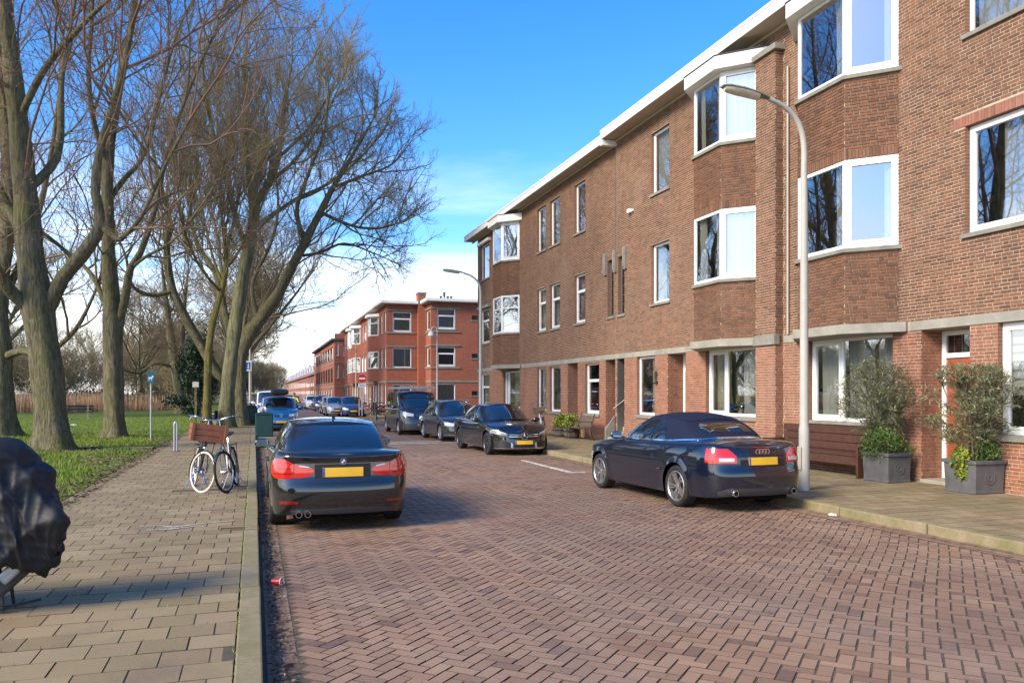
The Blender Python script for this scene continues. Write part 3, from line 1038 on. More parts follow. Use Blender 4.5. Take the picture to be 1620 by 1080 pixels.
def bay(h, ya, yb, dep, cur_f, cur_r, style_low=('one', 'sash'), cornice=True, mirror=False, windows_mat=None):
    """two-storey splayed bay from ya to yb carried on a stone slab"""
    e = h.e
    A, Bc, C, D = (XF, ya), (XF - dep, ya + dep), (XF - dep, yb - dep), (XF, yb)
    near = Panel(A, (Bc[0] - A[0], Bc[1] - A[1]), (-1, -1)); ln = math.hypot(dep, dep)
    front = Panel(Bc, (0, 1), (-1, 0)); lf = C[1] - Bc[1]
    far = Panel(C, (D[0] - C[0], D[1] - C[1]), (-1, 1))
    Z = dict(a0=3.14, a1=4.58, w0=4.66, w1=6.42, s1=6.62, a2=8.02, v0=8.10, v1=9.88)
    mort = MB(); acc = []; sol = []
    for pn, L in ((near, ln), (front, lf), (far, ln)):
        for z0, z1 in ((Z['a0'], Z['w0'] - .085), (Z['s1'], Z['v0'] - .085)):
            lay(pn, 0.004, L - 0.004, z0, z1, [], acc)
        soldiers(pn, 0.004, L - 0.004, Z['w1'] + .012, 0.19, sol)
        mortar_sheet(mort, pn, 0, L, Z['a0'], 9.9, [(0.004, L - .004, Z['w0'] - .04, Z['w1']), (0.004, L - .004, Z['v0'] - .04, Z['v1'])], -.012)
    bo = mort.build('bay', 'mortar_brown', e, world=True)
    for a_, nm in ((acc, 'bay_brickwork'), (sol, 'bay_lintel_brickwork')):
        P, U, V, Nn = zip(*a_)
        vs, fq = boxes_np(P, U, V, Nn, 0.002)
        mesh_np(nm, vs, fq, 'brick_brown', bo, world=True, kind='stuff')
    # windows on each storey, sills follow the splay
    for (z0, z1) in ((Z['w0'], Z['w1']), (Z['v0'], Z['v1'])):
        st = style_low if z0 < 6 else ('one', 'sash')
        window(e, near, 0.0, ln, z0, z1, st[1], 0.005, sill=False, fr=0.085, cur=cur_r)
        window(e, front, 0.0, lf, z0, z1, st[0], 0.005, sill=False, fr=0.07, cur=cur_f)
        window(e, far, 0.0, ln, z0, z1, st[1], 0.005, sill=False, fr=0.085)
        s = MB()
        x = 0.07; k = x * math.tan(R(22.5))
        s.prism([(A[0] + .0, A[1] - 0.10), (Bc[0] - x, Bc[1] - k), (C[0] - x, C[1] + k), (D[0] + .0, D[1] + 0.10), (D[0], D[1] - .05), (C[0] + .1, C[1]), (Bc[0] + .1, Bc[1]), (A[0], A[1] + .05)][::-1], z0 - 0.085, z0 - 0.004)
        s.build('bay_sill', 'sill_stone', bo, bevel=0.008, world=True)
    # floors inside the bay close it off
    f = MB()
    for zz in (3.15, 6.5, 9.89):
        f = MB(); f.prism([(A[0] + .02, A[1]), (Bc[0] + .03, Bc[1]), (C[0] + .03, C[1]), (D[0] + .02, D[1])][::-1], zz, zz + 0.05)
        f.build('bay_floor', 'interior', bo, world=True)
    # stone slab below
    s = MB(); x = 0.10; k = x * math.tan(R(22.5))
    s.prism([(XF - 0.06, A[1] - 0.14 - x), (Bc[0] - x, Bc[1] - k), (C[0] - x, C[1] + k), (XF - 0.06, D[1] + 0.14 + x), (XF + .3, D[1] + .1), (XF + .3, A[1] - .1)][::-1], 2.955, 3.145)
    s.build('slab', 'stone_band', bo, bevel=0.012, world=True)
    # white cornice of the bay
    if cornice:
        s = MB(); x = 0.24; k = x * math.tan(R(22.5))
        poly = [(XF + .02, A[1] - x * 1.4142 - .02), (Bc[0] - x, Bc[1] - k), (C[0] - x, C[1] + k), (XF + .02, D[1] + x * 1.4142 + .02)]
        s.prism(poly[::-1], 9.885, 10.21)
        s.build('bay_cornice', 'fascia_white', bo, bevel=0.01, world=True)
        s = MB(); x = 0.26
        k = x * math.tan(R(22.5))
        poly = [(XF + .01, A[1] - x * 1.4142 - .02), (Bc[0] - x, Bc[1] - k), (C[0] - x, C[1] + k), (XF + .01, D[1] + x * 1.4142 + .02)]
        s.prism(poly[::-1], 10.212, 10.235)
        s.build('bay_flashing', 'roof_felt', bo, world=True)
    return bo

def eave(h, y0, y1, over, zt=10.78, hf=0.30, bracket=None):
    e = h.e
    mb = MB(); mb.box(XF - over, 21, y0, y1, zt - .02, zt + 0.03)
    rf = mb.build('roof', 'roof_felt', e, world=True)
    mb = MB(); mb.box(XF - over - 0.03, XF - over, y0, y1, zt - hf, zt - .004)
    mb.box(XF - over - 0.045, XF - over - .03, y0, y1, zt - 0.07, zt + .01)
    mb.build('fascia', 'fascia_white', rf, bevel=0.004, world=True)
    mb = MB(); mb.box(XF - over, XF + 0.05, y0 + .002, y1 - .002, zt - hf + 0.015, zt - hf + 0.05)
    mb.build('soffit', 'soffit', rf, world=True)
    mb = MB(); mb.box(XF - 0.06, XF - 0.012, y0 + .004, y1 - .004, zt - hf - 0.07, zt - hf + 0.012)
    mb.build('moulding', 'soffit', rf, bevel=0.01, world=True)
    return rf

def shell(h, y0, y1):
    """inside: floors, ceilings and back wall so that the rooms are dark behind the panes"""
    mb = MB()
    mb.box(XF + 2.6, XF + 2.7, y0, y1, PZ, 10.7)
    for z in (3.02, 6.55, 10.0):
        mb.box(XF + 0.13, XF + 2.6, y0, y1, z, z + 0.06)
    mb.box(XF + 0.02, XF + 2.6, y0 + .01, y0 + 0.1, PZ, 10.7)
    mb.box(XF + 0.02, XF + 2.6, y1 - 0.1, y1 - .01, PZ, 10.7)
    mb.box(XF + 0.02, XF + 2.6, y0, y1, PZ - 0.1, PZ + 0.05)
    mb.build('interior', 'interior', h.e, world=True)

def band(h, y0, y1, gaps=()):
    mb = MB()
    for a, b in subtract(y0, y1, gaps):
        mb.box(XF - 0.022, XF + .1, a, b, 2.965, 3.14)
    return mb.build('stone_band', 'stone_band', h.e, bevel=0.006, world=True)

def porch(h, u0, u1, z0, z1, depth, door_u=None, door_mat='door_red', frame='white_paint', step=True, light=True):
    """recessed doorway: side walls, ceiling, step, frame, door leaf with glazed hatch"""
    h.open(u0, u1, PZ, z1, rev=0)
    pn = h.pn
    acc = []
    L = Panel((XF, u0), (1, 0), (0, 1)); Rr = Panel((XF, u1), (1, 0), (0, -1))
    mb = MB()
    for q in (L, Rr):
        lay(q, 0.0, depth, PZ, z1, [], acc)
        mortar_sheet(mb, q, 0, depth, PZ, z1, [])
    po = mb.build('porch', 'mortar_brown', h.e, world=True)
    P, U, V, Nn = zip(*acc)
    vs, fq = boxes_np(P, U, V, Nn, 0.002)
    mesh_np('porch_brickwork', vs, fq, 'brick_red', po, world=True, kind='stuff')
    mb = MB(); mb.box(XF + .0, XF + depth + .1, u0 - .05, u1 + .05, z1 - .0, z1 + 0.03)
    mb.build('porch_ceiling', 'soffit', po, world=True)
    if step:
        mb = MB(); mb.box(XF - 0.05, XF + depth, u0 + .015, u1 - .015, PZ - .1, z0)
        mb.build('step', 'stone_band', po, bevel=0.015, world=True)
    # door set at the back
    B = Panel((XF + depth, 0), (0, 1), (-1, 0))
    a, b = u0 + .012, u1 - .012
    fr = MB()
    pbox(fr, B, a, a + .09, z0, z1 - .01, 0, .07); pbox(fr, B, b - .09, b, z0, z1 - .01, 0, .07)
    pbox(fr, B, a + .09, b - .09, z1 - .1, z1 - .01, 0, .07)
    zt = z1 - 0.52
    pbox(fr, B, a + .09, b - .09, zt, zt + .09, 0, .07)
    d = MB()
    pbox(d, B, a + .093, b - .093, z0 + .01, zt - .003, 0.0, .04)
    for (fa, fb, za, zb) in ((.16, .84, .06, .42), (.16, .84, .48, .60)):
        w_ = b - a - .19
        pbox(d, B, a + .095 + w_ * fa, a + .095 + w_ * fb, z0 + (zt - z0) * za, z0 + (zt - z0) * zb, .04, .052)
    do = d.build('door', door_mat, h.e, bevel=0.006, world=True)
    fr.build('door_frame', frame, do, bevel=0.005, world=True)
    g = MB(); w_ = b - a - .19
    pbox(g, B, a + .095 + w_ * .25, a + .095 + w_ * .75, z0 + (zt - z0) * .68, z0 + (zt - z0) * .86, .041, .048)
    g.build('door_glass', 'glass_grey', do, world=True)
    g = MB()
    for k in range(4):
        uu = a + .095 + w_ * (.27 + .152 * k)
        pbox(g, B, uu, uu + .012, z0 + (zt - z0) * .67, z0 + (zt - z0) * .87, .048, .06)
    g.build('hatch_grille', 'black_metal', do, world=True)['kind'] = 'stuff'
    g = MB(); pbox(g, B, a + .095 + w_ * .3, a + .095 + w_ * .7, z0 + (zt - z0) * .61, z0 + (zt - z0) * .64, .052, .065)
    g.build('letter_plate', 'black_metal', do, world=True)
    g = MB()
    g.tube([B.p(b - .16, z0 + 1.0, .04), B.p(b - .16, z0 + 1.0, .09), B.p(b - .26, z0 + 1.0, .09)], .011, 8)
    g.build('door_handle', 'black_metal', do, world=True)
    g = MB(); g.add([B.p(a + .09, zt + .09, .03), B.p(b - .09, zt + .09, .03), B.p(b - .09, z1 - .1, .03), B.p(a + .09, z1 - .1, .03)], [(3, 2, 1, 0)])
    g.build('fanlight', 'glass_grey', do, world=True)
    g = MB()
    for k in range(1, 5):
        uu = a + .09 + (b - a - .18) * k / 5
        pbox(g, B, uu - .006, uu + .006, zt + .09, z1 - .1, .031, .042)
    g.build('glazing_bar', 'lead', do, world=True)
    return po

CW = ((0.0, 1.0, 'curtain_white'),)
# ------------------------------------------------ house C: nearest
C = House('terraced_house', 'brown brick terraced house with red front door and olive shrubs in square planters outside', 3.0, 16.07)
C.extra_up = []
pn = C.pn
C.open(9.05, 10.99, 8.06, 9.92); C.open(9.05, 10.99, 4.57, 6.46); C.open(8.45, 10.34, 1.08, 2.962)
window(C.e, pn, 9.055, 10.985, 8.07, 9.915, 'one', cur=((0, 1, 'curtain_white'),))
window(C.e, pn, 9.055, 10.985, 4.58, 6.455, 'sash', cur=((0.45, 0.72, 'curtain_white'), (0, .2, 'curtain_white')))
wn = window(C.e, pn, 8.455, 10.335, 1.09, 2.96, 'side', cur=None, split=0.05, fr=0.07, sillh=0.11)
# venetian style zebra blind inside the ground-floor window
mb = MB(); mb2 = MB()
k = 0
z = 2.86
while z > 1.75:
    (mb if k % 2 == 0 else mb2).add([pn.p(8.55, z - (.10 if k % 2 == 0 else .045), -.19), pn.p(10.24, z - (.10 if k % 2 == 0 else .045), -.19), pn.p(10.24, z, -.185), pn.p(8.55, z, -.185)], [(0, 1, 2, 3)])
    z -= .10 if k % 2 == 0 else .045
    k += 1
mb.build('blind', 'white_paint', wn, world=True)
defm('blind_grey', plain((0.33, 0.34, 0.36), 0.8))
mb2.build('blind_band', 'blind_grey', wn, world=True)
C.open(12.67, 15.19, 1.17, 2.962)
window(C.e, pn, 12.675, 15.185, 1.18, 2.955, 'side', 0.10, cur=((0.30, 0.62, 'curtain_white'), (0.08, .25, 'curtain_white'), (0.74, 0.97, 'curtain_white')), split=0.62, sillh=0.07)
porch(C, 10.90, 11.98, 0.19, 2.962, 0.55)
soldiers(pn, 8.9, 11.24, 6.462, 0.19, C.lin)
C.extra_up = [(8.9, 11.24, 6.455, 6.66), (12.55, 15.33, 3.1, 10.5)]
bay(C, 12.52, 15.35, 0.69, ((.08, .3, 'curtain_white'),), ((0.0, 0.25, 'curtain_white'),))
eave(C, 3.0, 16.48, 0.55)
shell(C, 3.0, 16.07)
band(C, 3.0, 16.07, [(12.22, 15.65)])
C.cuts.append((12.56, 15.31, 3.16, 9.86))
C.finish((300, 120))
mb = MB(); mb.tube([(XF - .05, 15.86, 3.16), (XF - .05, 15.86, 9.2), (XF - .05, 15.86, 9.4)], .026, 10)
mb.build('downpipe', 'lamp_grey', C.e, smooth=40, world=True)

# ------------------------------------------------ house B: middle, with its pier
Bh = House('terraced_house', 'brown brick terraced house with lantern by its door and leaded stair windows', 16.07, 25.30)
pn = Bh.pn
bp = MB(); acc = []
PX = XF - 0.22
pf = Panel((PX, 0), (0, 1), (-1, 0)); pr_ = Panel((PX, 16.10), (1, 0), (0, -1)); pl_ = Panel((PX, 16.87), (1, 0), (0, 1))
for q, a, b in ((pf, 16.10, 16.87), (pr_, 0.0, 0.22), (pl_, 0.0, 0.22)):
    lay(q, a, b, PZ if q is not pf else PZ, 9.86, [], acc)
    mortar_sheet(bp, q, a, b, PZ - .05, 9.9, [])
pier = bp.build('pier', 'mortar', Bh.e, world=True)
P, U, V, Nn = zip(*acc)
vs, fq = boxes_np(P, U, V, Nn, 0.002)
sel = np.array([p[2] > 3.0 for p in P])
for s_, mt, nm in ((sel, 'brick_brown', 'pier_brickwork'), (~sel, 'brick_red', 'pier_base_brickwork')):
    vs, fq = boxes_np(np.array(P)[s_], np.array(U)[s_], np.array(V)[s_], np.array(Nn)[s_], .002)
    mesh_np(nm, vs, fq, mt, pier, world=True, kind='stuff')
mb = MB(); mb.box(PX - .08, XF + .1, 16.0, 16.97, 9.86, 10.0)
mb.build('pier_cap', 'sill_stone', pier, bevel=.01, world=True)
mb = MB(); mb.box(PX - .06, PX + .1, 16.06, 16.91, 2.93, 3.16)
mb.build('pier_bracket', 'sill_stone', pier, bevel=.01, world=True)
for z0, z1 in ((4.57, 6.42), (8.0, 9.92)):
    Bh.open(21.55, 22.70, z0, z1)
    window(Bh.e, pn, 21.555, 22.695, z0 + .01, z1 - .005, 'one', cur=CW if z0 > 6 else ((.5, 1, 'curtain_white'),))
Bh.open(16.97, 19.50, 1.17, 2.962)
window(Bh.e, pn, 16.975, 19.495, 1.18, 2.955, 'side', 0.10, cur=((0.12, 0.46, 'curtain_white'), (0.80, .97, 'curtain_cream')), split=0.66, sillh=0.10)
porch(Bh, 20.59, 21.67, 0.19, 2.962, 0.60, door_mat='door_dark')
Bh.open(22.47, 23.69, 1.08, 2.962)
window(Bh.e, pn, 22.475, 23.685, 1.09, 2.955, 'one', cur=((0.15, 0.55, 'curtain_cream'),), sillh=0.11)
porch(Bh, 24.63, 25.26, 0.42, 2.962, 1.4, door_mat='door_dark', frame='cream_paint', step=False)
# stair windows between stone posts
Bh.open(24.62, 25.12, 4.46, 6.46, 0.12)
wn = window(Bh.e, pn, 24.625, 25.115, 4.47, 6.45, 'one', 0.11, fr=0.05, glass='glass_grey', col='lead', sillo=.05)
mb = MB()
for k in range(1, 6):
    pbox(mb, pn, 24.67, 25.07, 4.5 + .32 * k, 4.515 + .32 * k, -.135, -.12)
mb.build('lead_bar', 'lead', wn, world=True)
bay(Bh, 16.98, 19.66, 0.69, ((.06, .3, 'curtain_white'), (.75, .97, 'curtain_white')), ((0.12, .95, 'curtain_white'),))
eave(Bh, 16.482, 25.33, 0.55)
shell(Bh, 16.07, 25.30)
band(Bh, 16.90, 25.30, [(16.68, 19.96)])
Bh.cuts.append((17.02, 19.62, 3.16, 9.86))
Bh.extra_up = [(17.0, 19.64, 3.1, 10.5), (25.22, 25.4, 6.7, 10.4)]
Bh.finish((300, 120))
for y in (24.5, 25.30):
    mb = MB()
    mb.box(XF - .10, XF + .02, y - .075, y + .075, 5.95, 6.72)
    mb.box(XF - .13, XF + .02, y - .045, y + .045, 6.02, 6.66)
    mb.build('stone_post', 'sill_stone', Bh.e, bevel=.008, world=True)
# eave bracket above the house joint, dark joint below it
mb = MB(); mb.box(XF - .56, XF + .02, 25.22, 25.40, 10.28, 10.475)
mb.build('bracket', 'fascia_white', Bh.e, bevel=.006, world=True)
mb = MB(); mb.box(XF - .004, XF + .02, 25.24, 25.36, 6.7, 10.3)
mb.build('wall_joint', 'lead', Bh.e, world=True)
# steps and handrail in the stair porch
mb = MB()
for k in range(4):
    mb.box(XF - .35 + .28 * k, XF + 1.2, 24.66, 25.24, PZ, PZ + .17 * (k + 1))
mb.build('stair', 'stone_band', Bh.e, bevel=.01, world=True)
mb = MB(); mb.tube([(XF - .15, 25.2, 1.25), (XF + .9, 25.2, 2.0)], .02, 8); mb.tube([(XF + .2, 25.2, 1.5), (XF + .2, 25.25, 1.5)], .012, 6)
mb.build('handrail', 'lamp_grey', Bh.e, smooth=40, world=True)
mb = MB(); mb.prism([(XF - .40, 0), (XF - .05, 0), (XF - .05, 0.9), (XF - .40, .45)], 0, .06)
mb2 = MB(); mb2.v = [(x, 25.28 + z, y + PZ) for x, y, z in mb.v]; mb2.f = mb.f; mb2.m = mb.m
mb2.build('stair_cheek', 'sill_stone', Bh.e, bevel=.01, world=True)
# wall lantern
mb = MB()
LX, LY, LZ = XF - .26, 22.30, 2.42
mb.tube([(XF - .01, LY, LZ - .28), (XF - .10, LY, LZ - .33), (XF - .2, LY, LZ - .30), (LX, LY, LZ - .2)], .018, 8)
mb.lathe([(.0, .0), (.05, .0), (.06, .05), (.05, .1), (0, .1)], 10, (XF - .012, LY, LZ - .33), 'x')
lm = mb.build('wall_lantern', 'black_metal', Bh.e, smooth=40, world=True)
mb = MB(); mb.lathe([(.0, .30), (.015, .27), (.03, .22), (.115, .15), (.12, .12), (.10, .11)], 6, (LX, LY, LZ)); mb.lathe([(.06, -.13), (.075, -.1), (.03, -.16), (0, -.2)], 6, (LX, LY, LZ))
for k in range(6):
    a = k * 1.0472
    mb.tube([(LX + .07 * math.cos(a), LY + .07 * math.sin(a), LZ - .12), (LX + .105 * math.cos(a), LY + .105 * math.sin(a), LZ + .12)], .008, 5)
mb.build('lantern_cage', 'black_metal', lm, world=True)
mb = MB(); mb.lathe([(.068, -.11), (.098, .11)], 6, (LX, LY, LZ)); mb.build('lantern_glass', 'glass_grey', lm, world=True)
# small fittings on the wall
mb = MB(); mb.box(XF - .12, XF - .01, 24.05, 24.22, 7.75, 7.88); mb.box(XF - .09, XF - .01, 23.9, 24.0, 7.76, 7.84)
mb.build('floodlight', 'white_paint', Bh.e, bevel=.01, world=True)
mb = MB(); mb.box(XF - .016, XF - .006, 21.95, 22.17, 7.45, 7.72)
vb = mb.build('vent_brick', 'brick_lintel', Bh.e, world=True)
mb = MB(); mb.lathe([(.0, 0), (.05, .0), (.05, .006)], 12, (XF - .021, 22.05, 7.55), 'x'); mb.build('vent_hole', 'roof_felt', vb, world=True)

# ------------------------------------------------ house A: corner house
A = House('corner_house', 'brown brick corner house at the end of the terrace with bench and flower tubs outside', 25.30, 43.30)
pn = A.pn
for z0, z1 in ((4.47, 6.35), (7.95, 9.86)):
    st = 'transom' if z0 < 6 else 'one'
    for (a, b, cu) in ((27.98, 29.06, (.55, 1, 'curtain_pink')), (30.62, 31.78, (.6, 1, 'curtain_white')), (32.27, 33.39, (.5, 1, 'curtain_white'))):
        A.open(a, b, z0, z1)
        window(A.e, pn, a + .005, b - .005, z0 + .01, z1 - .005, st, cur=(cu,))
    A.open(40.95, 42.7, z0, z1)
    window(A.e, pn, 40.955, 42.695, z0 + .01, z1 - .005, st, cur=None)
    mb = MB(); mb.box(XF - .16, XF + .01, 40.7, 42.95, z1 + .01, z1 + .16)
    mb.build('window_canopy', 'fascia_white' if z0 > 6 else 'stone_band', A.e, bevel=.008, world=True)
A.open(25.48, 25.98, 4.46, 6.46, 0.12)
wn = window(A.e, pn, 25.485, 25.975, 4.47, 6.45, 'one', 0.11, fr=0.05, glass='glass_grey', col='lead', sillo=.05)
mb = MB()
for k in range(1, 6):
    pbox(mb, pn, 25.53, 25.93, 4.5 + .32 * k, 4.515 + .32 * k, -.135, -.12)
mb.build('lead_bar', 'lead', wn, world=True)
mb = MB(); mb.box(XF - .10, XF + .02, 26.02, 26.17, 5.95, 6.72); mb.box(XF - .13, XF + .02, 26.05, 26.14, 6.02, 6.66)
mb.build('stone_post', 'sill_stone', A.e, bevel=.008, world=True)
porch(A, 25.34, 26.16, 0.19, 2.962, 1.4, door_mat='door_dark', frame='cream_paint', step=False)
for (a, b, st, cu) in ((26.71, 28.0, 'transom', None), (30.55, 31.8, 'one', ((.1, .9, 'curtain_blue'),)), (32.25, 33.39, 'one', ((.3, .9, 'curtain_green'),))):
    A.open(a, b, 1.02, 2.90)
    window(A.e, pn, a + .005, b - .005, 1.03, 2.895, st, cur=cu, sillh=.11)
porch(A, 28.74, 29.79, 0.19, 2.962, 0.8, door_mat='door_dark')
A.open(35.78, 38.4, 1.05, 2.85)
window(A.e, pn, 35.785, 38.395, 1.06, 2.845, 'side', 0.1, cur=((.05, .6, 'curtain_green'),), split=.8)
A.open(40.95, 42.7, 1.02, 2.85)
window(A.e, pn, 40.955, 42.695, 1.03, 2.845, 'transom', cur=((0, 1, 'curtain_green'),), split=.62)
bay(A, 35.87, 38.66, 0.69, None, ((0.3, .95, 'curtain_white'),), style_low=('cross', 'cross'))
eave(A, 25.332, 44.3, 0.50, 10.66)
shell(A, 25.30, 43.30)
band(A, 25.30, 43.30, [(35.55, 38.98)])
A.cuts.append((35.91, 38.62, 3.16, 9.86))
A.extra_up = [(35.89, 38.64, 3.1, 10.5)]
A.finish((0, 0))
mb = MB(); mb.box(XF + .01, 21, 43.2, 43.30, PZ, 10.4)
mb.build('gable_wall', 'brick_reveal', A.e, world=True)
# ================================================================ trees
def at(px, py, Y):
    """point of the photograph at street distance Y"""
    a = (px - 810) / 1270
    wx, wy = math.cos(TH) * a + math.sin(TH), math.cos(TH) - math.sin(TH) * a
    Z = Y / wy
    return Vector((Z * wx, Y, 1.78 + (622 - py) * Z / 1270))

def barkmat(a, b, moss, mossamt, scale=1.0):
    def fn(name):
        t = NT(name)
        n1 = t.noise(9 * scale, 6, 0.65, stretch=(1, 1, 0.22))
        c = t.ramp(n1, [(0.3, a), (0.7, b)])
        n2 = t.noise(1.5, 5, 0.6)
        sx = t.n('SeparateXYZ'); t.l(t.n('NewGeometry').outputs['Normal'], sx.inputs[0])
        m = t.math('ADD', t.rng(n2, 0.4, 0.7), t.math('MULTIPLY', sx.outputs['Z'], 0.6))
        c = t.mix(t.math('MULTIPLY', m, mossamt, clamp=True), c, moss)
        t.base(c); t.rough(0.92); t.set(Specular_IOR_Level=0.2)
        n3 = t.noise(16 * scale, 6, 0.75, dist=.5, stretch=(1, 1, 0.16))
        c2 = t.mix(t.rng(n3, .38, .56, .75, 0), c, tuple(x * .35 for x in a))
        t.base(c2)
        t.bump(n3, 1.0, 0.14)
        return t.mat
    return fn
defm('bark', barkmat((0.150, 0.126, 0.078), (0.32, 0.275, 0.18), (0.19, 0.20, 0.055), 0.65))
defm('bark_grey', barkmat((0.20, 0.185, 0.11), (0.33, 0.305, 0.195), (0.19, 0.21, 0.07), 0.6, 0.6))
defm('bark_yellow', barkmat((0.208, 0.169, 0.058), (0.325, 0.267, 0.098), (0.221, 0.215, 0.039), 0.6, 0.8))
defm('twig', plain((0.182, 0.138, 0.081), 0.9, 0.25, 0.6, 0.2))
defm('twig_light', plain((0.250, 0.203, 0.111), 0.9, 0.25, 0.6, 0.2))
defm('twig_red', plain((0.182, 0.115, 0.081), 0.9, 0.25, 0.6, 0.2))
def fn(name):
    t = NT(name)
    t.base(t.ramp(t.rand(), [(0, (0.11, 0.05, 0.038)), (1, (0.19, 0.095, 0.07))])); t.rough(0.8)
    return t.mat
defm('bud', fn)

def tubes_np(brs, n):
    """many tapering tubes at once; brs: list of (pts, radii) with the same number of points"""
    P = np.array([b[0] for b in brs], dtype=np.float64)       # (m,k,3)
    Rr = np.array([b[1] for b in brs], dtype=np.float64)
    m, k, _ = P.shape
    T = np.empty_like(P)
    T[:, 1:-1] = P[:, 2:] - P[:, :-2]; T[:, 0] = P[:, 1] - P[:, 0]; T[:, -1] = P[:, -1] - P[:, -2]
    T /= np.maximum(np.linalg.norm(T, axis=2, keepdims=True), 1e-9)
    ref = np.where(np.abs(T[:, :1, 2:3]) > 0.8, np.array([1.0, 0, 0]), np.array([0, 0, 1.0]))
    A = np.cross(T, np.broadcast_to(ref, T.shape)); A /= np.maximum(np.linalg.norm(A, axis=2, keepdims=True), 1e-9)
    Bn = np.cross(T, A)
    an = np.arange(n) * 2 * math.pi / n
    V = P[:, :, None] + Rr[:, :, None, None] * (A[:, :, None] * np.cos(an)[None, None, :, None] + Bn[:, :, None] * np.sin(an)[None, None, :, None])
    base = (np.arange(m) * k * n)[:, None, None]
    i = np.arange(k - 1)[None, :, None] * n
    j = np.arange(n)[None, None, :]
    j2 = (j + 1) % n
    F4 = np.stack(np.broadcast_arrays(base + i + j, base + i + j2, base + i + n + j2, base + i + n + j), -1)
    return V.reshape(-1, 3), F4.reshape(-1, 4)

def join_np(parts):
    Vs = []; Fs = []; o = 0
    for v, f in parts:
        Vs.append(v); Fs.append(f + o); o += len(v)
    return np.vstack(Vs), np.vstack(Fs)

def spline(pts, rad, step=0.35):
    pts = [Vector(p) for p in pts]
    out = []; ro = []
    for i in range(len(pts) - 1):
        p0 = pts[max(i - 1, 0)]; p1 = pts[i]; p2 = pts[i + 1]; p3 = pts[min(i + 2, len(pts) - 1)]
        k = max(2, int((p2 - p1).length / step))
        for j in range(k):
            t = j / k
            out.append(0.5 * ((2 * p1) + (-p0 + p2) * t + (2 * p0 - 5 * p1 + 4 * p2 - p3) * t * t + (-p0 + 3 * p1 - 3 * p2 + p3) * t ** 3))
            ro.append(rad[i] + (rad[i + 1] - rad[i]) * t)
    out.append(pts[-1]); ro.append(rad[-1])
    return out, ro

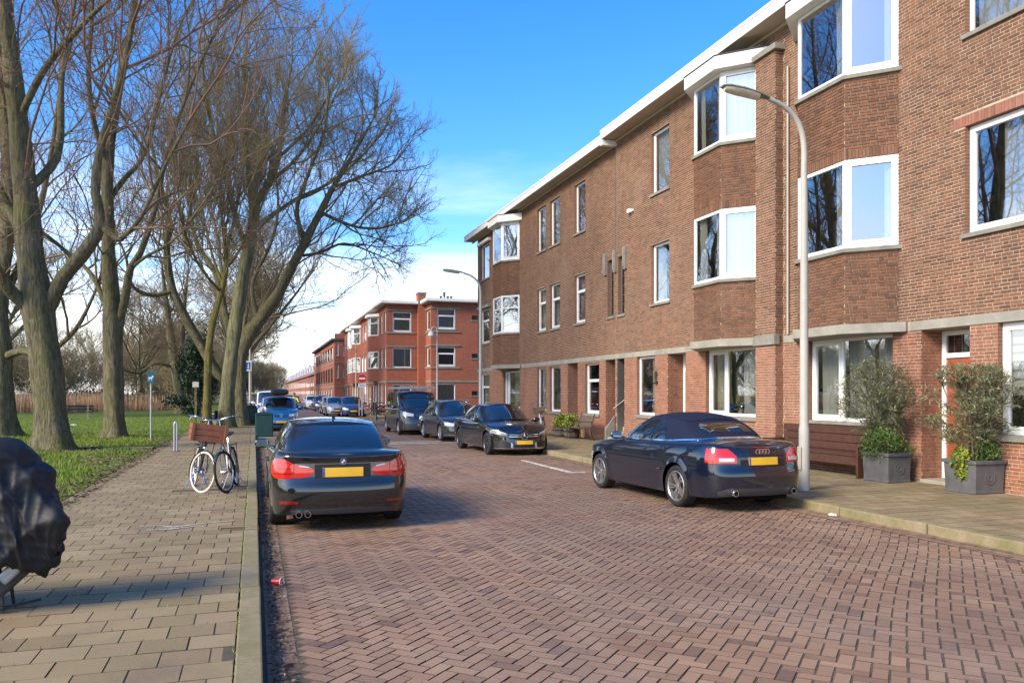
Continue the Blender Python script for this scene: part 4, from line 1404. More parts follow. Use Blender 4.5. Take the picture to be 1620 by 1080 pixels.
class Tree:
    def __init__(s, seed, env, zbase, lens=(4.2, 2.5, 1.3, 0.62), kids=(6, 6, 5, 5), rr=(0.055, 0.026, 0.014, 0.009), up=0.10, spread=(32, 62), dens=1.0):
        s.r = random.Random(seed)
        s.env = env; s.lens = lens; s.kids = kids; s.rr = rr; s.up = up; s.spread = spread; s.dens = dens
        s.br = {}          # (npts, sides) -> list
        s.limbs = []
        s.tips = []
        s.zbase = zbase
    def inside(s, p):
        c, q = s.env
        return ((p[0] - c[0]) / q[0]) ** 2 + ((p[1] - c[1]) / q[1]) ** 2 + ((p[2] - c[2]) / q[2]) ** 2
    def reach(s, p, d):
        c, q = s.env
        a = sum((d[i] / q[i]) ** 2 for i in range(3)); b = sum((p[i] - c[i]) * d[i] / q[i] ** 2 for i in range(3)); cc = s.inside(p) - 1
        disc = b * b - a * cc
        return (-b + math.sqrt(disc)) / a if disc > 0 else 0
    def limb(s, pts, rad, kids=None, start=0.25, root=False, wob=0.0, l0=1.0):
        P, Rd = spline(pts, rad)
        if wob:
            for i in range(1, len(P)):
                P[i] = P[i] + Vector((s.r.uniform(-wob, wob), s.r.uniform(-wob, wob), s.r.uniform(-wob, wob)))
        s.limbs.append((P, Rd, root))
        L = sum((P[i + 1] - P[i]).length for i in range(len(P) - 1))
        n = int((kids if kids is not None else L * 1.7) * s.dens)
        for k in range(n):
            t = start + (1 - start) * (k + s.r.random()) / max(n, 1)
            i = min(int(t * (len(P) - 1)), len(P) - 2)
            d = (P[i + 1] - P[i]).normalized()
            s.child(P[i], d, 0, Rd[i], (0.75 + 0.5 * s.r.random()) * l0, k)
        # leaders out of the tip
        d = (P[-1] - P[-2]).normalized()
        for k in range(3):
            s.child(P[-1], d, 0, Rd[-1] * 1.4, 1.1 * l0, k, narrow=True)
    def child(s, p, d, lev, pr, f, k, narrow=False):
        r = s.r
        ang = R(r.uniform(*s.spread)) * (0.4 if narrow else 1.0)
        ax = d.orthogonal().normalized()
        ax.rotate(Matrix.Rotation(k * 2.39996 + r.uniform(-.6, .6), 3, d))
        nd = d.copy(); nd.rotate(Matrix.Rotation(ang, 3, ax))
        nd.z += s.up * (1.5 if lev else 1.0); nd.normalize()
        L = s.lens[lev] * f * r.uniform(0.75, 1.2)
        if s.env:
            if s.inside(p) > 1.02: L *= 0.35
            else: L = min(L, s.reach(p, nd) + 0.25 * s.lens[lev] * r.random())
        if L < 0.12: return
        r0 = min(s.rr[lev] * (0.8 + .4 * r.random()) * (0.6 + 0.4 * f), pr * 0.75 + .002)
        n = (6, 5, 4, 3)[lev]
        pts = [p.copy()]; rad = [r0]
        q = p.copy(); dd = nd.copy()
        for i in range(n):
            w = (0.16, 0.18, 0.16, 0.14)[lev]
            dd = dd + Vector((r.gauss(0, w), r.gauss(0, w), r.gauss(0, w) + s.up * (0.6 if lev < 2 else 1.2)))
            dd.normalize()
            q = q + dd * (L / n)
            pts.append(q.copy()); rad.append(r0 * (1 - 0.62 * (i + 1) / n))
        s.br.setdefault((n + 1, (6, 4, 3, 3)[lev]), []).append(([tuple(a) for a in pts], rad))
        if lev == 3:
            s.tips.append(tuple(q)); return
        nk = s.kids[lev] * (0.55 + 0.45 * min(1, L / s.lens[lev])) * r.uniform(0.8, 1.2)
        nk = int(nk + r.random())
        for j in range(nk):
            t = 0.22 + 0.78 * (j + r.random() * .8) / nk
            i = min(int(t * n), n - 1)
            pp = pts[i].lerp(pts[i + 1], t * n - i)
            s.child(pp, (pts[i + 1] - pts[i]).normalized(), lev + 1, rad[i], 1.15 - 0.45 * t, j + r.randint(0, 5))
        s.child(pts[-1], dd, lev + 1, rad[-1] * 1.3, 0.9, 1, narrow=True)
    def build(s, name, label, bark, twig, base, group=None, buds=0, bud_mat='bud', trunk_sides=14, cat='tree'):
        e = thing(name, label, cat, base, 0, group)
        parts = []
        for P, Rd, root in s.limbs:
            m = MB()
            rs = []
            for p, r_ in zip(P, Rd):
                h = p.z - s.zbase
                rs.append(r_ * (1 + (0.42 * math.exp(-max(h, 0) / 0.28) if root else 0)) * (1 + 0.05 * math.sin(p.z * 3.1 + p.x)))
            m.tube(P, rs, trunk_sides if Rd[0] > .12 else 8, cap=False)
            # buttresses and unevenness of the stem
            vs = np.array(m.v)
            k = trunk_sides if Rd[0] > .12 else 8
            for i, p in enumerate(P):
                h = max(p.z - s.zbase, 0)
                am = (0.10 + (0.22 * math.exp(-h / 0.5) if root else 0)) if Rd[0] > .12 else 0.04
                for j in range(k):
                    ph = 6.283 * j / k
                    g = 1 + am * math.sin(ph * 3 + h * .35 + p.x) * 0.6 + am * math.sin(ph * 5 - h * .5) * 0.4
                    vs[i * k + j] = np.array(p) + (vs[i * k + j] - np.array(p)) * g
            parts.append((vs, np.array([f for f in m.f if len(f) == 4])))
        V, Fq = join_np(parts)
        mesh_np('trunk', V, Fq, bark, e, smooth=True, world=True)
        parts = [tubes_np(b, k[1]) for k, b in s.br.items()]
        V, Fq = join_np(parts)
        cr_ = mesh_np('crown', V, Fq, twig, e, smooth=True, world=True)
        if buds and s.tips:
            tp = np.array([s.tips[s.r.randrange(len(s.tips))] for _ in range(buds)]) + NR.normal(0, 0.07, (buds, 3))
            u = NR.normal(0, 1, (buds, 3)); u /= np.linalg.norm(u, axis=1, keepdims=True)
            v = np.cross(u, NR.normal(0, 1, (buds, 3))); v /= np.linalg.norm(v, axis=1, keepdims=True)
            sz = NR.uniform(.012, .03, (buds, 1))
            VV = np.stack([tp - u * sz * 1.6, tp - v * sz * .7, tp + u * sz * 1.6, tp + v * sz * .7], 1).reshape(-1, 3)
            mesh_np('buds', VV, np.arange(4 * buds).reshape(-1, 4), bud_mat, cr_, world=True, kind='stuff')
        return e

def off(p, dy=0, dx=0, dz=0):
    return p + Vector((dx, dy, dz))
def limbpx(T, Y, pts, rad, dys=None, **kw):
    P = []
    for i, (px, py) in enumerate(pts):
        dy = 0 if dys is None else dys[min(i, len(dys) - 1)]
        P.append(at(px, py, Y + dy))
    T.limb(P, rad, **kw)

# big lime by the pavement, trunk with a heavy limb to the right
T = Tree(1, ((-5.2, 26.4, 11.5), (7.8, 7.2, 9.5)), .12, dens=0.7, kids=(5, 4, 4, 3), rr=(.045, .02, .010, .0065))
Y = 26.4
limbpx(T, Y, [(86, 716), (80, 640), (70, 560), (58, 480), (46, 390), (38, 290), (24, 150), (8, 20), (-10, -140), (-15, -300)], [.47, .44, .42, .42, .34, .31, .25, .2, .12, .05], root=True, start=.42, kids=16)
limbpx(T, Y, [(74, 490), (98, 440), (126, 407), (158, 356), (151, 306), (157, 243), (172, 190), (195, 110), (215, 0), (235, -120)], [.2, .2, .19, .17, .13, .11, .1, .08, .06, .03], (0, -.2, -.4, -.6, -.7, -.9, -1.1, -1.5, -1.8), kids=15, start=.4)
limbpx(T, Y, [(160, 358), (185, 378), (198, 372), (225, 340), (262, 260), (300, 190)], [.1, .09, .07, .06, .05, .03], (-.6, -.8, -1, -1.4, -1.8, -2.2), kids=8)
limbpx(T, Y, [(52, 490), (20, 465), (-5, 430), (-60, 330), (-120, 200)], [.19, .17, .15, .12, .05], (0, -.3, -.6, -1, -1.6), kids=11)
limbpx(T, Y, [(42, 300), (80, 265), (95, 225), (98, 120), (118, 0), (130, -120)], [.14, .12, .11, .08, .06, .03], (0, .4, .8, 1.5, 2, 2.6), kids=10, start=.35)
limbpx(T, Y, [(30, 190), (70, 110), (130, 40), (185, -20), (230, -120)], [.11, .09, .07, .05, .03], (0, -.7, -1.4, -2, -2.8), kids=9, start=.3)
limbpx(T, Y, [(120, 415), (90, 385), (40, 350), (0, 335)], [.06, .05, .045, .03], (0, .4, .9, 1.4), kids=5)
limbpx(T, Y, [(40, 380), (-20, 250), (-60, 60), (-80, -120)], [.14, .1, .08, .04], (0, 1.5, 2.8, 4), kids=11)
T.build('lime_tree', 'massive bare lime tree with thick ridged trunk and heavy forked limb beside the grass edge', 'bark', 'twig_red', (-5.5, 26.4, .12), 'old bare trees in the park', buds=9000)
# second park tree
T = Tree(2, ((-4.2, 33.2, 12.5), (7.2, 7.0, 9.8)), .12, dens=0.75, kids=(5, 5, 4, 3), rr=(.045, .022, .011, .007))
Y = 33.2
limbpx(T, Y, [(182, 695), (180, 640), (178, 560), (177, 490), (172, 420), (170, 330), (172, 240), (190, 130), (208, 40), (222, -80), (230, -220)], [.38, .36, .34, .32, .25, .22, .2, .15, .12, .08, .03], root=True, start=.45, kids=15)
limbpx(T, Y, [(187, 515), (198, 470), (206, 425), (222, 400), (245, 330), (265, 240), (300, 140), (350, 30)], [.17, .15, .13, .12, .1, .08, .06, .03], (0, -.3, -.5, -.8, -1.2, -1.7, -2.2, -2.8), kids=12, start=.3)
limbpx(T, Y, [(176, 505), (160, 465), (145, 435), (110, 400), (60, 370)], [.12, .1, .08, .06, .03], (0, .5, .9, 1.6, 2.4), kids=7)
limbpx(T, Y, [(170, 320), (195, 285), (230, 240), (258, 130), (285, 40), (330, -40)], [.12, .1, .09, .07, .05, .03], (0, .5, 1, 1.7, 2.4, 3), kids=10)
limbpx(T, Y, [(172, 260), (150, 200), (140, 120), (146, 20), (150, -100)], [.12, .1, .08, .06, .03], (0, -.8, -1.6, -2.2, -3), kids=10)
limbpx(T, Y, [(206, 425), (232, 405), (268, 385), (300, 350)], [.07, .06, .05, .03], (-.5, -1, -1.5, -2), kids=6)
T.build('park_tree', 'tall bare tree with straight mossy trunk standing near the blue signpost on the lawn', 'bark', 'twig', (-5.0, 33.2, .12), 'old bare trees in the park', buds=5000)
# tree at the left border
T = Tree(3, ((-10.0, 35.3, 10.5), (7.0, 6.5, 8.5)), .12, dens=0.65, kids=(5, 4, 4, 3), rr=(.045, .022, .011, .007))
Y = 35.3
limbpx(T, Y, [(8, 695), (2, 640), (0, 560), (-4, 480), (8, 380), (14, 280), (4, 150), (-10, 20), (-20, -100)], [.48, .44, .4, .36, .3, .24, .2, .13, .05], root=True, start=.3, kids=18)
limbpx(T, Y, [(5, 565), (35, 555), (70, 560), (120, 520), (160, 440)], [.16, .13, .1, .08, .04], (0, -.8, -1.5, -1.5, -1), kids=10)
limbpx(T, Y, [(0, 480), (40, 400), (70, 300), (90, 180), (100, 60)], [.16, .13, .1, .08, .04], (0, .5, 1, 1.5, 2), kids=12)
T.build('park_tree', 'bare tree with broad flared root foot standing in the grass behind the covered motorcycle', 'bark', 'twig', (-9.0, 35.3, .12), 'old bare trees in the park', buds=2500)
# the great street tree: grey stem
T = Tree(4, ((0.6, 41.6, 13.0), (6.4, 6.6, 7.8)), .12, lens=(4.6, 2.6, 1.35, .65), up=.085, spread=(26, 54), dens=.78, kids=(6, 5, 5, 5), rr=(.045, .021, .010, .006))
Y = 41.6
limbpx(T, Y, [(356, 682), (361, 610), (368, 550), (378, 480), (388, 420), (398, 370), (404, 320)], [.36, .33, .32, .31, .29, .27, .22], root=True, start=.9, kids=3)
limbpx(T, Y, [(400, 350), (395, 290), (388, 220), (386, 140), (392, 60)], [.17, .14, .11, .08, .03], (0, .6, 1.1, 1.6, 2), kids=13)
limbpx(T, Y, [(404, 325), (424, 290), (440, 250), (448, 180), (462, 100)], [.18, .15, .13, .1, .03], (0, -.5, -1, -1.4, -2), kids=14)
limbpx(T, Y, [(398, 370), (425, 345), (470, 315), (520, 290), (570, 250), (610, 200)], [.15, .12, .1, .08, .06, .03], (0, .8, 1.6, 2.2, 2.8, 3.2), kids=14)
limbpx(T, Y, [(392, 400), (372, 340), (350, 260), (330, 180), (320, 100)], [.15, .12, .1, .08, .03], (0, -.8, -1.6, -2.4, -3), kids=13)
limbpx(T, Y, [(424, 290), (470, 250), (510, 190), (540, 130)], [.1, .08, .06, .03], (-.5, -1.4, -2.4, -3.4), kids=10)
limbpx(T, Y, [(440, 250), (490, 200), (530, 130), (545, 90)], [.09, .07, .05, .03], (-1, -.4, .4, 1), kids=9)
T.build('street_tree', 'great bare tree with smooth grey green stem and fan of upright branches over the pavement', 'bark_grey', 'twig_light', (-1.3, 41.6, .12), 'great trees over the pavement')
# the great street tree: brown stem with the long limb over the road
T = Tree(5, ((1.0, 43.6, 12.4), (7.5, 7.2, 8.0)), .12, lens=(4.4, 2.6, 1.35, .65), up=.06, spread=(28, 60), dens=.8, kids=(6, 5, 5, 5), rr=(.045, .021, .010, .006))
Y = 43.6
limbpx(T, Y, [(378, 679), (378, 620), (379, 570), (388, 540), (402, 515)], [.42, .37, .36, .36, .34], root=True, start=.9, kids=0)
limbpx(T, Y, [(396, 528), (415, 500), (438, 468), (460, 425), (482, 385), (505, 340), (528, 295), (555, 250), (590, 190)], [.34, .31, .29, .25, .22, .18, .14, .1, .04], (0, 0, -.2, -.5, -.8, -1.1, -1.4, -1.7, -2), kids=20, start=.3)
limbpx(T, Y, [(508, 336), (538, 350), (570, 360), (604, 360), (632, 352), (648, 342)], [.1, .085, .07, .055, .045, .025], (-1.1, -1.6, -2, -2.4, -2.6, -2.8), kids=14)
limbpx(T, Y, [(470, 405), (505, 400), (545, 385), (590, 400), (625, 415)], [.09, .075, .06, .045, .02], (-.6, .2, .9, 1.4, 1.8), kids=11)
limbpx(T, Y, [(528, 296), (570, 280), (620, 260), (650, 225)], [.09, .07, .05, .02], (-1.4, -.6, .2, 1), kids=11)
limbpx(T, Y, [(482, 385), (470, 330), (490, 270), (515, 200), (520, 130)], [.13, .11, .09, .07, .03], (-.8, .4, 1.4, 2.2, 2.8), kids=13)
limbpx(T, Y, [(408, 510), (400, 470), (402, 440), (430, 380), (440, 320), (430, 240)], [.15, .12, .1, .09, .07, .04], (0, .8, 1.4, 2, 2.6, 3), kids=12)
limbpx(T, Y, [(372, 610), (345, 590), (318, 545), (292, 500), (272, 455), (264, 400), (266, 340), (250, 280), (235, 200)], [.24, .25, .24, .22, .2, .17, .14, .1, .04], (0, -.2, -.4, -.6, -.8, -1, -1.2, -1.4, -1.6), kids=16, start=.45)
limbpx(T, Y, [(273, 460), (248, 467), (222, 462), (205, 445), (200, 410), (185, 370)], [.12, .11, .1, .08, .06, .03], (-.8, -1, -1.3, -1.6, -1.9, -2.2), kids=7)
limbpx(T, Y, [(376, 570), (352, 480), (340, 430), (310, 380), (300, 300), (310, 200)], [.22, .18, .14, .11, .08, .04], (0, .8, 1.4, 2, 2.6, 3.2), kids=14)
T.build('street_tree', 'great bare tree with ridged brown trunk and a mossy limb reaching out over the road', 'bark', 'twig', (-0.9, 43.6, .12), 'great trees over the pavement')
# young tree with yellow lichen
T = Tree(6, ((-1.9, 40.2, 11.5), (3.6, 3.4, 6.8)), .12, lens=(3.2, 1.8, 1.0, .5), up=.22, spread=(16, 38), dens=1.0, rr=(.04, .02, .012, .008))
Y = 40.2
limbpx(T, Y, [(327, 684), (328, 610), (331, 545), (338, 505), (350, 462), (358, 425), (356, 390)], [.19, .17, .165, .15, .13, .11, .09], root=True, start=.85, kids=3)
for k, (pts, dy) in enumerate((([(352, 450), (335, 400), (322, 340), (310, 260), (300, 190)], 1.2), ([(356, 395), (350, 330), (345, 250), (343, 170), (345, 110)], .3), ([(357, 400), (372, 340), (385, 270), (395, 200)], -1.0), ([(354, 430), (382, 390), (400, 330), (412, 270)], 1.4), ([(350, 462), (322, 430), (296, 380), (280, 320)], -1.3))):
    limbpx(T, Y, pts, [.075, .06, .045, .035, .02][:len(pts)], (0, dy * .5, dy, dy * 1.5), kids=10, start=.2, l0=.8)
T.build('young_tree', 'slender young tree with yellow lichen bark growing beside the great trees', 'bark_yellow', 'twig_light', (-2.2, 40.2, .12))
# leaning twin-stemmed tree further back
T = Tree(7, ((-6.6, 72, 9.5), (6.0, 6.0, 7.5)), .12, lens=(4.0, 2.4, 1.3, .7), dens=.8, kids=(5, 5, 5, 3), up=.04, rr=(.06, .032, .02, .014))
Y = 72
limbpx(T, Y, [(290, 656), (284, 620), (277, 580), (270, 530), (262, 470), (256, 420)], [.5, .4, .36, .3, .2, .08], root=True, kids=16)
limbpx(T, Y, [(291, 655), (287, 610), (286, 560), (290, 500), (296, 440)], [.4, .3, .26, .2, .08], kids=12)
limbpx(T, Y, [(272, 580), (245, 575), (220, 590), (195, 585)], [.14, .12, .1, .05], (0, -1, -2, -3), kids=8)
T.build('park_tree', 'leaning twin stemmed bare tree at the back of the lawn by the ivy column', 'bark', 'twig', (-6.0, 72, .12), 'old bare trees in the park')
# trees further down the left side of the street
def street(seed, X, Yy, h, rad, label, tw='twig', kids=(5, 5, 4, 3), lean=0.0, th=.3, dens=.8, lens=(3.8, 2.2, 1.2, .7), bark='bark', name='street_tree', grp='bare trees further down the street', zb=.12, rr=(.06, .035, .022, .016), cz=.6):
    T = Tree(seed, ((X + lean, Yy, h * cz), (rad, rad, h * .42)), zb, lens=lens, dens=dens, kids=kids, rr=rr)
    r = random.Random(seed)
    T.limb([(X, Yy, zb - .1), (X + .1, Yy, h * .18), (X + lean * .2, Yy, h * .33)], [th, th * .85, th * .75], root=True, start=.95, kids=1)
    for k in range(6):
        a = k * 1.047 + r.random()
        q = rad * (.5 + .25 * r.random())
        T.limb([(X + lean * .2, Yy, h * .30), (X + lean * .4 + .45 * q * math.cos(a), Yy + .45 * q * math.sin(a), h * .5), (X + lean * .8 + .8 * q * math.cos(a), Yy + .8 * q * math.sin(a), h * .7), (X + lean + q * math.cos(a), Yy + q * math.sin(a), h * .85)], [th * .5, th * .36, th * .22, th * .08], kids=10, start=.25)
    return T.build(name, label, bark, tw, (X, Yy, zb), grp)
street(21, -1.2, 62, 14, 6.2, 'bare tree with drooping outer branches beyond the blue and white sign pole', lean=1.6, cz=.62, th=.34)
street(22, -1.6, 84, 13, 5.5, 'second bare street tree beyond the blue and white sign pole', lean=.8)
street(23, -2.0, 112, 14, 6.0, 'far bare street tree with wide crown near the end of the street', lean=.5, kids=(5, 4, 3, 2))
street(25, -17, 62, 13, 6.5, 'bare tree rising behind the park bench', name='park_tree', grp='old bare trees in the park', kids=(5, 5, 4, 2))
street(26, -11.5, 92, 13, 6.5, 'bare tree beyond the reeds in line with the blue signpost', name='park_tree', grp='old bare trees in the park', kids=(5, 4, 4, 2))
street(27, -27, 70, 14, 7.5, 'wide bare tree at the far end of the reed bed', name='park_tree', grp='old bare trees in the park', kids=(5, 4, 4, 2))
# row behind the photographer's left, reflected in the panes
# far wood: one brown mass of bare shrubs and trees
T = Tree(40, ((0, 0, 4.6), (4.4, 4.4, 4.6)), 0, lens=(2.6, 1.6, 1.0, .6), kids=(4, 4, 3, 2), rr=(.05, .035, .025, .02), dens=.8)
for k in range(7):
    a = k * .9
    T.limb([(.3 * math.cos(a), .3 * math.sin(a), 0), (1.0 * math.cos(a), 1.0 * math.sin(a), 2.2), (1.9 * math.cos(a), 1.9 * math.sin(a), 4.6), (2.4 * math.cos(a), 2.4 * math.sin(a), 6.6)], [.1, .08, .05, .03], kids=8, start=.1)
for key in list(T.br):
    if key[1] == 6: T.br[(key[0], 4)] = T.br.get((key[0], 4), []) + T.br.pop(key)
v0, f0 = join_np([tubes_np(b, min(3, k[1])) for k, b in T.br.items()])
parts = []
spots = []
for k in range(64):
    s_ = k / 63
    spots.append((-95 + 93 * s_ + rnd.uniform(-3, 3), 98 + 34 * s_ + rnd.uniform(-6, 10), rnd.uniform(.75, 1.25)))
for k in range(22):
    spots.append((-4.5 - rnd.random() * 12, 104 + k * 9 + rnd.random() * 6, rnd.uniform(.9, 1.35)))
    if k % 2: spots.append((8 - rnd.random() * 18, 300 + rnd.random() * 30, rnd.uniform(1.1, 1.6)))
for (x, y, sc) in spots:
    a = rnd.random() * 6.28
    ca, sa = math.cos(a), math.sin(a)
    vv = v0 @ np.array([[ca, sa, 0], [-sa, ca, 0], [0, 0, 1]]) * np.array([sc * 1.15, sc * 1.15, sc])
    parts.append((vv + np.array([x, y, 0]), f0))
V, Fq = join_np(parts)
tag(mesh_np('far_wood', V, Fq, 'twig_light', smooth=True, kind='stuff'), 'brown belt of bare trees and shrubs behind the reeds', 'wood')

# leafy masses
def leafmat(stops):
    def fn(name):
        t = NT(name)
        t.base(t.ramp(t.rand(), stops)); t.rough(0.5); t.set(Specular_IOR_Level=0.35)
        return t.mat
    return fn
defm('ivy_leaf', leafmat([(0, (0.015, 0.030, 0.012)), (0.6, (0.028, 0.05, 0.02)), (1, (0.045, 0.07, 0.03))]))
defm('shrub_leaf', leafmat([(0, (0.028, 0.038, 0.022)), (1, (0.06, 0.072, 0.04))]))
def leaves_np(P, size, asp=0.5, updir=None, jit=1.0):
    n = len(P)
    u = NR.normal(0, 1, (n, 3))
    if updir is not None: u = u * jit + updir
    u /= np.linalg.norm(u, axis=1, keepdims=True)
    v = np.cross(u, NR.normal(0, 1, (n, 3))); v /= np.maximum(np.linalg.norm(v, axis=1, keepdims=True), 1e-6)
    s_ = NR.uniform(size[0], size[1], (n, 1))
    V = np.stack([P - u * s_, P - v * s_ * asp, P + u * s_, P + v * s_ * asp], 1).reshape(-1, 3)
    return V, np.arange(4 * n).reshape(-1, 4)
def blob_pts(n, c, q, k=14, shell_=.35):
    """points in uneven clumps filling an ellipsoid"""
    cl = NR.normal(0, 1, (k, 3)); cl /= np.linalg.norm(cl, axis=1, keepdims=True); cl *= NR.uniform(.35, .95, (k, 1))
    i = NR.randint(0, k, n)
    d = NR.normal(0, 1, (n, 3)); d /= np.linalg.norm(d, axis=1, keepdims=True)
    p = cl[i] + d * shell_ * (NR.rand(n, 1) ** .4)
    return np.array(c) + p * np.array(q)
e = thing('ivy_column', 'dark green ivy covered tree trunk at the back of the lawn', 'tree', (-4.0, 62, .1))
mb = MB(); mb.tube([(-4.0, 62, 0), (-4.0, 62, 3), (-3.9, 62, 6.2)], [.35, .3, .12], 10); mb.build('trunk', 'bark', e, smooth=60, world=True)
P = np.vstack([blob_pts(5200, (-4.0, 62, 3.2), (1.3, 1.2, 3.2), 26, .4), blob_pts(1500, (-4.1, 62, 1.4), (1.9, 1.5, 1.3), 12)])
V, Fq = leaves_np(P, (.06, .13), .7); mesh_np('crown', V, Fq, 'ivy_leaf', e, world=True)
for (x, y, h, wd) in ((-24, 84, 2.6, 4.5), (-15, 90, 2.2, 3.6), (-35, 76, 3.0, 5), (-9.5, 86, 1.9, 2.6), (-46, 70, 3, 6)):
    e = thing('evergreen_shrub', 'dark evergreen shrub growing low behind the reed bed', 'shrub', (x, y, 0), 0, 'dark shrubs behind the reeds')
    P = blob_pts(1800, (x, y, h * .5), (wd, 1.6, h * .55), 22, .4)
    V, Fq = leaves_np(P, (.1, .22), .6); cr_ = mesh_np('crown', V, Fq, 'shrub_leaf', e, world=True)
    mb = MB()
    for k in range(4): mb.tube([(x, y, 0), (x + rnd.uniform(-1, 1) * wd * .5, y, h * .5)], [.06, .02], 5)
    mb.build('stems', 'bark', e, world=True)
# ================================================================ cars
def paintmat(col, metal=0.35, rough=0.28, flake=True, dirt=0.05):
    def fn(name):
        t = NT(name)
        c = col
        sx = t.n('SeparateXYZ'); t.l(t.coord(), sx.inputs[0])
        d = t.math('MULTIPLY', t.rng(sx.outputs['Z'], 0.15, 0.6, 1, 0), t.rng(t.noise(4, 5, 0.65), 0.3, 0.8))
        t.base(t.mix(t.math('MULTIPLY', d, dirt * 3, clamp=True), c, (0.10, 0.085, 0.07)))
        t.rough(rough); t.set(Metallic=metal * .6, Coat_Weight=1.0, Coat_Roughness=0.015, Coat_IOR=1.75, Specular_IOR_Level=0.2)
        return t.mat
    return fn
defm('paint_black', paintmat((0.008, 0.008, 0.009), 0.1))
defm('paint_black2', paintmat((0.007, 0.007, 0.009), 0.3))
defm('paint_navy', paintmat((0.004, 0.0075, 0.019), 0.2))
defm('paint_graphite', paintmat((0.035, 0.037, 0.042), 0.6))
defm('paint_van', paintmat((0.020, 0.019, 0.020), 0.45))
defm('paint_blue', paintmat((0.012, 0.13, 0.33), 0.3))
defm('paint_white', paintmat((0.72, 0.73, 0.73), 0.0))
defm('paint_silver', paintmat((0.42, 0.43, 0.45), 0.7))
defm('paint_darkgrey', paintmat((0.06, 0.065, 0.075), 0.6))
defm('paint_midblue', paintmat((0.03, 0.06, 0.13), 0.5))
def fn(name):
    t = NT(name)
    t.base((0.006, 0.008, 0.010)); t.rough(0.02); t.set(Specular_IOR_Level=0.9, IOR=1.7, Coat_Weight=1.0, Coat_Roughness=0.01)
    return t.mat
defm('car_glass', fn)
defm('tyre', plain((0.018, 0.018, 0.018), 0.8, 0.2, 20, 0.3, dirt=(0.06, 0.05, 0.04), dirtamt=0.5))
defm('alloy', plain((0.50, 0.48, 0.46), 0.32, 0.1, 10, 0.5, 0.85))
defm('alloy_dark', plain((0.14, 0.14, 0.145), 0.3, 0.1, 10, 0.5, 0.85))
defm('chrome', plain((0.75, 0.75, 0.76), 0.12, 0.03, 10, 0.5, 1.0))
defm('trim_black', plain((0.012, 0.012, 0.012), 0.45, 0.1, 10, 0.4))
defm('plastic_grey', plain((0.045, 0.045, 0.047), 0.6, 0.1, 10, 0.4))
defm('underbody', plain((0.008, 0.008, 0.008), 0.95, 0.1, 10, 0.1))
defm('fabric_navy', plain((0.009, 0.014, 0.034), 0.85, 0.12, 60, 0.2, bump=0.15))
defm('brake_disc', plain((0.22, 0.20, 0.19), 0.4, 0.2, 20, 0.5, 0.9))
def lensmat(col, rough=0.08):
    def fn(name):
        t = NT(name)
        w_ = t.n('TexWave'); w_.inputs['Scale'].default_value = 28; w_.inputs['Distortion'].default_value = 0
        w_.bands_direction = 'Z'
        t.l(t.coord(), w_.inputs['Vector'])
        t.base(t.mix(t.rng(w_.outputs['Fac'], 0.2, 0.8, 0, .45), col, tuple(x * .45 for x in col)))
        t.rough(rough); t.set(Coat_Weight=1.0, Coat_Roughness=0.02)
        return t.mat
    return fn
defm('lens_red', lensmat((0.62, 0.022, 0.016)))
defm('lens_dark_red', lensmat((0.26, 0.012, 0.010)))
defm('lens_clear', lensmat((0.62, 0.64, 0.66)))
defm('lens_smoke', lensmat((0.20, 0.21, 0.22)))
defm('plate_yellow', plain((0.72, 0.42, 0.025), 0.4, 0.04, 10))
defm('plate_blue', plain((0.02, 0.07, 0.30), 0.4))
defm('badge_blue', plain((0.03, 0.16, 0.50), 0.3))
defm('mirror_glass', plain((0.30, 0.42, 0.45), 0.04, 0.02, 2, 0.5, 0.9))

def interp(tab, x):
    if x <= tab[0][0]: return tab[0][1]
    for (a, va), (b, vb) in zip(tab, tab[1:]):
        if x <= b:
            t = (x - a) / (b - a)
            return va + (vb - va) * t
    return tab[-1][1]
def sinterp(tab, x):
    """smooth (Catmull-Rom) version of interp"""
    n = len(tab)
    if x <= tab[0][0]: return tab[0][1]
    if x >= tab[-1][0]: return tab[-1][1]
    for i in range(n - 1):
        if x <= tab[i + 1][0]:
            x1, y1 = tab[i]; x2, y2 = tab[i + 1]
            m1 = (y2 - tab[i - 1][1]) / (x2 - tab[i - 1][0]) if i > 0 else (y2 - y1) / (x2 - x1)
            m2 = (tab[i + 2][1] - y1) / (tab[i + 2][0] - x1) if i + 2 < n else (y2 - y1) / (x2 - x1)
            h = x2 - x1; t = (x - x1) / h
            return (2 * t ** 3 - 3 * t * t + 1) * y1 + (t ** 3 - 2 * t * t + t) * h * m1 + (-2 * t ** 3 + 3 * t * t) * y2 + (t ** 3 - t * t) * h * m2

def catm(keys, u):
    n = len(keys)
    i = min(max(int(u), 0), n - 2)
    t = u - i
    p1, p2 = keys[i], keys[i + 1]
    p0 = keys[i - 1] if i > 0 else None
    p3 = keys[i + 2] if i + 2 < n else None
    m1 = (p2 - p0) * .5 if p0 is not None else (p2 - p1)
    m2 = (p3 - p1) * .5 if p3 is not None else (p2 - p1)
    return p1 * (2 * t ** 3 - 3 * t * t + 1) + m1 * (t ** 3 - 2 * t * t + t) + p2 * (-2 * t ** 3 + 3 * t * t) + m2 * (t ** 3 - t * t)

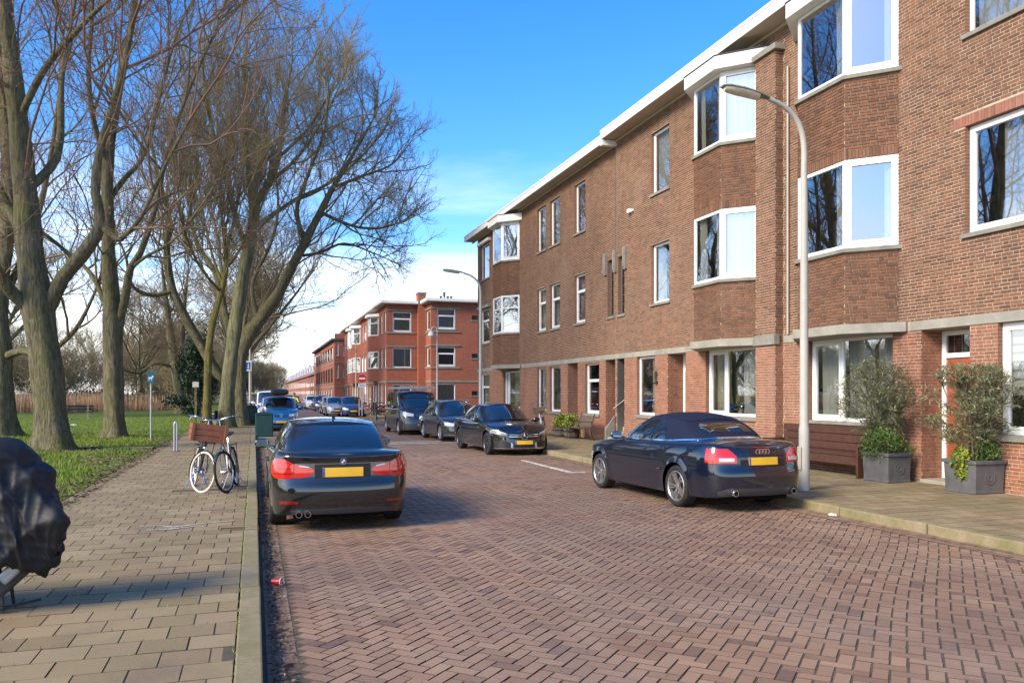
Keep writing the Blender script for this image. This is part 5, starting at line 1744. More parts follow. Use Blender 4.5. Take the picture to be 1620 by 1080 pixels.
class Car:
    """shell of a car: a skin wrapped round the plan outline, decks, glasshouse; +y is forward"""
    def __init__(s, e, sp):
        s.e = e; s.sp = sp
        hw, yf, yr = sp['hw'], sp['yf'], sp['yr']
        k = sp.get('plan')
        fb, rb = sp.get('fb', .16), sp.get('rb', .10)       # bow of nose and tail
        cf, cr_ = sp.get('cf', .52), sp.get('cr', .42)      # corner lengths
        keys = [(0, yf), (hw * .30, yf - fb * .08), (hw * .58, yf - fb * .38), (hw * .80, yf - fb * 1.0), (hw * .935, yf - fb - cf * .45), (hw * .985, yf - fb - cf), (hw, (yf - fb - cf) * .5),
                (hw, 0), (hw, (yr + rb + cr_) * .6), (hw * .985, yr + rb + cr_), (hw * .945, yr + rb + cr_ * .42), (hw * .82, yr + rb * .95), (hw * .58, yr + rb * .35), (hw * .30, yr + rb * .08), (0, yr)]
        keys = k or keys
        K = [np.array(p, float) for p in keys]
        pts = []
        for i in range(len(K) - 1):
            for j in range(14):
                pts.append(catm(K, i + j / 14))
        pts.append(K[-1])
        P = np.array(pts)
        P[0, 0] = 0; P[-1, 0] = 0
        P[:, 0] = np.clip(P[:, 0], 0, hw)
        d = np.linalg.norm(np.diff(P, axis=0), axis=1)
        s.S = np.concatenate([[0], np.cumsum(d)])
        s.P = P
        s.len = s.S[-1]
        T = np.gradient(P, axis=0); T /= np.linalg.norm(T, axis=1, keepdims=True)
        s.Nm = np.stack([-T[:, 1], T[:, 0]], 1)
        s.Nm[0] = (0, 1); s.Nm[-1] = (0, -1)
    def plan(s, q):
        x = np.interp(q, s.S, s.P[:, 0]); y = np.interp(q, s.S, s.P[:, 1])
        nx = np.interp(q, s.S, s.Nm[:, 0]); ny = np.interp(q, s.S, s.Nm[:, 1])
        l = math.hypot(nx, ny)
        return x, y, nx / l, ny / l
    def s_rear(s, x):
        i = len(s.P) * 3 // 4
        j = int(np.argmax(s.P[:, 0] >= s.sp['hw'] * .9999)) if False else i
        xs = s.P[::-1, 0]; ss = s.S[::-1]
        m = s.P[::-1, 1] < 0
        return float(np.interp(abs(x), np.maximum.accumulate(xs[m]), ss[m]))
    def s_front(s, x):
        m = s.P[:, 1] > 0
        return float(np.interp(abs(x), np.maximum.accumulate(s.P[m, 0]), s.S[m]))
    def s_side(s, y):
        return float(np.interp(-y, -s.P[:, 1], s.S))
    def ztop(s, y): return sinterp(s.sp['ztop'], y)
    def zbot(s, y):
        sp = s.sp
        z = sinterp(sp['zbot'], y)
        for yc in (sp['af'], sp['ar']):
            d = abs(y - yc)
            if d < sp['ra']:
                z = max(z, sp['rw'] + math.sqrt(sp['ra'] ** 2 - d * d) + sp.get('archz', .015))
        return z
    def inset(s, q, z, zt):
        x, y, nx, ny = s.plan(q)
        sp = s.sp
        ws = nx * nx
        v = ws * sinterp(sp['ps'], z) + (1 - ws) * sinterp(sp['pf'] if ny > 0 else sp['pr'], z)
        rd = sp.get('rd', .05)
        d = zt - z
        if d < rd: v += rd * .9 * (1 - math.sqrt(max(0, 1 - (1 - d / rd) ** 2)))
        # flared arches
        if nx > .8:
            for yc in (sp['af'], sp['ar']):
                dist = math.hypot(y - yc, z - sp['rw']) - sp['ra']
                if -0.02 < dist < .09: v -= sp.get('flare', .012) * (1 - abs(dist) / .09)
        return v
    def surf(s, q, z, off=0.0, side=1):
        x, y, nx, ny = s.plan(q)
        zt = s.ztop(y)
        v = s.inset(q, min(z, zt), zt)
        px = x - nx * (v - off); py = y - ny * (v - off)
        return (side * max(px, 0.0), py, z)
    def skin(s, mat):
        sp = s.sp
        qs = set(np.linspace(0, s.len, 90).tolist())
        rm = []
        for yc in (sp['af'], sp['ar']):
            a, b = s.s_side(yc + sp['ra']), s.s_side(yc - sp['ra'])
            qs = {q for q in qs if not (a - .01 < q < b + .01)}
            for k in range(19):
                qs.add(s.s_side(yc + sp['ra'] * math.cos(math.pi * k / 18) * (0.99999)))
            qs.add(s.s_side(yc + sp['ra'] + .004)); qs.add(s.s_side(yc - sp['ra'] - .004))
        qs = sorted(qs)
        ts = [0, .05, .12, .2, .28, .36, .44, .52, .6, .68, .75, .81, .86, .9, .93, .955, .975, .99, 1.0]
        V = []; Fq = []
        nr = len(ts)
        for side in (1, -1):
            b0 = len(V)
            for q in qs:
                y = s.plan(q)[1]
                zb, zt = s.zbot(y), s.ztop(y)
                for t in ts:
                    V.append(s.surf(q, zb + (zt - zb) * t, 0, side))
            for i in range(len(qs) - 1):
                for j in range(nr - 1):
                    a = b0 + i * nr + j
                    f = (a, a + nr, a + nr + 1, a + 1)
                    Fq.append(f if side < 0 else f[::-1])
        # decks
        nc = 14
        b0 = len(V)
        for q in qs:
            y = s.plan(q)[1]; zt = s.ztop(y)
            p = s.surf(q, zt)
            cw = sinterp(sp['crown'], p[1])
            for j in range(nc + 1):
                f = 1 - 2 * j / nc
                g = math.sin(f * math.pi / 2)
                V.append((p[0] * g, p[1], zt + cw * (1 - abs(g) ** 2.2)))
        for i in range(len(qs) - 1):
            for j in range(nc):
                a = b0 + i * (nc + 1) + j
                Fq.append((a, a + 1, a + nc + 2, a + nc + 1))
        # weld
        body = mesh_np('body', np.array(V), np.array(Fq), mat, s.e, smooth=True)
        bm = bmesh.new(); bm.from_mesh(body.data)
        bmesh.ops.remove_doubles(bm, verts=bm.verts, dist=0.0008)
        bmesh.ops.recalc_face_normals(bm, faces=bm.faces)
        for f in bm.faces: f.smooth = True
        # the decks must face up
        bm.to_mesh(body.data); bm.free()
        body.data.set_sharp_from_angle(angle=R(50))
        s.body = body
        # floor and wheel wells
        mb = MB()
        mb.box(-sp['hw'] + .30, sp['hw'] - .30, sp['yr'] + .25, sp['yf'] - .3, .17, .50)
        mb.box(-sp['hw'] + .06, sp['hw'] - .06, sp['ar'] + sp['ra'] + .05, sp['af'] - sp['ra'] - .05, .19, .45)
        mb.build('underbody', 'underbody', s.body)
        for yc in (sp['af'], sp['ar']):
            for sd in (-1, 1):
                mb = MB()
                pr = [(sp['ra'] + .012) for _ in range(2)]
                V_ = []; F_ = []
                for k in range(15):
                    a = math.pi * k / 14
                    for xx in (sp['hw'] - .05, sp['hw'] - .34):
                        V_.append((sd * xx, yc + (sp['ra'] + .012) * math.cos(a), sp['rw'] + (sp['ra'] + .012) * math.sin(a)))
                    if k: F_.append((2 * k - 2, 2 * k - 1, 2 * k + 1, 2 * k))
                mb.add(V_, F_)
                mb.build('arch_liner', 'underbody', s.body)
        return body
    def patch(s, name, qs, lo, hi, off, mat, parent=None, side=1, rows=6, skirt=.02, both=False, smooth=True, fn=None):
        """raised piece following the skin; qs columns, lo/hi heights for each column"""
        for sd in ((1, -1) if both else (side,)):
            f_ = fn or (lambda q, z, o: s.surf(q, z, o, sd))
            V = []; Fq = []
            n = len(qs); m = rows + 1
            for q, a, b in zip(qs, lo, hi):
                for j in range(m):
                    V.append(f_(q, a + (b - a) * j / rows, off))
            for i in range(n - 1):
                for j in range(rows):
                    a = i * m + j
                    Fq.append((a, a + m, a + m + 1, a + 1))
            # skirt
            loop = [i * m for i in range(n)] + [(n - 1) * m + j for j in range(1, m)] + [i * m + rows for i in range(n - 2, -1, -1)] + [j for j in range(rows - 1, 0, -1)]
            b0 = len(V)
            for idx in loop:
                i, j = divmod(idx, m)
                V.append(f_(qs[i], lo[i] + (hi[i] - lo[i]) * j / rows, off - skirt))
            k = len(loop)
            for i in range(k):
                Fq.append((loop[i], loop[(i + 1) % k], b0 + (i + 1) % k, b0 + i))
            o = mesh_np(name, np.array(V), np.array(Fq), mat, parent or s.body, smooth=smooth)
            o.data.set_sharp_from_angle(angle=R(40))
        return o
    def end_patch(s, name, end, xs, lo, hi, off, mat, parent=None, **kw):
        """piece on nose or tail given by lateral positions xs (may cross the centre)"""
        S_ = s.s_rear if end == 'r' else s.s_front
        def f(x, z, o):
            p = s.surf(S_(x), z, o, 1 if x >= 0 else -1)
            return p
        return s.patch(name, xs, lo, hi, off, mat, parent, fn=f, **kw)
    # ---- glasshouse
    def house(s, belt, roof, mat, bulge=.03, roofcrown=.05, roof_mat=None):
        s.gb = [np.array(p, float) for p in belt]; s.gr = [np.array(p, float) for p in roof]
        s.bulge = bulge
        n = len(belt) - 1
        us = np.linspace(0, n, n * 9 + 1); ts = np.linspace(0, 1, 9)
        V = []; Fq = []
        m = len(ts)
        for side in (1, -1):
            b0 = len(V)
            for u in us:
                for t in ts: V.append(s.gsurf(u, t, 0, side))
            for i in range(len(us) - 1):
                for j in range(m - 1):
                    a = b0 + i * m + j
                    Fq.append((a, a + m, a + m + 1, a + 1))
        pillars = mesh_np('pillars', np.array(V), np.array(Fq), mat, s.body, smooth=True)
        pillars.data.set_sharp_from_angle(angle=R(40))
        V = []; Fq = []
        nc = 12
        for u in us:
            p = s.gsurf(u, 1.0, 0.004)
            for j in range(nc + 1):
                g = math.sin((1 - 2 * j / nc) * math.pi / 2)
                edge = 1 - abs(g) ** 2.4
                # roof also falls towards front and rear edges
                V.append((p[0] * g, p[1], p[2] + roofcrown * edge * min(1, p[0] / max(.3, s.gr[n // 2][0] * .8))))
        for i in range(len(us) - 1):
            for j in range(nc):
                a = i * (nc + 1) + j
                Fq.append((a, a + 1, a + nc + 2, a + nc + 1))
        rf = mesh_np('roof', np.array(V), np.array(Fq), roof_mat or mat, s.e, smooth=True)
        return rf
    def gsurf(s, u, t, off=0.0, side=1):
        a = catm(s.gb, u); b = catm(s.gr, u)
        p = a + (b - a) * t
        n = len(s.gb) - 1
        e = 0.01
        da = catm(s.gb, min(u + e, n)) - catm(s.gb, max(u - e, 0)); db = catm(s.gr, min(u + e, n)) - catm(s.gr, max(u - e, 0))
        tu = da + (db - da) * t
        tu[2] = 0
        if np.linalg.norm(tu) < 1e-9: tu = np.array([1.0, 0, 0])
        if u < .02: tu = np.array([1.0, 0, 0])
        if u > n - .02: tu = np.array([-1.0, 0, 0])
        up = b - a
        nn = np.cross(up, tu); nn /= np.linalg.norm(nn)
        if (nn[0] * p[0] if abs(p[0]) > .2 else nn[1] * p[1]) < 0: nn = -nn
        if u < .3: nn = nn if nn[1] > 0 else -nn
        if u > n - .3: nn = nn if nn[1] < 0 else -nn
        p = p + nn * (s.bulge * 4 * t * (1 - t) + off)
        return (side * max(p[0], 0.0), p[1], p[2])
    def glass(s, name, us, lo, hi, mat='car_glass', off=.004, side=1, both=False, cross=False, parent=None, rows=6):
        """pane on the glasshouse between parameters; cross=True mirrors over the centre line"""
        if cross:
            us2 = [-u for u in us[::-1]] + us[1:] if us[0] == 0 else us[:-1] + [2 * us[-1] - u for u in us[::-1]]
            lo2 = lo[::-1] + lo[1:] if us[0] == 0 else lo[:-1] + lo[::-1]
            hi2 = hi[::-1] + hi[1:] if us[0] == 0 else hi[:-1] + hi[::-1]
            n = us[-1] if us[0] != 0 else 0
            def f(u, t, o):
                if us[0] == 0: return s.gsurf(abs(u), t, o, 1 if u >= 0 else -1)
                return s.gsurf(u if u <= n else 2 * n - u, t, o, 1 if u <= n else -1)
            return s.patch(name, us2, lo2, hi2, off, mat, parent or s.body, fn=f, rows=rows, skirt=.012)
        for sd in ((1, -1) if both else (side,)):
            o = s.patch(name, us, lo, hi, off, mat, parent or s.body, fn=lambda u, t, o_: s.gsurf(u, t, o_, sd), rows=rows, skirt=.012)
        return o

def lin(a, b, n): return [a + (b - a) * i / (n - 1) for i in range(n)]

def wheel_set(e, xt, af, ar, r, rr, wd, rim_mat, spokes=5, double=True, style='twin', steer=0):
    """four wheels; each a hub with tyre and rim as its sub-parts; outer side is +x of the wheel"""
    def make():
        mb = MB()
        mb.lathe([(0.0, .0), (rr * .58, .0), (rr * .58, -.02), (0.0, -.02)], 28, (wd * .5 - .10, 0, 0), 'x')
        hub = mb.build('wheel', 'brake_disc', e, smooth=35)
        mb = MB()
        h = wd / 2
        mb.lathe([(rr, -h + .012), (rr + .02, -h), (r - .03, -h + .002), (r - .008, -h + .02), (r, -h + .045), (r, h - .045), (r - .008, h - .02), (r - .03, h - .002), (rr + .02, h), (rr, h - .012)], 48, (0, 0, 0), 'x', closed=True)
        mb.build('tyre', 'tyre', hub, smooth=35)
        mb = MB()
        mb.lathe([(rr + .002, -h + .01), (rr + .002, h - .014), (rr - .012, h - .006), (rr - .022, h - .016), (rr - .03, h - .05), (rr - .035, -h + .02)], 48, (0, 0, 0), 'x', closed=True)
        dish = h - .02
        mb.lathe([(0, dish - .012), (rr * .16, dish - .012), (rr * .2, dish - .03), (rr * .2, dish - .06)], 24, (0, 0, 0), 'x')
        n = spokes
        for k in range(n):
            a0 = 6.28318 * k / n
            for dlt in ((-.17, .17) if double else (0,)):
                a1 = a0 + dlt * .55; a2 = a0 + dlt
                wi, wo = (rr * .062, rr * .050) if double else (rr * .085, rr * .065)
                p1 = Vector((dish - .035, rr * .13 * math.cos(a1), rr * .13 * math.sin(a1)))
                p2 = Vector((dish - .012, (rr - .018) * math.cos(a2), (rr - .018) * math.sin(a2)))
                t = (p2 - p1).normalized(); sd = Vector((1, 0, 0)).cross(t).normalized()
                nn = Vector((1, 0, 0)) * .018
                pm = (p1 + p2) / 2 + Vector((.008, 0, 0))
                Vs = []
                for p, w_ in ((p1, wi), (pm, wo * .9), (p2, wo)):
                    Vs += [p - sd * w_ - nn, p + sd * w_ - nn, p + sd * w_ * .55 + nn, p - sd * w_ * .55 + nn]
                Fs = []
                for i in range(2):
                    for j in range(4):
                        Fs.append((i * 4 + j, i * 4 + (j + 1) % 4, i * 4 + 4 + (j + 1) % 4, i * 4 + 4 + j))
                mb.add(Vs, Fs)
        mb.build('rim', rim_mat, hub, smooth=30)
        return hub
    first = make()
    res = []
    for i, (sx, y) in enumerate(((1, af), (-1, af), (1, ar), (-1, ar))):
        w_ = first if i == 0 else copy_tree(first, e)
        w_.location = (sx * (xt - wd / 2), y, r)
        w_.rotation_euler = (rnd.random() * 6, 0, 0) if sx > 0 else (rnd.random() * 6, 0, math.pi)
        if sx < 0: w_.rotation_euler = (rnd.random() * 6, 0, math.pi)
        res.append(w_)
    return res

def plate(c, end, z0, z1, off=.012, hw=.26, mat='plate_yellow', xc=0.0):
    xs = lin(xc - hw, xc + hw, 9)
    o = c.end_patch('number_plate', end, xs, [z0] * 9, [z1] * 9, off, mat, c.e, rows=2)
    # blue strip is on the left as one reads the plate
    s_ = -1 if end == 'r' else 1
    a, b = (xc + s_ * hw * .995, xc + s_ * hw * .90)
    xs = lin(min(a, b), max(a, b), 3)
    c.end_patch('country_strip', end, xs, [z0 + .003] * 3, [z1 - .003] * 3, off + .003, 'plate_blue', o, rows=2, skirt=.003)
    return o

def doors(c, spans, z0, zdrop=.02, handle=True, mat=None, gap=.006):
    """door panels standing 2 mm proud over a dark gap"""
    for (ya, yb) in spans:                   # ya > yb
        n = 15
        ys = lin(ya, yb, n)
        for sd in (1, -1):
            qs = [c.s_side(y) for y in ys]
            lo = [max(z0, c.zbot(y) + .03) for y in ys]; hi = [c.ztop(y) - .035 for y in ys]
            g = [c.s_side(y) for y in lin(ya + gap, yb - gap, n)]
            d = c.patch('door', qs, lo, hi, .0022, mat or c.sp['paint'], c.e, side=sd, rows=14, skirt=.006)
            c.patch('door_gap', g, [v - gap for v in lo], [v + .004 for v in hi], .0008, 'trim_black', d, side=sd, rows=14, skirt=.004)
            if handle:
                yy = yb + .20
                hz_ = c.ztop(yy) - .15
                hq = [c.s_side(y) for y in lin(yy + .11, yy - .09, 7)]
                c.patch('handle', hq, [hz_ - .006, hz_ - .012, hz_ - .014, hz_ - .014, hz_ - .014, hz_ - .012, hz_ - .006], [hz_ + .008, hz_ + .013, hz_ + .014, hz_ + .014, hz_ + .014, hz_ + .013, hz_ + .008], .032, mat or c.sp['paint'], d, side=sd, rows=3, skirt=.03)

def mirror(c, y, z, x, mat, big=1.0):
    for sd in (1, -1):
        mb = MB()
        pr = []
        V = []; Fs = []
        nu, nv = 12, 8
        for i in range(nv + 1):
            ph = math.pi * i / nv
            for j in range(nu):
                th = 2 * math.pi * j / nu
                X = math.cos(ph); Yy = math.sin(ph) * math.cos(th); Zz = math.sin(ph) * math.sin(th)
                Yy = math.copysign(abs(Yy) ** .8, Yy); Zz = math.copysign(abs(Zz) ** .8, Zz)
                yy = Yy * .075 if Yy > 0 else Yy * .03
                V.append((sd * (x + .11 * big + X * .115 * big), y + yy * big, z + Zz * .075 * big))
        for i in range(nv):
            for j in range(nu):
                Fs.append((i * nu + j, i * nu + (j + 1) % nu, (i + 1) * nu + (j + 1) % nu, (i + 1) * nu + j))
        mb.add(V, Fs)
        mb.obox((sd * (x - .01), y + .02, z - .045), (.05, 0, 0), (0, .035, 0), (0, 0, .02))
        m_ = mb.build('mirror', mat, c.e, smooth=50)
        g = MB()
        g.obox((sd * (x + .11 * big), y - .034 * big, z), (.088 * big, 0, 0), (0, .006, 0), (0, 0, .055 * big))
        g.build('mirror_glass', 'mirror_glass', m_, bevel=.02)

def ring(mb, c, r, t, axis='y', n=28):
    mb.lathe([(r - t, -.006), (r + t, -.006), (r + t, .006), (r - t, .006)], n, c, axis, closed=True)

def antenna(c, y, z):
    mb = MB(); mb.prism([(-.025, -.09), (.025, -.09), (.018, .02), (0, .09), (-.018, .02)], 0, .012)
    mb.v = [(x, y + q * (1 if w_ < .005 else .55), z + (0 if w_ < .005 else .055 - max(0, q) * .5)) for x, q, w_ in mb.v]
    mb.build('antenna', c.sp['paint'], c.e, bevel=.006)
# ------------------------------------------------ black saloon seen from behind
def bmw():
    e = thing('saloon_car', 'black saloon car seen from behind with red tail lights and twin exhaust pipe', 'car', (1.09, 12.86, 0.0), 0)
    sp = dict(hw=.905, yf=2.195, yr=-2.425, af=1.405, ar=-1.405, rw=.325, ra=.362, paint='paint_black',
              ztop=[(-2.425, .985), (-2.30, 1.01), (-1.9, 1.02), (-1.4, 1.005), (-.7, .98), (0, .96), (.8, .925), (1.2, .885), (1.7, .79), (2.0, .71), (2.195, .62)],
              zbot=[(-2.425, .24), (-2.2, .22), (-1.0, .20), (1.0, .20), (1.9, .20), (2.195, .22)],
              ps=[(.18, .045), (.28, .028), (.40, .018), (.55, .006), (.70, .0), (.80, .004), (.9, .022), (1.0, .06)],
              pf=[(.18, .06), (.3, .015), (.45, .0), (.6, .02), (.7, .06), (.8, .10)],
              pr=[(.20, .10), (.27, .05), (.36, .02), (.46, .0), (.55, .0), (.63, .015), (.67, .045), (.78, .052), (.91, .062), (.96, .05), (.985, .045), (1.03, .06)],
              crown=[(-2.425, .02), (-2.2, .03), (-1.6, .035), (0, .03), (1.0, .06), (1.8, .07), (2.195, .04)], rd=.035, fb=.20, rb=.13, cr=.40)
    c = Car(e, sp)
    c.skin('paint_black')
    belt = [(0, 1.02, .96), (.40, .96, .955), (.70, .72, .94), (.795, .25, .945), (.80, -.35, .955), (.785, -.95, .97), (.72, -1.42, 1.005), (.62, -1.70, 1.01), (.34, -1.80, 1.015), (0, -1.83, 1.02)]
    roof = [(0, .34, 1.375), (.36, .30, 1.365), (.545, .10, 1.345), (.60, -.12, 1.36), (.605, -.40, 1.37), (.59, -.72, 1.36), (.565, -1.0, 1.335), (.52, -1.12, 1.325), (.30, -1.18, 1.34), (0, -1.20, 1.345)]
    c.house(belt, roof, 'paint_black', .028, .055)
    c.glass('windscreen', lin(0, 1.85, 8), [.05] * 8, [.96] * 8, cross=True, parent=e)
    c.glass('rear_window', lin(7.12, 9, 9), [.05] * 9, [.93] * 9, cross=True, parent=e)
    c.glass('side_window', lin(2.45, 3.95, 8), [.03] * 8, [.55, .78, .9, .92, .92, .92, .92, .92], both=True, parent=e)
    c.glass('side_window', lin(4.05, 5.75, 8), [.03] * 8, [.92, .92, .92, .92, .91, .86, .74, .4], both=True, parent=e)
    doors(c, [(.82, -.28), (-.30, -1.02)], .30)
    wheel_set(e, .895, 1.405, -1.405, .325, .235, .225, 'alloy_dark', 5, True)
    # tail lights: outer on the wing, inner on the lid
    for sd in (1, -1):
        qa, qb = c.s_rear(.625), c.s_side(-2.03)
        qs = lin(qa, qb, 14)
        lo = [z + .035 for z in (.672, .668, .665, .662, .660, .660, .660, .662, .665, .67, .68, .70, .725, .76)]
        hi = [z + .035 for z in (.845, .862, .878, .892, .903, .912, .918, .922, .924, .922, .915, .90, .88, .84)]
        t = c.patch('tail_light', qs, lo, hi, .008, 'lens_red', e, side=sd, rows=8, skirt=.04)
        for z_ in (.76, .825):
            c.patch('light_bar', qs[1:11], [z_ - .006] * 10, [z_ + .006] * 10, .012, 'lens_dark_red', t, side=sd, rows=1, skirt=.008)
        xs = lin(.37, .615, 9)
        xs = [x * sd for x in xs]
        if sd < 0: xs = xs[::-1]
        lo = [z + .035 for z in (.735, .705, .69, .683, .678, .675, .673, .672, .672)]; hi = [z + .035 for z in (.765, .795, .81, .82, .828, .834, .838, .842, .845)]
        if sd < 0: lo, hi = lo[::-1], hi[::-1]
        t2 = c.end_patch('tail_light', 'r', xs, lo, hi, .008, 'lens_red', e, rows=6, skirt=.04)
        xx = xs[2:7]
        c.end_patch('reversing_light', 'r', xx, [.835, .838, .842, .846, .85] if sd > 0 else [.85, .846, .842, .838, .835], [.847, .851, .856, .860, .864] if sd > 0 else [.864, .860, .856, .851, .847], .011, 'lens_clear', t2, rows=1, skirt=.006)
        xs = [x * sd for x in lin(.56, .79, 7)]
        if sd < 0: xs = xs[::-1]
        c.end_patch('reflector', 'r', xs, [.375] * 7, [.41] * 7, .008, 'lens_dark_red', e, rows=2)
    # lid, bumper seam, recess for the plate
    xs = lin(-.60, .60, 21)
    c.end_patch('boot_lid_gap', 'r', xs, [.655 - .03 * (1 - (x / .6) ** 2) for x in xs], [.667 - .03 * (1 - (x / .6) ** 2) for x in xs], .0015, 'trim_black', c.body, rows=1, skirt=.004)
    xs = lin(-.86, .86, 25)
    c.end_patch('spoiler', 'r', xs, [.965 - .02 * abs(x) ** 2 for x in xs], [.99 - .02 * abs(x) ** 2 for x in xs], .022, 'paint_black', c.body, rows=3, skirt=.04)
    xs = lin(-.36, .36, 11)
    rc = c.end_patch('plate_recess', 'r', xs, [.695] * 11, [.875] * 11, .0015, 'trim_black', c.body, rows=2, skirt=.004)
    plate(c, 'r', .712, .830, .010)
    xs = lin(-.66, .66, 21)
    c.end_patch('diffuser', 'r', xs, [.235] * 21, [.30 + .02 * (1 - (abs(x) / .66) ** 2) for x in xs], .004, 'plastic_grey', e, rows=3)
    c.end_patch('bumper_crease', 'r', lin(-.8, .8, 21), [.350] * 21, [.358] * 21, .003, 'trim_black', c.body, rows=1, skirt=.004)
    for x in (-.44, -.55):
        mb = MB(); mb.lathe([(.032, -.12), (.040, -.10), (.042, .0), (.040, .012), (.034, .012), (.032, -.02), (.03, -.1)], 20, (x, -2.36, .245), 'y', closed=True)
        mb.v = [(a, -4.72 - b, z) for a, b, z in mb.v]
        mb.build('exhaust_pipe', 'chrome', e, smooth=35)
    # roundel
    y0 = c.surf(c.s_rear(0), .905, 0)[1]
    mb = MB(); mb.lathe([(0, 0), (.040, 0), (.041, .006), (0, .006)], 24, (0, y0 - .008, 0.908), 'y'); b = mb.build('badge', 'trim_black', e, smooth=35)
    mb = MB(); ring(mb, (0, y0 - .012, 0.908), .037, .004); mb.build('badge_ring', 'chrome', b, smooth=35)
    for k, mt in enumerate(('plate_white', 'badge_blue', 'plate_white', 'badge_blue')):
        mb = MB()
        V = [(0, y0 - .013, 0.908)] + [(.025 * math.cos(math.pi / 2 * k + i * math.pi / 16), y0 - .013, 0.908 + .025 * math.sin(math.pi / 2 * k + i * math.pi / 16)) for i in range(9)]
        mb.add(V, [tuple(range(10))])
        mb.build('badge_quarter', mt, b)
    mirror(c, .62, .985, .86, 'paint_black', 1.0)
    antenna(c, -.98, 1.40)
    # chrome strip along the belt
    for sd in (1, -1):
        c.patch('belt_trim', [c.s_side(y) for y in lin(.6, -1.35, 20)], [c.ztop(y) - .022 for y in lin(.6, -1.35, 20)], [c.ztop(y) - .008 for y in lin(.6, -1.35, 20)], .004, 'chrome', c.body, side=sd, rows=1, skirt=.006)
    # nose (hidden from the street side but there)
    for sd in (1, -1):
        xs = [x * sd for x in lin(.32, .82, 8)]
        if sd < 0: xs = xs[::-1]
        c.end_patch('headlight', 'f', xs, [.60] * 8, [.69] * 8, .006, 'lens_clear', e, rows=3)
        xs = [x * sd for x in lin(.03, .29, 5)]
        if sd < 0: xs = xs[::-1]
        c.end_patch('grille', 'f', xs, [.55] * 5, [.67] * 5, .006, 'trim_black', e, rows=3)
    return e
defm('plate_white', plain((0.75, 0.75, 0.75), 0.4))
bmw()
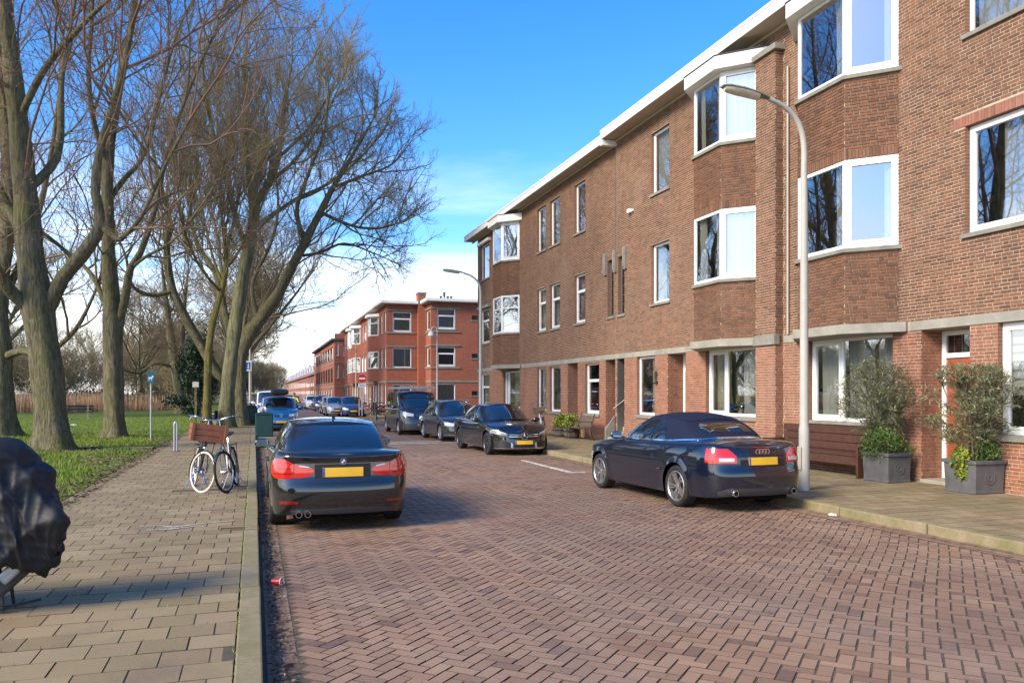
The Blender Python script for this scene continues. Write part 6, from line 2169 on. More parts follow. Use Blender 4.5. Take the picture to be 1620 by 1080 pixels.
# ------------------------------------------------ dark blue cabriolet
def audi():
    e = thing('cabriolet', 'dark blue cabriolet with closed navy fabric roof parked against the kerb', 'car', (7.13, 12.61, 0.0), R(2.7))
    sp = dict(hw=.888, yf=2.17, yr=-2.40, af=1.325, ar=-1.325, rw=.325, ra=.365, paint='paint_navy', flare=.02,
              ztop=[(-2.40, .985), (-2.25, 1.02), (-1.9, 1.035), (-1.4, 1.02), (-.7, .995), (0, .97), (.7, .955), (1.2, .915), (1.7, .82), (2.0, .73), (2.17, .61)],
              zbot=[(-2.40, .26), (-2.2, .23), (-1.0, .20), (1.0, .20), (1.9, .20), (2.17, .22)],
              ps=[(.18, .05), (.26, .03), (.40, .014), (.55, .0), (.74, .0), (.86, .012), (.95, .035), (1.04, .075)],
              pf=[(.18, .06), (.3, .015), (.45, .0), (.6, .02), (.7, .06), (.8, .10)],
              pr=[(.22, .10), (.28, .045), (.36, .014), (.50, .0), (.62, .004), (.66, .03), (.70, .042), (.84, .055), (.94, .085), (.99, .10), (1.05, .12)],
              crown=[(-2.40, .03), (-2.2, .04), (-1.5, .045), (0, .03), (1.0, .05), (1.8, .07), (2.17, .04)], rd=.05, fb=.22, rb=.16, cr=.46)
    c = Car(e, sp)
    c.skin('paint_navy')
    belt = [(0, .93, 1.002), (.40, .87, 0.997), (.69, .62, 0.982), (.775, .15, 0.972), (.785, -.40, 0.982), (.76, -.95, 0.997), (.70, -1.30, 1.022), (.60, -1.55, 1.037), (.34, -1.66, 1.057), (0, -1.69, 1.062)]
    roof = [(0, .22, 1.380), (.36, .18, 1.370), (.52, .02, 1.350), (.56, -.20, 1.390), (.56, -.50, 1.400), (.545, -.78, 1.380), (.53, -.96, 1.350), (.49, -1.06, 1.325), (.30, -1.10, 1.335), (0, -1.12, 1.340)]
    c.house(belt, roof, 'fabric_navy', .035, .06)
    for u0 in (0,):
        c.glass('windscreen', lin(0, 1.85, 8), [.05] * 8, [.93] * 8, cross=True, parent=e)
        c.glass('windscreen_frame', lin(1.88, 2.5, 5), [.0] * 5, [1.0] * 5, 'paint_navy', off=.010, both=True)
    c.glass('rear_window', lin(7.55, 9, 8), [.30] * 8, [.66, .76, .80, .80, .80, .80, .80, .80], cross=True, parent=e)
    c.glass('side_window', lin(2.52, 3.85, 8), [.03] * 8, [.62, .78, .86, .88, .88, .88, .88, .88], both=True, parent=e)
    c.glass('side_window', lin(3.9, 4.75, 6), [.03] * 6, [.88, .87, .85, .80, .70, .45], both=True, parent=e)
    c.glass('belt_trim', lin(2.2, 9, 40), [.015] * 40, [.07] * 40, 'chrome', off=.012, cross=True, rows=2)
    doors(c, [(.74, -.52)], .32)
    wheel_set(e, .885, 1.325, -1.325, .325, .242, .235, 'alloy', 5, True)
    # chrome belt
    for sd in (1, -1):
        ys = lin(.86, -.90, 22)
        o = c.patch('rubbing_strip', [c.s_side(y) for y in ys], [.55] * 22, [.58] * 22, .014, 'paint_navy', e, side=sd, rows=3, skirt=.02)
        ys = lin(-.80, -.88, 3)
        c.patch('badge', [c.s_side(y) for y in ys], [.559] * 3, [.571] * 3, .017, 'chrome', o, side=sd, rows=1, skirt=.004)
        # lamps
        qa, qb = c.s_rear(.46), c.s_side(-2.06)
        qs = lin(qa, qb, 16)
        t01 = lin(0, 1, 16)
        lo = [.745 - .004 * t + .010 * t * t for t in t01]
        hi = [.85 + .11 * min(1, t * 4.0) - .0 * t for t in t01]
        t = c.patch('tail_light', qs, lo, hi, .008, 'lens_red', e, side=sd, rows=8, skirt=.04)
        q2 = lin(c.s_rear(.50), c.s_rear(.72), 6)
        c.patch('reversing_light', q2, [.772] * 6, [.822] * 6, .012, 'lens_clear', t, side=sd, rows=2, skirt=.006)
    xs = lin(-.46, .46, 21)
    c.end_patch('boot_lid_gap', 'r', xs, [.655] * 21, [.664] * 21, .0015, 'trim_black', c.body, rows=1, skirt=.004)
    rc = c.end_patch('plate_recess', 'r', lin(-.40, .40, 11), [.68] * 11, [.86] * 11, .0015, 'trim_black', c.body, rows=2, skirt=.004)
    plate(c, 'r', .715, .828, .012)
    c.end_patch('brake_light', 'r', lin(-.17, .17, 7), [.965] * 7, [.98] * 7, .004, 'lens_dark_red', e, rows=1)
    xs = lin(-.74, .74, 25)
    c.end_patch('diffuser', 'r', xs, [.255] * 25, [.375 - .05 * max(0, (abs(x) - .6) / .14) for x in xs], .006, 'plastic_grey', e, rows=4)
    for x in (-.52, .52):
        mb = MB(); mb.lathe([(.036, -.12), (.046, -.10), (.048, .0), (.045, .014), (.038, .014), (.036, -.02), (.034, -.1)], 20, (0, 0, 0), 'y', closed=True)
        mb.v = [(a + x, -2.385 - b, z + .31) for a, b, z in mb.v]
        mb.build('exhaust_pipe', 'chrome', e, smooth=35)
    for k in range(4):
        x = (k - 1.5) * .056
        y0 = c.surf(c.s_rear(x), .91, 0)[1]
        mb = MB(); ring(mb, (x, y0 - .004, .912), .037, .0055); o = mb.build('badge_ring', 'chrome', e, smooth=35)
    c.end_patch('model_badge', 'r', lin(.47, .56, 4), [.78] * 4, [.798] * 4, .004, 'chrome', e, rows=1, skirt=.004)
    mirror(c, .56, 1.04, .82, 'paint_navy', .95)
    for sd in (1, -1):
        xs = [x * sd for x in lin(.40, .82, 8)]
        if sd < 0: xs = xs[::-1]
        c.end_patch('headlight', 'f', xs, [.54] * 8, [.66] * 8, .006, 'lens_clear', e, rows=3)
        q = [c.s_side(y) for y in lin(1.62, 1.72, 4)]
        c.patch('indicator', q, [.66] * 4, [.685] * 4, .005, 'lens_clear', e, side=sd, rows=1)
    c.end_patch('grille', 'f', lin(-.28, .28, 9), [.50] * 9, [.62] * 9, .006, 'trim_black', e, rows=3)
    return e
audi()
# ------------------------------------------------ black saloon facing the camera, star on the grille
def merc():
    e = thing('saloon_car', 'black saloon car with three pointed star on its wide chrome grille', 'car', (7.27, 23.9, 0.0), R(180 + 2.0))
    sp = dict(hw=.905, yf=2.21, yr=-2.47, af=1.42, ar=-1.42, rw=.330, ra=.368, paint='paint_black2',
              ztop=[(-2.47, .93), (-2.3, .97), (-1.8, .985), (-1.2, .975), (-.5, .955), (.3, .94), (.9, .925), (1.3, .89), (1.75, .815), (2.0, .755), (2.21, .66)],
              zbot=[(-2.47, .25), (-2.2, .22), (-1.0, .20), (1.0, .19), (1.9, .17), (2.21, .17)],
              ps=[(.16, .045), (.24, .025), (.40, .016), (.52, .006), (.66, .0), (.78, .004), (.88, .02), (1.0, .055)],
              pf=[(.16, .02), (.24, .0), (.34, .015), (.46, .03), (.60, .045), (.68, .07), (.76, .12), (.85, .2)],
              pr=[(.20, .08), (.3, .03), (.46, .0), (.6, .02), (.8, .03), (.95, .05)],
              crown=[(-2.47, .02), (-2.2, .03), (0, .03), (1.0, .06), (1.7, .085), (2.0, .08), (2.21, .05)], rd=.05, fb=.24, cf=.55, rb=.14)
    c = Car(e, sp)
    c.skin('paint_black2')
    belt = [(0, 1.05, .99), (.40, .98, .98), (.70, .72, .945), (.79, .25, .935), (.795, -.35, .945), (.78, -.95, .96), (.71, -1.50, .975), (.60, -1.86, .985), (.34, -1.95, .99), (0, -1.98, .99)]
    roof = [(0, .30, 1.430), (.36, .26, 1.420), (.535, .08, 1.395), (.585, -.12, 1.410), (.59, -.45, 1.415), (.575, -.80, 1.400), (.55, -1.12, 1.360), (.50, -1.26, 1.340), (.30, -1.32, 1.345), (0, -1.34, 1.350)]
    c.house(belt, roof, 'paint_black2', .03, .055)
    c.glass('windscreen', lin(0, 1.88, 9), [.06] * 9, [.95] * 9, cross=True, parent=e)
    c.glass('rear_window', lin(7.12, 9, 9), [.06] * 9, [.93] * 9, cross=True, parent=e)
    c.glass('side_window', lin(2.45, 3.95, 8), [.03] * 8, [.55, .78, .9, .92, .92, .92, .92, .92], both=True, parent=e)
    c.glass('side_window', lin(4.05, 5.9, 8), [.03] * 8, [.92, .92, .92, .91, .88, .80, .64, .3], both=True, parent=e)
    doors(c, [(.86, -.26), (-.28, -1.02)], .28)
    wheel_set(e, .90, 1.42, -1.42, .330, .245, .235, 'alloy_dark', 10, False)
    for sd in (1, -1):
        ys = lin(.70, -1.5, 22)
        c.patch('belt_trim', [c.s_side(y) for y in ys], [c.ztop(y) - .022 for y in ys], [c.ztop(y) - .008 for y in ys], .005, 'chrome', c.body, side=sd, rows=1, skirt=.006)
        ys = lin(.95, -.98, 16)
        c.patch('sill_trim', [c.s_side(y) for y in ys], [.225] * 16, [.237] * 16, .006, 'chrome', c.body, side=sd, rows=1, skirt=.01)
        qs = lin(c.s_front(.50), c.s_front(.50) + .60, 14)
        t01 = lin(0, 1, 14)
        lo = [.575 + .055 * t + .02 * t * t for t in t01]
        hi = [.635 + .115 * min(1, t * 1.4) - .03 * max(0, t - .8) * 5 for t in t01]
        t = c.patch('headlight', qs, lo, hi, .010, 'lens_smoke', e, side=sd, rows=6, skirt=.04)
        c.patch('light_strip', qs[1:12], [h - .020 for h in hi[1:12]], [h - .006 for h in hi[1:12]], .014, 'plate_white', t, side=sd, rows=1, skirt=.006)
        c.patch('projector', qs[4:8], [.625] * 4, [.675] * 4, .014, 'lens_clear', t, side=sd, rows=2, skirt=.006)
        xs = [x * sd for x in lin(.40, .80, 9)]
        if sd < 0: xs = xs[::-1]
        h_ = [.355, .385, .405, .415, .42, .42, .415, .405, .385]
        c.end_patch('air_intake', 'f', xs, [.255] * 9, h_ if sd > 0 else h_[::-1], .004, 'trim_black', e, rows=3)
        xs = [x * sd for x in lin(.335, .395, 4)]
        if sd < 0: xs = xs[::-1]
        c.end_patch('intake_fin', 'f', xs, [.225] * 4, [.34, .36, .375, .385] if sd > 0 else [.385, .375, .36, .34], .014, 'alloy', e, rows=3)
        xs = [x * sd for x in lin(.45, .86, 8)]
        if sd < 0: xs = xs[::-1]
        c.end_patch('tail_light', 'r', xs, [.70] * 8, [.86] * 8, .006, 'lens_red', e, rows=3)
    xs = lin(-.44, .44, 15)
    gr = c.end_patch('grille', 'f', xs, [.455 + .03 * (abs(x) / .44) ** 2 for x in xs], [.665 - .012 * (abs(x) / .44) ** 3 for x in xs], .006, 'trim_black', e, rows=4)
    for z_ in (.545, .60):
        c.end_patch('grille_bar', 'f', xs, [z_ - .009] * 15, [z_ + .009] * 15, .016, 'chrome', gr, rows=1, skirt=.012)
    xs = lin(-.80, .80, 21)
    c.end_patch('chin_trim', 'f', xs, [.205] * 21, [.225] * 21, .014, 'chrome', e, rows=1)
    c.end_patch('air_intake', 'f', lin(-.32, .32, 11), [.235] * 11, [.33] * 11, .004, 'trim_black', e, rows=2)
    plate(c, 'f', .325, .435, .016)
    y0 = c.surf(c.s_front(0), .555, 0)[1]
    mb = MB(); ring(mb, (0, y0 + .028, .565), .104, .010, n=36)
    for k in range(3):
        a = math.pi / 2 + k * 2.0944
        d = Vector((math.cos(a), 0, math.sin(a))); sd_ = Vector((-math.sin(a), 0, math.cos(a)))
        p = Vector((0, y0 + .028, .565))
        mb.add([p + sd_ * .014 - d * .008, p - sd_ * .014 - d * .008, p + d * .098 - sd_ * .004, p + d * .098 + sd_ * .004, p + d * .03 + Vector((0, .012, 0))], [(0, 1, 4), (1, 2, 4), (2, 3, 4), (3, 0, 4)])
    mb.build('star_badge', 'chrome', e, smooth=30)
    mirror(c, .66, .985, .86, 'paint_black2', 1.0)
    for x in (-.35, .0):
        mb = MB(); mb.tube([(x - .28, 1.06, 1.0), (x + .05, 1.0, 1.022), (x + .30, .93, 1.06)], .008, 6)
        mb.build('wiper', 'trim_black', c.body)
    return e
merc()
# ------------------------------------------------ estate
def estate():
    e = thing('estate_car', 'dark grey estate car parked between the black van and the black saloon', 'car', (7.40, 30.5, 0.0), R(180 + 1.5))
    sp = dict(hw=.91, yf=2.24, yr=-2.53, af=1.355, ar=-1.355, rw=.325, ra=.36, paint='paint_graphite',
              ztop=[(-2.53, .93), (-2.3, .98), (-1.4, .97), (-.5, .955), (.3, .94), (.9, .93), (1.3, .89), (1.75, .81), (2.05, .73), (2.24, .62)],
              zbot=[(-2.53, .25), (-1.0, .20), (1.0, .20), (1.9, .20), (2.24, .20)],
              ps=[(.18, .045), (.26, .025), (.40, .016), (.55, .004), (.70, .0), (.80, .006), (.9, .025), (1.0, .06)],
              pf=[(.18, .04), (.26, .01), (.4, .0), (.52, .02), (.64, .05), (.72, .10), (.8, .17)],
              pr=[(.20, .06), (.3, .02), (.5, .0), (.7, .02), (.98, .04)],
              crown=[(-2.53, .02), (0, .03), (1.0, .06), (1.8, .085), (2.24, .05)], rd=.05, fb=.22, rb=.10)
    c = Car(e, sp)
    c.skin('paint_graphite')
    belt = [(0, 1.12, .99), (.40, 1.05, .98), (.72, .78, .945), (.80, .25, .935), (.805, -.5, .945), (.80, -1.3, .96), (.77, -1.95, .97), (.66, -2.30, .975), (.34, -2.38, .98), (0, -2.40, .98)]
    roof = [(0, .34, 1.470), (.38, .30, 1.460), (.56, .12, 1.435), (.605, -.10, 1.460), (.61, -.55, 1.475), (.605, -1.10, 1.470), (.58, -1.70, 1.440), (.52, -1.92, 1.420), (.30, -1.98, 1.430), (0, -2.0, 1.435)]
    c.house(belt, roof, 'paint_graphite', .03, .05)
    c.glass('windscreen', lin(0, 1.88, 9), [.06] * 9, [.95] * 9, cross=True, parent=e)
    c.glass('rear_window', lin(7.15, 9, 9), [.2] * 9, [.93] * 9, cross=True, parent=e)
    c.glass('side_window', lin(2.45, 3.9, 8), [.03] * 8, [.55, .78, .9, .92, .92, .92, .92, .92], both=True, parent=e)
    c.glass('side_window', lin(3.98, 4.9, 6), [.03] * 6, [.92] * 6, both=True, parent=e)
    c.glass('side_window', lin(4.98, 6.2, 6), [.03] * 6, [.92, .92, .9, .85, .7, .5], both=True, parent=e)
    doors(c, [(.90, -.22), (-.24, -1.0)], .28)
    wheel_set(e, .90, 1.355, -1.355, .325, .225, .22, 'alloy', 10, False)
    for sd in (1, -1):
        qs = lin(c.s_front(.38), c.s_front(.38) + .62, 12)
        t01 = lin(0, 1, 12)
        t = c.patch('headlight', qs, [.575 + .03 * x for x in t01], [.675 + .06 * x for x in t01], .010, 'lens_clear', e, side=sd, rows=5, skirt=.04)
        xs = [x * sd for x in lin(.42, .78, 7)]
        if sd < 0: xs = xs[::-1]
        c.end_patch('fog_light', 'f', xs, [.31] * 7, [.40] * 7, .004, 'trim_black', e, rows=2)
    gr = c.end_patch('grille', 'f', lin(-.36, .36, 11), [.50] * 11, [.66] * 11, .006, 'trim_black', e, rows=3)
    for k in range(4):
        z_ = .525 + .038 * k
        c.end_patch('grille_bar', 'f', lin(-.355, .355, 11), [z_ - .006] * 11, [z_ + .006] * 11, .013, 'chrome', gr, rows=1, skirt=.01)
    xs = lin(-.84, .84, 17)
    c.end_patch('chin_trim', 'f', xs, [.255] * 17, [.275] * 17, .012, 'chrome', e, rows=1)
    c.end_patch('air_intake', 'f', lin(-.5, .5, 11), [.30] * 11, [.39] * 11, .004, 'trim_black', e, rows=2)
    plate(c, 'f', .40, .50, .016)
    for sd in (1, -1):
        mb = MB(); mb.tube([(sd * .60, .0, 1.49), (sd * .60, -.2, 1.52), (sd * .59, -1.6, 1.50), (sd * .57, -1.75, 1.47)], .014, 6); mb.build('roof_rail', 'chrome', e, smooth=40)
        ys = lin(.75, -1.9, 22)
        c.patch('belt_trim', [c.s_side(y) for y in ys], [c.ztop(y) - .02 for y in ys], [c.ztop(y) - .008 for y in ys], .005, 'chrome', c.body, side=sd, rows=1, skirt=.006)
    mirror(c, .72, .99, .86, 'paint_graphite', 1.0)
    return e
estate()
# ------------------------------------------------ van and people carriers share one builder
def boxy(name, label, loc, rz, paint, L, hw, H, wb, fo, belt_z, hood, ws, wst, tail, rear_glass=True, rim='alloy', roofx=.80, wr=.325, panel=False, nose=.70, grp=None, light='lens_clear', details=True, cat='car', glassz=.03):
    """two-box car: hood = height at cowl, ws/wst = windscreen base and top distance behind the nose"""
    e = thing(name, label, cat, loc, rz, grp)
    yf = wb / 2 + fo; yr = yf - L
    af, ar = wb / 2, -wb / 2
    sp = dict(hw=hw, yf=yf, yr=yr, af=af, ar=ar, rw=wr, ra=wr + .035, paint=paint,
              ztop=[(yr, belt_z), (yr + .4, belt_z + .01), (-.2, belt_z), (yf - ws, hood), (yf - ws * .55, hood - (hood - nose) * .35), (yf - .15, nose + .03), (yf, nose - .08)],
              zbot=[(yr, .26), (-wb / 3, .22), (wb / 3, .22), (yf, .22)],
              ps=[(.2, .04), (.3, .02), (.5, .004), (.7, .0), (.85, .01), (1.0, .03), (1.2, .06)],
              pf=[(.2, .04), (.3, .01), (.45, .0), (.6, .025), (.75, .07), (.9, .16)],
              pr=[(.2, .06), (.35, .0), (.6, .0), (.7, .02), (1.2, .05)],
              crown=[(yr, .02), (0, .03), (yf - ws, .05), (yf - .3, .07), (yf, .04)], rd=.05, fb=.22, rb=.08, cr=.3)
    c = Car(e, sp)
    c.skin(paint)
    rx = hw * roofx
    yb = yf - ws; yt = yf - wst
    belt = [(0, yb, hood + .04), (hw * .5, yb - .06, hood + .03), (hw * .80, yb - .30, hood + .0), (hw * .90, yb - .8, belt_z - .01), (hw * .905, (yb + yr) / 2, belt_z - .01), (hw * .90, yr + .9, belt_z - .005), (hw * .88, yr + .30, belt_z), (hw * .78, yr + .09, belt_z), (hw * .4, yr + .05, belt_z), (0, yr + .045, belt_z)]
    tl = tail
    roof = [(0, yt, H - .06), (rx * .6, yt - .03, H - .07), (rx * .93, yt - .18, H - .10), (rx, yt - .5, H - .07), (rx, (yt + yr) / 2, H - .06), (rx * .99, yr + .9 + tl * .4, H - .06), (rx * .96, yr + .35 + tl, H - .08), (rx * .88, yr + .16 + tl, H - .09), (rx * .5, yr + .13 + tl, H - .08), (0, yr + .12 + tl, H - .08)]
    c.house(belt, roof, paint, .025, .06)
    c.glass('windscreen', lin(0, 1.86, 9), [.05] * 9, [.95] * 9, cross=True, parent=e)
    c.glass('rear_window', lin(7.15, 9, 9), [.12] * 9, [.90] * 9, cross=True, parent=e)
    c.glass('side_window', lin(2.35, 3.85, 8), [glassz] * 8, [.60, .82, .9, .92, .92, .92, .92, .92], both=True, parent=e)
    c.glass('side_window', lin(3.97, 5.0, 6), [glassz] * 6, [.92] * 6, both=True, parent=e)
    c.glass('side_window', lin(5.1, 6.3, 6), [glassz + .02] * 6, [.92, .92, .92, .9, .86, .78], both=True, parent=e)
    if details:
        doors(c, [(yb - .28, yb - 1.3), (yb - 1.32, max(yb - 2.2, ar + .42))], .30)
    wheel_set(e, hw - .01, af, ar, wr, wr * .66, .2, rim, 7, False)
    for sd in (1, -1):
        qs = lin(c.s_front(hw * .45), c.s_front(hw * .45) + .55, 10)
        t01 = lin(0, 1, 10)
        c.patch('headlight', qs, [nose - .17 + .02 * x for x in t01], [nose - .07 + .10 * x for x in t01], .010, light, e, side=sd, rows=4, skirt=.04)
        xs = [x * sd for x in lin(hw * .78, hw * .95, 4)]
        if sd < 0: xs = xs[::-1]
        c.end_patch('tail_light', 'r', xs, [.7] * 4, [belt_z - .06] * 4, .006, 'lens_red', e, rows=3)
    g = c.end_patch('grille', 'f', lin(-hw * .36, hw * .36, 9), [nose - .19] * 9, [nose - .09] * 9, .008, 'trim_black', e, rows=3)
    c.end_patch('air_intake', 'f', lin(-hw * .6, hw * .6, 9), [.28] * 9, [.38] * 9, .004, 'trim_black', e, rows=2)
    plate(c, 'f', .40, .50, .014)
    mirror(c, yb - .42, max(hood, belt_z) + .08, hw - .02, paint, 1.15)
    return e, c
# black van with a roof rack
e, c = boxy('van', 'black van with white roof rack parked behind the dark grey estate', (6.84, 36.0, 0), R(180), 'paint_van', 4.95, .96, 1.90, 3.28, .88, 1.10, 1.12, .78, 1.62, .12, roofx=.84, wr=.335, nose=.98, cat='van')
g = c.end_patch('grille_surround', 'f', lin(-.30, .30, 9), [.80] * 9, [.90] * 9, .014, 'chrome', e, rows=2)
c.end_patch('grille_mesh', 'f', lin(-.27, .27, 9), [.815] * 9, [.885] * 9, .018, 'trim_black', g, rows=2, skirt=.006)
c.end_patch('bumper', 'f', lin(-.84, .84, 17), [.24] * 17, [.50] * 17, .006, 'plastic_grey', e, rows=4)
mb = MB(); mb.box(-.78, .78, 1.15, 1.19, 1.98, 2.10)
rk = mb.build('roof_rack', 'galv', e, bevel=.008)
for y in (.9, .1, -.7, -1.5, -2.1):
    mb = MB(); mb.box(-.78, .78, y - .025, y + .025, 1.98, 2.02); mb.build('rack_bar', 'galv', rk)
for sd in (-1, 1):
    mb = MB(); mb.box(sd * .77 - .02, sd * .77 + .02, -2.2, 1.17, 1.97, 2.07)
    for y in (.9, -.7, -2.1): mb.box(sd * .77 - .02, sd * .77 + .02, y - .03, y + .03, 1.86, 1.98)
    mb.build('rack_rail', 'galv', rk)
# bright blue people carrier with a roof box
e, c = boxy('people_carrier', 'bright blue people carrier with black roof box behind the green bin', (1.20, 41.1, 0), R(180), 'paint_blue', 4.10, .86, 1.63, 2.60, .82, 1.0, 1.03, .88, 1.62, .15, roofx=.80, nose=.86)
c.end_patch('grille_bar', 'f', lin(-.33, .33, 9), [.72] * 9, [.74] * 9, .016, 'chrome', e, rows=1)
y0 = c.surf(c.s_front(0), .73, 0)[1]
mb = MB(); ring(mb, (0, y0 + .024, .73), .055, .008); mb.tube([(-.05, y0 + .024, .722), (.0, y0 + .026, .728), (.05, y0 + .024, .738)], .006, 5); mb.build('badge_ring', 'chrome', e, smooth=35)
bx = thing('roof_box', 'black roof box strapped on the bright blue people carrier', 'roof box', (1.2, 41.1, 1.66))
mb = MB()
V = []; Fs = []
for i, y in enumerate(lin(-.95, .95, 13)):
    k = math.sin(math.acos(max(-1, min(1, y / .98)))) ** .55
    for j in range(16):
        a = 6.2832 * j / 16
        V.append((math.copysign(abs(math.cos(a)) ** .6, math.cos(a)) * .42 * (.6 + .4 * k), y, .19 + math.copysign(abs(math.sin(a)) ** .7, math.sin(a)) * .16 * k))
for i in range(12):
    for j in range(16): Fs.append((i * 16 + j, i * 16 + (j + 1) % 16, i * 16 + 16 + (j + 1) % 16, i * 16 + 16 + j))
Fs += [tuple(range(15, -1, -1)), tuple(range(12 * 16, 13 * 16))]
mb.add(V, Fs); mb.build('shell', 'trim_black', bx, smooth=50)
for y in (-.5, .5):
    mb = MB(); mb.box(-.66, .66, y - .03, y + .03, -.02, .03); mb.build('crossbar', 'black_metal', bx)
# cars further down
far = [
    ('people_carrier', 'silver people carrier parked behind the bright blue car', (1.15, 47.0, 0), 180, 'paint_silver', dict(L=4.1, hw=.85, H=1.6, wb=2.6, fo=.82, belt_z=1.0, hood=1.0, ws=.9, wst=1.6, tail=.15)),
    ('van', 'white van parked down the street beyond the silver people carrier', (0.95, 54.5, 0), 180, 'paint_white', dict(L=4.6, hw=.92, H=1.95, wb=3.0, fo=.85, belt_z=1.12, hood=1.1, ws=.8, wst=1.5, tail=.1, nose=.95, cat='van')),
    ('hatchback', 'dark grey hatchback driving up the middle of the street', (4.0, 92, 0), 180, 'paint_darkgrey', dict(L=4.2, hw=.9, H=1.6, wb=2.65, fo=.85, belt_z=1.0, hood=.99, ws=1.05, wst=1.75, tail=.2)),
    ('hatchback', 'silver hatchback parked in front of the far red flats', (6.2, 65.5, 0), 180, 'paint_silver', dict(L=4.0, hw=.87, H=1.52, wb=2.5, fo=.8, belt_z=.96, hood=.95, ws=1.0, wst=1.65, tail=.25)),
    ('hatchback', 'dark blue hatchback parked beside the hoop stand before the red flats', (7.15, 63.3, 0), 180, 'paint_midblue', dict(L=4.0, hw=.87, H=1.55, wb=2.5, fo=.8, belt_z=.96, hood=.95, ws=1.0, wst=1.65, tail=.25)),
    ('hatchback', 'pale silver hatchback second in the row before the red flats', (6.4, 72, 0), 180, 'paint_silver', dict(L=4.0, hw=.87, H=1.52, wb=2.5, fo=.8, belt_z=.96, hood=.95, ws=1.0, wst=1.65, tail=.25)),
    ('hatchback', 'blue grey hatchback further along the row before the red flats', (6.6, 84, 0), 180, 'paint_midblue', dict(L=4.1, hw=.88, H=1.56, wb=2.55, fo=.8, belt_z=.98, hood=.97, ws=1.0, wst=1.65, tail=.25)),
    ('hatchback', 'white hatchback last in the row before the red flats', (6.5, 97, 0), 180, 'paint_white', dict(L=4.0, hw=.87, H=1.52, wb=2.5, fo=.8, belt_z=.96, hood=.95, ws=1.0, wst=1.65, tail=.25)),
]
for nm, lb, loc, rz, pt, kw in far:
    boxy(nm, lb, loc, R(rz), pt, grp='cars parked far down the street', details=False, **kw)
# ================================================================ red buildings across the side street
def fn(name):
    t = NT(name)
    sx = t.n('SeparateXYZ'); t.l(t.pos(), sx.inputs[0])
    cm = t.n('CombineXYZ'); t.l(t.math('ADD', sx.outputs[0], sx.outputs[1]), cm.inputs[0]); t.l(sx.outputs[2], cm.inputs[1])
    b = t.n('TexBrick'); t.l(cm.outputs[0], b.inputs['Vector'])
    b.inputs['Scale'].default_value = 1; b.inputs['Brick Width'].default_value = .22; b.inputs['Row Height'].default_value = .0625; b.inputs['Mortar Size'].default_value = .006
    b.inputs['Color1'].default_value = (0.27, 0.068, 0.040, 1); b.inputs['Color2'].default_value = (0.335, 0.098, 0.056, 1); b.inputs['Mortar'].default_value = (0.32, 0.2, 0.14, 1)
    c = t.mix(t.rng(t.noise(0.5, 5, .6), .4, .75, 0, .4), b.outputs['Color'], (0.22, 0.07, 0.045))
    t.base(c); t.rough(.9); t.set(Specular_IOR_Level=.2)
    return t.mat
defm('brick_orange', fn)
defm('brick_dusty', plain((0.30, 0.125, 0.08), 0.9, 0.2, 2, 0.2))
defm('roof_tile', plain((0.26, 0.12, 0.085), 0.8, 0.25, 3, 0.3, bump=.4))
defm('roof_tile_grey', plain((0.12, 0.12, 0.125), 0.7, 0.2, 3, 0.3))
defm('window_dark', plain((0.06, 0.05, 0.05), 0.4, 0.2, 4))
def wallp(house, pn, u0, u1, z0, z1, wins, mat='brick_orange', name='wall', fr=.07):
    mb = MB()
    mortar_sheet(mb, pn, u0, u1, z0, z1, [w_[:4] for w_ in wins])
    wl = mb.build(name, mat, house, world=True)
    for w_ in wins:
        st = w_[4] if len(w_) > 4 else 'one'
        cu = w_[5] if len(w_) > 5 else None
        window(house, pn, w_[0], w_[1], w_[2], w_[3], st, .06, True, fr, ((0, 1, cu),) if cu else None, .05, col=(w_[6] if len(w_) > 6 else 'white_paint'))
    return wl
def stripe(house, pn, u0, u1, z0, z1, o=.04, mat='sill_stone', name='stone_band'):
    mb = MB(); pbox(mb, pn, u0, u1, z0, z1, -.02, o); return mb.build(name, mat, house, world=True)
RX, RY = 9.5, 60.5
h = thing('apartment_block', 'red brick corner flats with white eaves and chimney across the side street', 'building', (RX + 2, RY, PZ))
F1 = Panel((0, RY), (1, 0), (0, -1))
fl = ((6.43, 7.95), (3.73, 5.22), (0.95, 2.45))
wallp(h, F1, RX, 11.86, PZ, 8.5, [(9.96, 11.40, fl[0][0], fl[0][1], 'transom', 'curtain_cream'), (9.96, 11.40, fl[1][0], fl[1][1], 'one', 'curtain_white'), (9.96, 11.40, fl[2][0], fl[2][1], 'one', 'curtain_white')])
F2 = Panel((0, 58.1), (1, 0), (0, -1))
wallp(h, F2, 12.4, 24, PZ, 8.55, [(12.86, 14.25, 6.54, 8.04, 'transom', 'curtain_white'), (12.86, 14.25, 3.79, 5.22, 'transom'), (12.86, 14.25, 0.6, 2.5, 'one', 'curtain_cream'),
      (15.5, 16.0, 7.25, 7.6, 'one', None, 'window_dark'), (15.5, 16.0, 4.4, 4.75, 'one', None, 'window_dark'), (15.5, 16.0, 1.6, 1.95, 'one', None, 'window_dark'), (17.6, 19.0, 6.5, 8.0), (17.6, 19.0, 3.8, 5.2)])
F3 = Panel((12.4, 0), (0, 1), (-1, 0))
wallp(h, F3, 58.1, 60.5, PZ, 8.55, [(58.5, 59.7, 6.5, 7.95, 'one'), (58.5, 59.7, 3.8, 5.2, 'one')])
G = Panel((RX, 0), (0, 1), (-1, 0))
ws = []
for (a, b) in ((60.8, 61.6), (62.6, 63.4), (69.3, 70.1), (72.0, 72.9), (74.0, 74.8), (84.5, 85.3), (87, 88)):
    for z0, z1 in fl: ws.append((a, b, z0, z1, 'transom' if z0 > 1 else 'one'))
